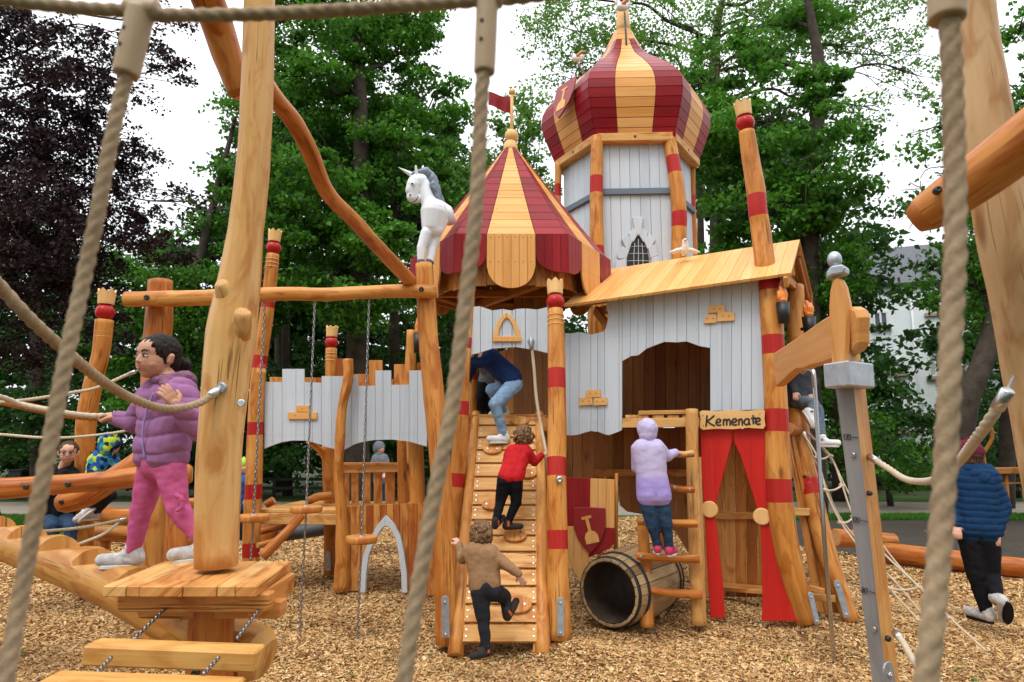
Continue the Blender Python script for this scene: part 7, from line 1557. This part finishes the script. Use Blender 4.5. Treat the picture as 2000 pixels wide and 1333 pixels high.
    if bottom:
        Q = []
        for a in 'LR':
            hp, kn, an = J['hip' + a], J['kn' + a], J['an' + a]; q = legr
            Q += [(pe, .083 * s * q, hp, .080 * s * q), (hp, .080 * s * q, kn, .058 * s * q), (kn, .055 * s * q, an, .038 * s * q)]
        Q += [(wa.lerp(pe, .6), .08 * s, pe, .087 * s)]
        fuse('trousers', Q, vox, M[bottom], t, 3, disp=(.0055, (14, 14, 20), 0))
    if shoes:
        for a in 'LR':
            an, to = J['an' + a], J['toe' + a]; f = (to - an); u = J.get('up' + a, (V((0, 0, 1)))); u = V(u).normalized(); ff = (f - u * f.dot(u)).normalized(); sd = ff.cross(u); hl = an - u * .035 * s - ff * .022 * s; tp = hl + ff * .155 * s * J.get('foot', 1.0)
            pr = [(hl, .034 * s, hl.lerp(tp, .5), .034 * s), (hl.lerp(tp, .5), .033 * s, tp, .030 * s), (hl.lerp(tp, .62) + sd * .010 * s, .028 * s, tp + sd * .004 * s, .026 * s), (hl + u * .010 * s, .037 * s, an + u * .02 * s, .037 * s), (hl.lerp(tp, .35) + u * .018 * s, .030 * s, an, .034 * s)]
            so = fuse('shoe', pr, .006, M[shoes], t, 2)
            if shoe_sole:
                ol = []
                for q in range(20): an_ = 6.2832 * q / 20; x = math.cos(an_); ol.append((.095 * s * J.get('foot', 1.0) * x + .0, (.036 + .006 * x) * s * math.sin(an_)))
                mb = MB(); c = hl.lerp(tp, .46) - u * .022 * s; mb.prism(c, ff, sd, u, ol, .018 * s); mb.build('sole', M[shoe_sole], so, bevel=.003)
            if J.get('elastic'):
                mb = MB(); 
                for s_ in (-1, 1): mb.beam(an + sd * .0345 * s * s_ - u * .03 * s, an + sd * .036 * s * s_ + u * .025 * s, .022 * s, .006 * s, up=sd)
                mb.build('elastic_panel', M['orange elastic'], so)
    if hair:
        rs = random.Random(hash(label) % 1000 if 0 else len(label)); H = []
        if hairstyle == 'curly':
            for i in range(150):
                d = V((rs.gauss(0, 1), rs.gauss(0, 1), rs.gauss(0, 1))).normalized()
                if d.y > .35 and d.z < .55: continue
                if d.z < -.85: continue
                c = h + HM @ (V((d.x * .86, d.y * .98 - .08, d.z * .95 + .14)) * hr); o_ = V((rs.uniform(-1, 1), rs.uniform(-1, 1), rs.uniform(-1.2, .3))) * hr * .2
                H.append((c, .15 * hr, c + o_, .10 * hr))
            H += [el((0, -.16, .22), .84, .94, .88), el((0, -.45, -.35), .66, .55, .55)]
            fuse('hair', H, .0055, M[hair], t, 1, disp=(.012, (38, 38, 26), 0))
        elif hairstyle == 'ponytail':
            H += [el((0, -.12, .28), .86, .99, .84), el((0, -.45, -.1), .72, .62, .62), (h + HM @ V((.50, .58, .50)) * hr, .13 * hr, h + HM @ V((.66, -.1, .2)) * hr, .2 * hr), (h + HM @ V((-.50, .58, .50)) * hr, .13 * hr, h + HM @ V((-.66, -.1, .2)) * hr, .2 * hr),
                  (h + HM @ V((.70, .25, .2)) * hr, .10 * hr, h + HM @ V((.74, .12, -.30)) * hr, .05 * hr), (h + HM @ V((-.70, .25, .2)) * hr, .10 * hr, h + HM @ V((-.74, .12, -.30)) * hr, .05 * hr), (h + HM @ V((0, .62, .64)) * hr, .14 * hr, h + HM @ V((0, 0, .95)) * hr, .2 * hr)]
            a = h + HM @ V((0, -.95, .05)) * hr; b = h + HM @ V((0, -1.45, -.25)) * hr; c = h + HM @ V((0, -1.65, -.95)) * hr; H += [(h + HM @ V((0, -.7, .1)) * hr, .24 * hr, a, .2 * hr), (a, .2 * hr, b, .34 * hr), (b, .34 * hr, c, .16 * hr), (b, .25 * hr, b + HM @ V((.12, -.25, -.6)) * hr, .1 * hr)]
            fuse('hair', H, .0045, M[hair], t, 2, disp=(.005, (75, 75, 30), 0)); mb = MB(); ax = (b - a).normalized(); mb.lathe(a - ax * .01, ax, [(.19 * hr, 0), (.24 * hr, .006), (.24 * hr, .012), (.19 * hr, .018)], 16); mb.build('hair_tie', M['black'], t)
        elif hairstyle == 'short':
            H += [el((0, -.14, .24), .86, .98, .88), el((0, -.5, -.2), .66, .5, .6), (h + HM @ V((.5, .5, .55)) * hr, .16 * hr, h + HM @ V((-.5, .5, .55)) * hr, .16 * hr)]; fuse('hair', H, .006, M[hair], t, 1, disp=(.008, (40, 40, 30), 0))
    if hood:
        H = [el((0, -.10, .16), 1.0, 1.05, 1.02), el((0, -.35, -.35), .85, .8, .75), (h + HM @ V((0, -.4, -.7)) * hr, .6 * hr, nk, .07 * s)]
        if hood == 'down': 
            c = nk - fwd * .05 * s; H = [(c + Rt * .06 * s, .035 * s, c - Rt * .06 * s, .035 * s), (c, .05 * s, c - (nk - ch).normalized() * .06 * s - fwd * .03 * s, .05 * s)]
        fuse('hood', H, .007, M[top], t, 3, disp=(.007, (16, 16, 12), 0))
    if hat:
        fuse('hat', [el((0, -.1, .34), .92, 1.04, .82), (h + HM @ V((0, -.1, 1.1)) * hr, .2 * hr, h + HM @ V((0, -.15, 1.18)) * hr, .16 * hr)], .006, M[hat], t, 2, disp=(.003, (50, 50, 10), 0))
    if face:
        for s_ in (-1, 1):
            c = h + HM @ V((.31 * s_, .82, .0)) * hr; mb = MB(); mb.ball(c, .125 * hr, sx=1.1, sy=.62, sz=.50, M=HM); e = mb.build('eye', M['eyewhite'], t); mb = MB(); lk = J.get('look', V((0, 0, 0))); mb.ball(c + HM @ V((lk.x * .26, .050, -.005)) * hr, .088 * hr, sx=.9, sy=.42, sz=.72, M=HM); mb.build('iris', M['iris'], e)
            mb = MB(); pts = [h + HM @ V((x * s_, y, z)) * hr for x, y, z in ((.13, .93, .21), (.30, .90, .27), (.50, .78, .23))]; mb.tube(smooth_path(pts, 4), lerp_list([.026 * hr, .034 * hr, .014 * hr], 9), 8); mb.build('eyebrow', M[hair or 'hairdark'], t)
            mb = MB(); pts = [h + HM @ V((x * s_, y, z)) * hr for x, y, z in ((.16, .86, .0), (.22, .91, .065), (.33, .915, .08), (.45, .82, .03))]; mb.tube(smooth_path(pts, 4), .022 * hr, 6); mb.build('eyelash', M['hairdark'], t)
        for zz, dz, r in ((-.50, .055, .034), (-.56, .03, .042)):
            mb = MB(); pts = [h + HM @ V((x, y, zz + (dz * 1.3 if abs(x) > .11 else 0))) * hr for x, y in ((-.31, .80), (-.14, .905), (0, .93), (.14, .905), (.31, .80))]; mb.tube(smooth_path(pts, 3), lerp_list([.008 * hr, r * hr, .008 * hr], 13), 8); mb.build('lip', M['lip'], t)
        mb = MB(); mb.ball(h + HM @ V((0, .895, -.525)) * hr, .12 * hr, sx=1.35, sy=.42, sz=.26, M=HM); mb.build('teeth', M['eyewhite'], t)
    return t
def jj(**k):
    return {a: (P(*b) if isinstance(b, tuple) else b) for a, b in k.items()}
X, Y = V((1, 0, 0)), V((0, 1, 0))
# --- girl on the balance log
J = jj(head=(308, 699, 3.5), neck=(329, 741, 3.5), chest=(330, 778, 3.5), pelvis=(314, 905, 3.5), shL=(364, 776, 3.40), shR=(291, 776, 3.60), elL=(390, 842, 3.32), elR=(262, 826, 3.62), wrL=(347, 797, 3.24), wrR=(233, 818, 3.63),
       hipL=(333, 915, 3.45), hipR=(298, 912, 3.55), knL=(346, 992, 3.43), knR=(276, 1000, 3.57), anL=(400, 1062, 3.42), anR=(259, 1078, 3.60), toeL=(375, 1084, 3.38), toeR=(212, 1106, 3.58))
J['handL'] = P(322, 762, 3.2) - P(347, 797, 3.24); J['palmL'] = V((-.7, .6, -.1)); J['curlL'] = .35; J['thL'] = -1; J['handR'] = P(205, 808, 3.63) - P(233, 818, 3.63); J['palmR'] = V((-.1, .15, -1)); J['curlR'] = 1.3; J['bvox'] = .0036; J['collar'] = 'purple fleece'; J['look'] = V((0.25, 0, 0)); J['thR'] = 1; J['foot'] = 1.0; J['hs'] = 1.08; J['hsz'] = 1.15
J['upR'] = (0, 0, 1)
girl = person('smiling dark haired girl in a purple puffer jacket and pink leggings walking the balance log', J, 1.06, V((-.44, -.90, -.02)), 'skinolive', 'purple puffer', 'pink leggings', 'grey sneaker', 'hairdark', 'ponytail', pad=.023, puffy=.013, face=True, shoe_sole='sole', vox=.006, hemr=1.0, hem=P(315, 878, 3.5), torso=.98, legr=.9)
# fleece lined hood behind the neck, cuffs, zip, pocket
c = P(352, 738, 3.52); fuse('hood', [(c + V((-.05, -.06, -.02)), .030, c + V((.035, -.02, .0)), .036), (c + V((.035, -.02, 0)), .036, c + V((.02, .07, -.005)), .034), (c, .035, c + V((.03, 0, -.05)), .04), (P(325, 752, 3.40), .022, c + V((-.05, -.06, -.02)), .030)], .006, M['purple fleece'], girl, 2, disp=(.006, (60, 60, 60), 0))
mb = MB(); mb.tube(smooth_path([P(300, 768, 3.36), P(287, 800, 3.375), P(278, 850, 3.385), P(283, 898, 3.40)], 5), .0045, 8); mb.build('zip', M['violet panel'], girl)
fuse('ruffle', [(P(344, 968, 3.36), .012, P(356, 975, 3.355), .012), (P(356, 975, 3.355), .012, P(357, 990, 3.355), .01), (P(357, 990, 3.355), .01, P(347, 997, 3.36), .011)], .004, M['pink leggings'], girl, 1, disp=(.004, (90, 90, 90), 0))
# --- boy in navy jacket and jeans, bending into the tower
fA = on_ramp(975, 866, .0); d1 = fA.y
J = jj(head=(925, 694, 7.15), neck=(940, 695, 7.1), chest=(958, 702, 7.05), pelvis=(1002, 744, 6.98), shL=(962, 701, 6.90), shR=(950, 700, 7.2), elL=(936, 709, 6.82), elR=(925, 712, 7.3), wrL=(911, 705, 6.72), wrR=(915, 740, 7.4),
       hipL=(1004, 752, 6.90), hipR=(1000, 754, 7.08), knL=(967, 790, 6.74), knR=(960, 762, 7.0), anL=(984, 850, 6.80), anR=(984, 803, 7.22), toeL=(952, 864, 6.74), toeR=(962, 812, 7.15))
J['curlL'] = 1.0; J['handL'] = V((-1, -.1, .1)); J['palmL'] = V((0, .3, -1))
person('boy in navy jacket and light jeans bending into the tower at the ramp top', J, 1.12, V((-1, .25, -.3)), 'skin', 'navy jacket', 'light jeans', 'white leather', 'hairmid', 'short', pad=.018, shoe_sole='sole', up=V((-.2, 0, 1)), hem=P(998, 735, 6.98))
# --- second child inside the tower, black trousers
J = jj(head=(968, 668, 7.9), neck=(962, 690, 7.9), chest=(960, 703, 7.9), pelvis=(950, 742, 7.9), shL=(948, 705, 7.85), shR=(972, 703, 7.95), elL=(944, 725, 7.8), elR=(978, 722, 7.95), wrL=(938, 715, 7.7), wrR=(975, 735, 7.85), hipL=(945, 748, 7.88), hipR=(955, 748, 7.95), knL=(938, 776, 7.8), knR=(946, 778, 7.9), anL=(940, 803, 7.85), anR=(948, 803, 7.95), toeL=(930, 809, 7.75), toeR=(940, 809, 7.85))
person('child in black trousers standing in the shade inside the tower, behind the bending boy', J, .86, V((-.5, .8, 0)), 'skin', 'grey hoodie', 'black trousers', 'dark boot', 'hairmid', 'short')
# --- toddler in the red sweater
q = on_ramp(995, 1040, .0).y
J = jj(head=(1023, 853, 6.22), neck=(1016, 872, 6.2), chest=(1012, 884, 6.16), pelvis=(996, 934, 6.08), shL=(994, 888, 6.16), shR=(1032, 884, 6.18), elL=(990, 905, 6.32), elR=(1044, 903, 6.2), wrL=(1004, 912, 6.42), wrR=(1058, 889, 6.24), hipL=(985, 940, 6.06), hipR=(1007, 940, 6.08), knL=(978, 978, 6.10), knR=(1008, 982, 6.12), anL=(968, 1020, 6.02), anR=(992, 1022, 6.12), toeL=(980, 1052, 6.12), toeR=(1018, 1038, 6.14))
J['toeL'] = P(972, 1046, 6.10); J['upL'] = (-.1, -.6, 1); J['upR'] = (0, 0, 1); J['curlR'] = 1.2; J['handR'] = P(1066, 884, 6.26) - J['wrR']; J['elastic'] = 1; J['hs'] = 1.1
person('toddler in a red sweater and black trousers climbing the middle of the ramp', J, .86, V((.35, .9, .15)), 'skin', 'red sweater', 'black trousers', 'dark boot', 'hairbrown', 'curly', hem=P(999, 925, 6.08))
# --- toddler in the brown sweater
J = jj(head=(941, 1044, 5.34), neck=(942, 1068, 5.30), chest=(942, 1084, 5.28), pelvis=(950, 1150, 5.22), shL=(918, 1076, 5.28), shR=(965, 1084, 5.26), elL=(903, 1092, 5.36), elR=(992, 1106, 5.22), wrL=(897, 1066, 5.42), wrR=(1013, 1121, 5.2), hipL=(938, 1158, 5.22), hipR=(964, 1156, 5.22), knL=(944, 1208, 5.20), knR=(986, 1166, 5.36), anL=(949, 1266, 5.16), anR=(990, 1196, 5.30), toeL=(930, 1296, 5.10), toeR=(1006, 1205, 5.45))
J['toeR'] = P(1012, 1203, 5.40); J['upR'] = (-.5, -.6, .8); J['upL'] = (0, 0, 1); J['handL'] = P(892, 1056, 5.44) - J['wrL']; J['curlL'] = 1.0; J['handR'] = P(1021, 1137, 5.2) - J['wrR']; J['curlR'] = .3; J['palmR'] = V((.3, .6, -.4)); J['elastic'] = 1; J['hs'] = 1.05; J['bvox'] = .005
person('toddler in a brown sweater and dark trousers stepping onto the foot of the ramp', J, .90, V((.42, .9, .05)), 'skin', 'brown sweater', 'charcoal trousers', 'dark boot', 'hairbrown', 'curly', hem=P(946, 1136, 5.24), pad=.0119, legr=1.0, torso=1.05)
# --- child in the lilac hooded jacket on the ladder
J = jj(head=(1263, 841, 6.06), neck=(1265, 862, 6.04), chest=(1267, 880, 6.02), pelvis=(1275, 972, 6.0), shL=(1245, 876, 6.02), shR=(1290, 878, 6.02), elL=(1244, 915, 6.1), elR=(1302, 892, 6.06), wrL=(1256, 900, 6.25), wrR=(1319, 884, 6.16), hipL=(1265, 980, 6.0), hipR=(1291, 980, 6.0), knL=(1274, 1025, 6.0), knR=(1301, 1026, 6.0), anL=(1284, 1066, 6.06), anR=(1308, 1070, 6.04), toeL=(1282, 1080, 6.2), toeR=(1318, 1086, 6.14))
J['handR'] = P(1332, 882, 6.24) - J['wrR']; J['curlR'] = 1.1; J['foot'] = .95
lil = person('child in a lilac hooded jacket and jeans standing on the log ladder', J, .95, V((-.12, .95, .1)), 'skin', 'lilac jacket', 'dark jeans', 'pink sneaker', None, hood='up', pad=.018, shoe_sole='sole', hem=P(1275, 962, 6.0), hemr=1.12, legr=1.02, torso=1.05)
# --- child climbing behind the curved plank
J = jj(head=(1574, 692, 7.1), neck=(1570, 708, 7.1), chest=(1565, 722, 7.1), pelvis=(1556, 775, 7.1), shL=(1552, 722, 7.1), shR=(1580, 724, 7.1), elL=(1548, 745, 7.1), elR=(1588, 745, 7.1), wrL=(1552, 765, 7.0), wrR=(1584, 768, 7.0), hipL=(1553, 784, 7.1), hipR=(1565, 782, 7.05), knL=(1588, 790, 6.85), knR=(1596, 800, 6.85), anL=(1585, 806, 6.8), anR=(1606, 858, 6.75), toeL=(1588, 836, 6.75), toeR=(1624, 880, 6.7))
J['upL'] = (.9, -.1, .3); J['toeL'] = P(1583, 836, 6.75); J['foot'] = 1.0
person('child in grey jeans and white sneakers clambering out behind the curved plank', J, 1.05, V((.7, -.2, 0)), 'skin', 'dark grey jacket', 'grey jeans', 'white leather', 'hairmid', 'short', pad=.016, shoe_sole='sole')
# --- boy in the blue puffer jacket
J = jj(head=(1889, 893, 6.3), neck=(1893, 916, 6.28), chest=(1900, 934, 6.25), pelvis=(1911, 1050, 6.2), shL=(1876, 934, 6.3), shR=(1934, 940, 6.2), elL=(1866, 985, 6.3), elR=(1957, 990, 6.15), wrL=(1868, 1022, 6.2), wrR=(1948, 1036, 6.1), hipL=(1898, 1056, 6.22), hipR=(1926, 1058, 6.18), knL=(1908, 1125, 6.2), knR=(1934, 1120, 6.2), anL=(1926, 1192, 6.2), anR=(1949, 1172, 6.05), toeL=(1948, 1214, 6.12), toeR=(1966, 1206, 6.1))
J['toeL'] = P(1905, 1218, 6.02) if 0 else P(1912, 1216, 6.28); J['seam'] = .06; J['upR'] = (-.3, 1, .55); J['toeR'] = P(1964, 1208, 6.08)
person('boy in a blue puffer jacket and maroon beanie running away at the right', J, 1.38, V((-.15, 1, 0)), 'skin', 'blue puffer', 'black trousers', 'grey sneaker', 'hairmid', 'short', pad=.030, puffy=.011, hood='down', hat='maroon beanie', shoe_sole='black trousers', hem=P(1910, 1026, 6.2), torso=1.12)
# --- seated woman with glasses
J = jj(head=(134, 884, 7.2), neck=(126, 908, 7.25), chest=(120, 926, 7.3), pelvis=(112, 1012, 7.4), shL=(146, 932, 7.2), shR=(97, 932, 7.35), elL=(150, 950, 7.2), elR=(92, 955, 7.25), wrL=(140, 958, 7.0), wrR=(112, 960, 7.05), hipL=(128, 1016, 7.35), hipR=(98, 1016, 7.4), knL=(138, 1030, 6.95), knR=(104, 1030, 6.95), anL=(140, 1100, 6.95), anR=(100, 1102, 6.95), toeL=(146, 1128, 6.8), toeR=(102, 1128, 6.8))
w = person('seated woman with glasses and a dark jacket watching behind the log rail', J, 1.08, V((.45, -.9, -.1)), 'skin', 'black trousers', 'dark jeans', 'dark boot', 'hairmid', 'short', pad=.018, face=True)
h = J['head']; F_ = V((.45, -.9, -.1)).normalized(); R_ = F_.cross(Z).normalized()
for s_ in (-1, 1):
    mb = MB(); c = h + F_ * .108 + R_ * .038 * s_ - Z * .002; mb.tube([c + (R_ * math.cos(a) * .026 + Z * math.sin(a) * .019) for a in [6.2832 * k / 14 for k in range(15)]], .0022, 6, cap=False); mb.build('glasses_rim', M['black'], w)
# --- seated child in the patterned jacket
J = jj(head=(215, 868, 6.2), neck=(208, 886, 6.2), chest=(203, 898, 6.2), pelvis=(190, 942, 6.2), shL=(184, 898, 6.15), shR=(222, 900, 6.3), elL=(177, 922, 6.1), elR=(232, 920, 6.2), wrL=(190, 936, 6.0), wrR=(226, 936, 6.05), hipL=(182, 948, 6.15), hipR=(200, 950, 6.2), knL=(205, 968, 5.95), knR=(215, 968, 6.0), anL=(170, 990, 5.95), anR=(186, 1000, 6.0), toeL=(152, 1006, 5.9), toeR=(168, 1020, 5.95))
J['upL'] = (-.6, 0, .5)
person('child in a blue and lime patterned jacket sitting on the left logs', J, .92, V((.5, .85, -.1)), 'skin', 'camo', 'charcoal trousers', 'grey sneaker', 'hairmid', 'short', hood='up', pad=.016, shoe_sole='sole')
# --- distant person in the grey hoodie
J = jj(head=(741, 875, 15.5), neck=(742, 888, 15.5), chest=(742, 896, 15.5), pelvis=(744, 938, 15.5), shL=(731, 898, 15.5), shR=(754, 898, 15.5), elL=(728, 918, 15.4), elR=(757, 918, 15.4), wrL=(738, 925, 15.2), wrR=(752, 926, 15.2), hipL=(738, 940, 15.5), hipR=(750, 940, 15.5), knL=(738, 970, 15.5), knR=(750, 970, 15.5), anL=(738, 998, 15.5), anR=(750, 998, 15.5), toeL=(736, 1004, 15.3), toeR=(752, 1004, 15.3))
person('distant person in a grey hoodie standing beyond the walkway railing', J, 1.35, V((.7, -.6, 0)), 'skin', 'grey hoodie', 'dark jeans', 'dark boot', 'hairmid', 'short', hood='up', pad=.02, vox=.012)
# --- child half hidden behind the thick pole
J = jj(head=(476, 912, 9.5), neck=(474, 928, 9.5), chest=(473, 938, 9.5), pelvis=(470, 985, 9.5), shL=(462, 940, 9.5), shR=(486, 942, 9.4), elL=(460, 962, 9.5), elR=(490, 962, 9.3), wrL=(462, 980, 9.4), wrR=(484, 975, 9.2), hipL=(464, 990, 9.5), hipR=(477, 990, 9.5), knL=(464, 1020, 9.5), knR=(478, 1020, 9.5), anL=(464, 1055, 9.5), anR=(478, 1055, 9.5), toeL=(464, 1064, 9.3), toeR=(480, 1064, 9.3))
person('child in a blue jacket and lime cap half hidden behind the thick pole', J, 1.05, V((.5, -.8, 0)), 'skin', 'blue jacket', 'charcoal trousers', 'white leather', 'hairmid', 'short', hat='lime cap', pad=.016, vox=.01)
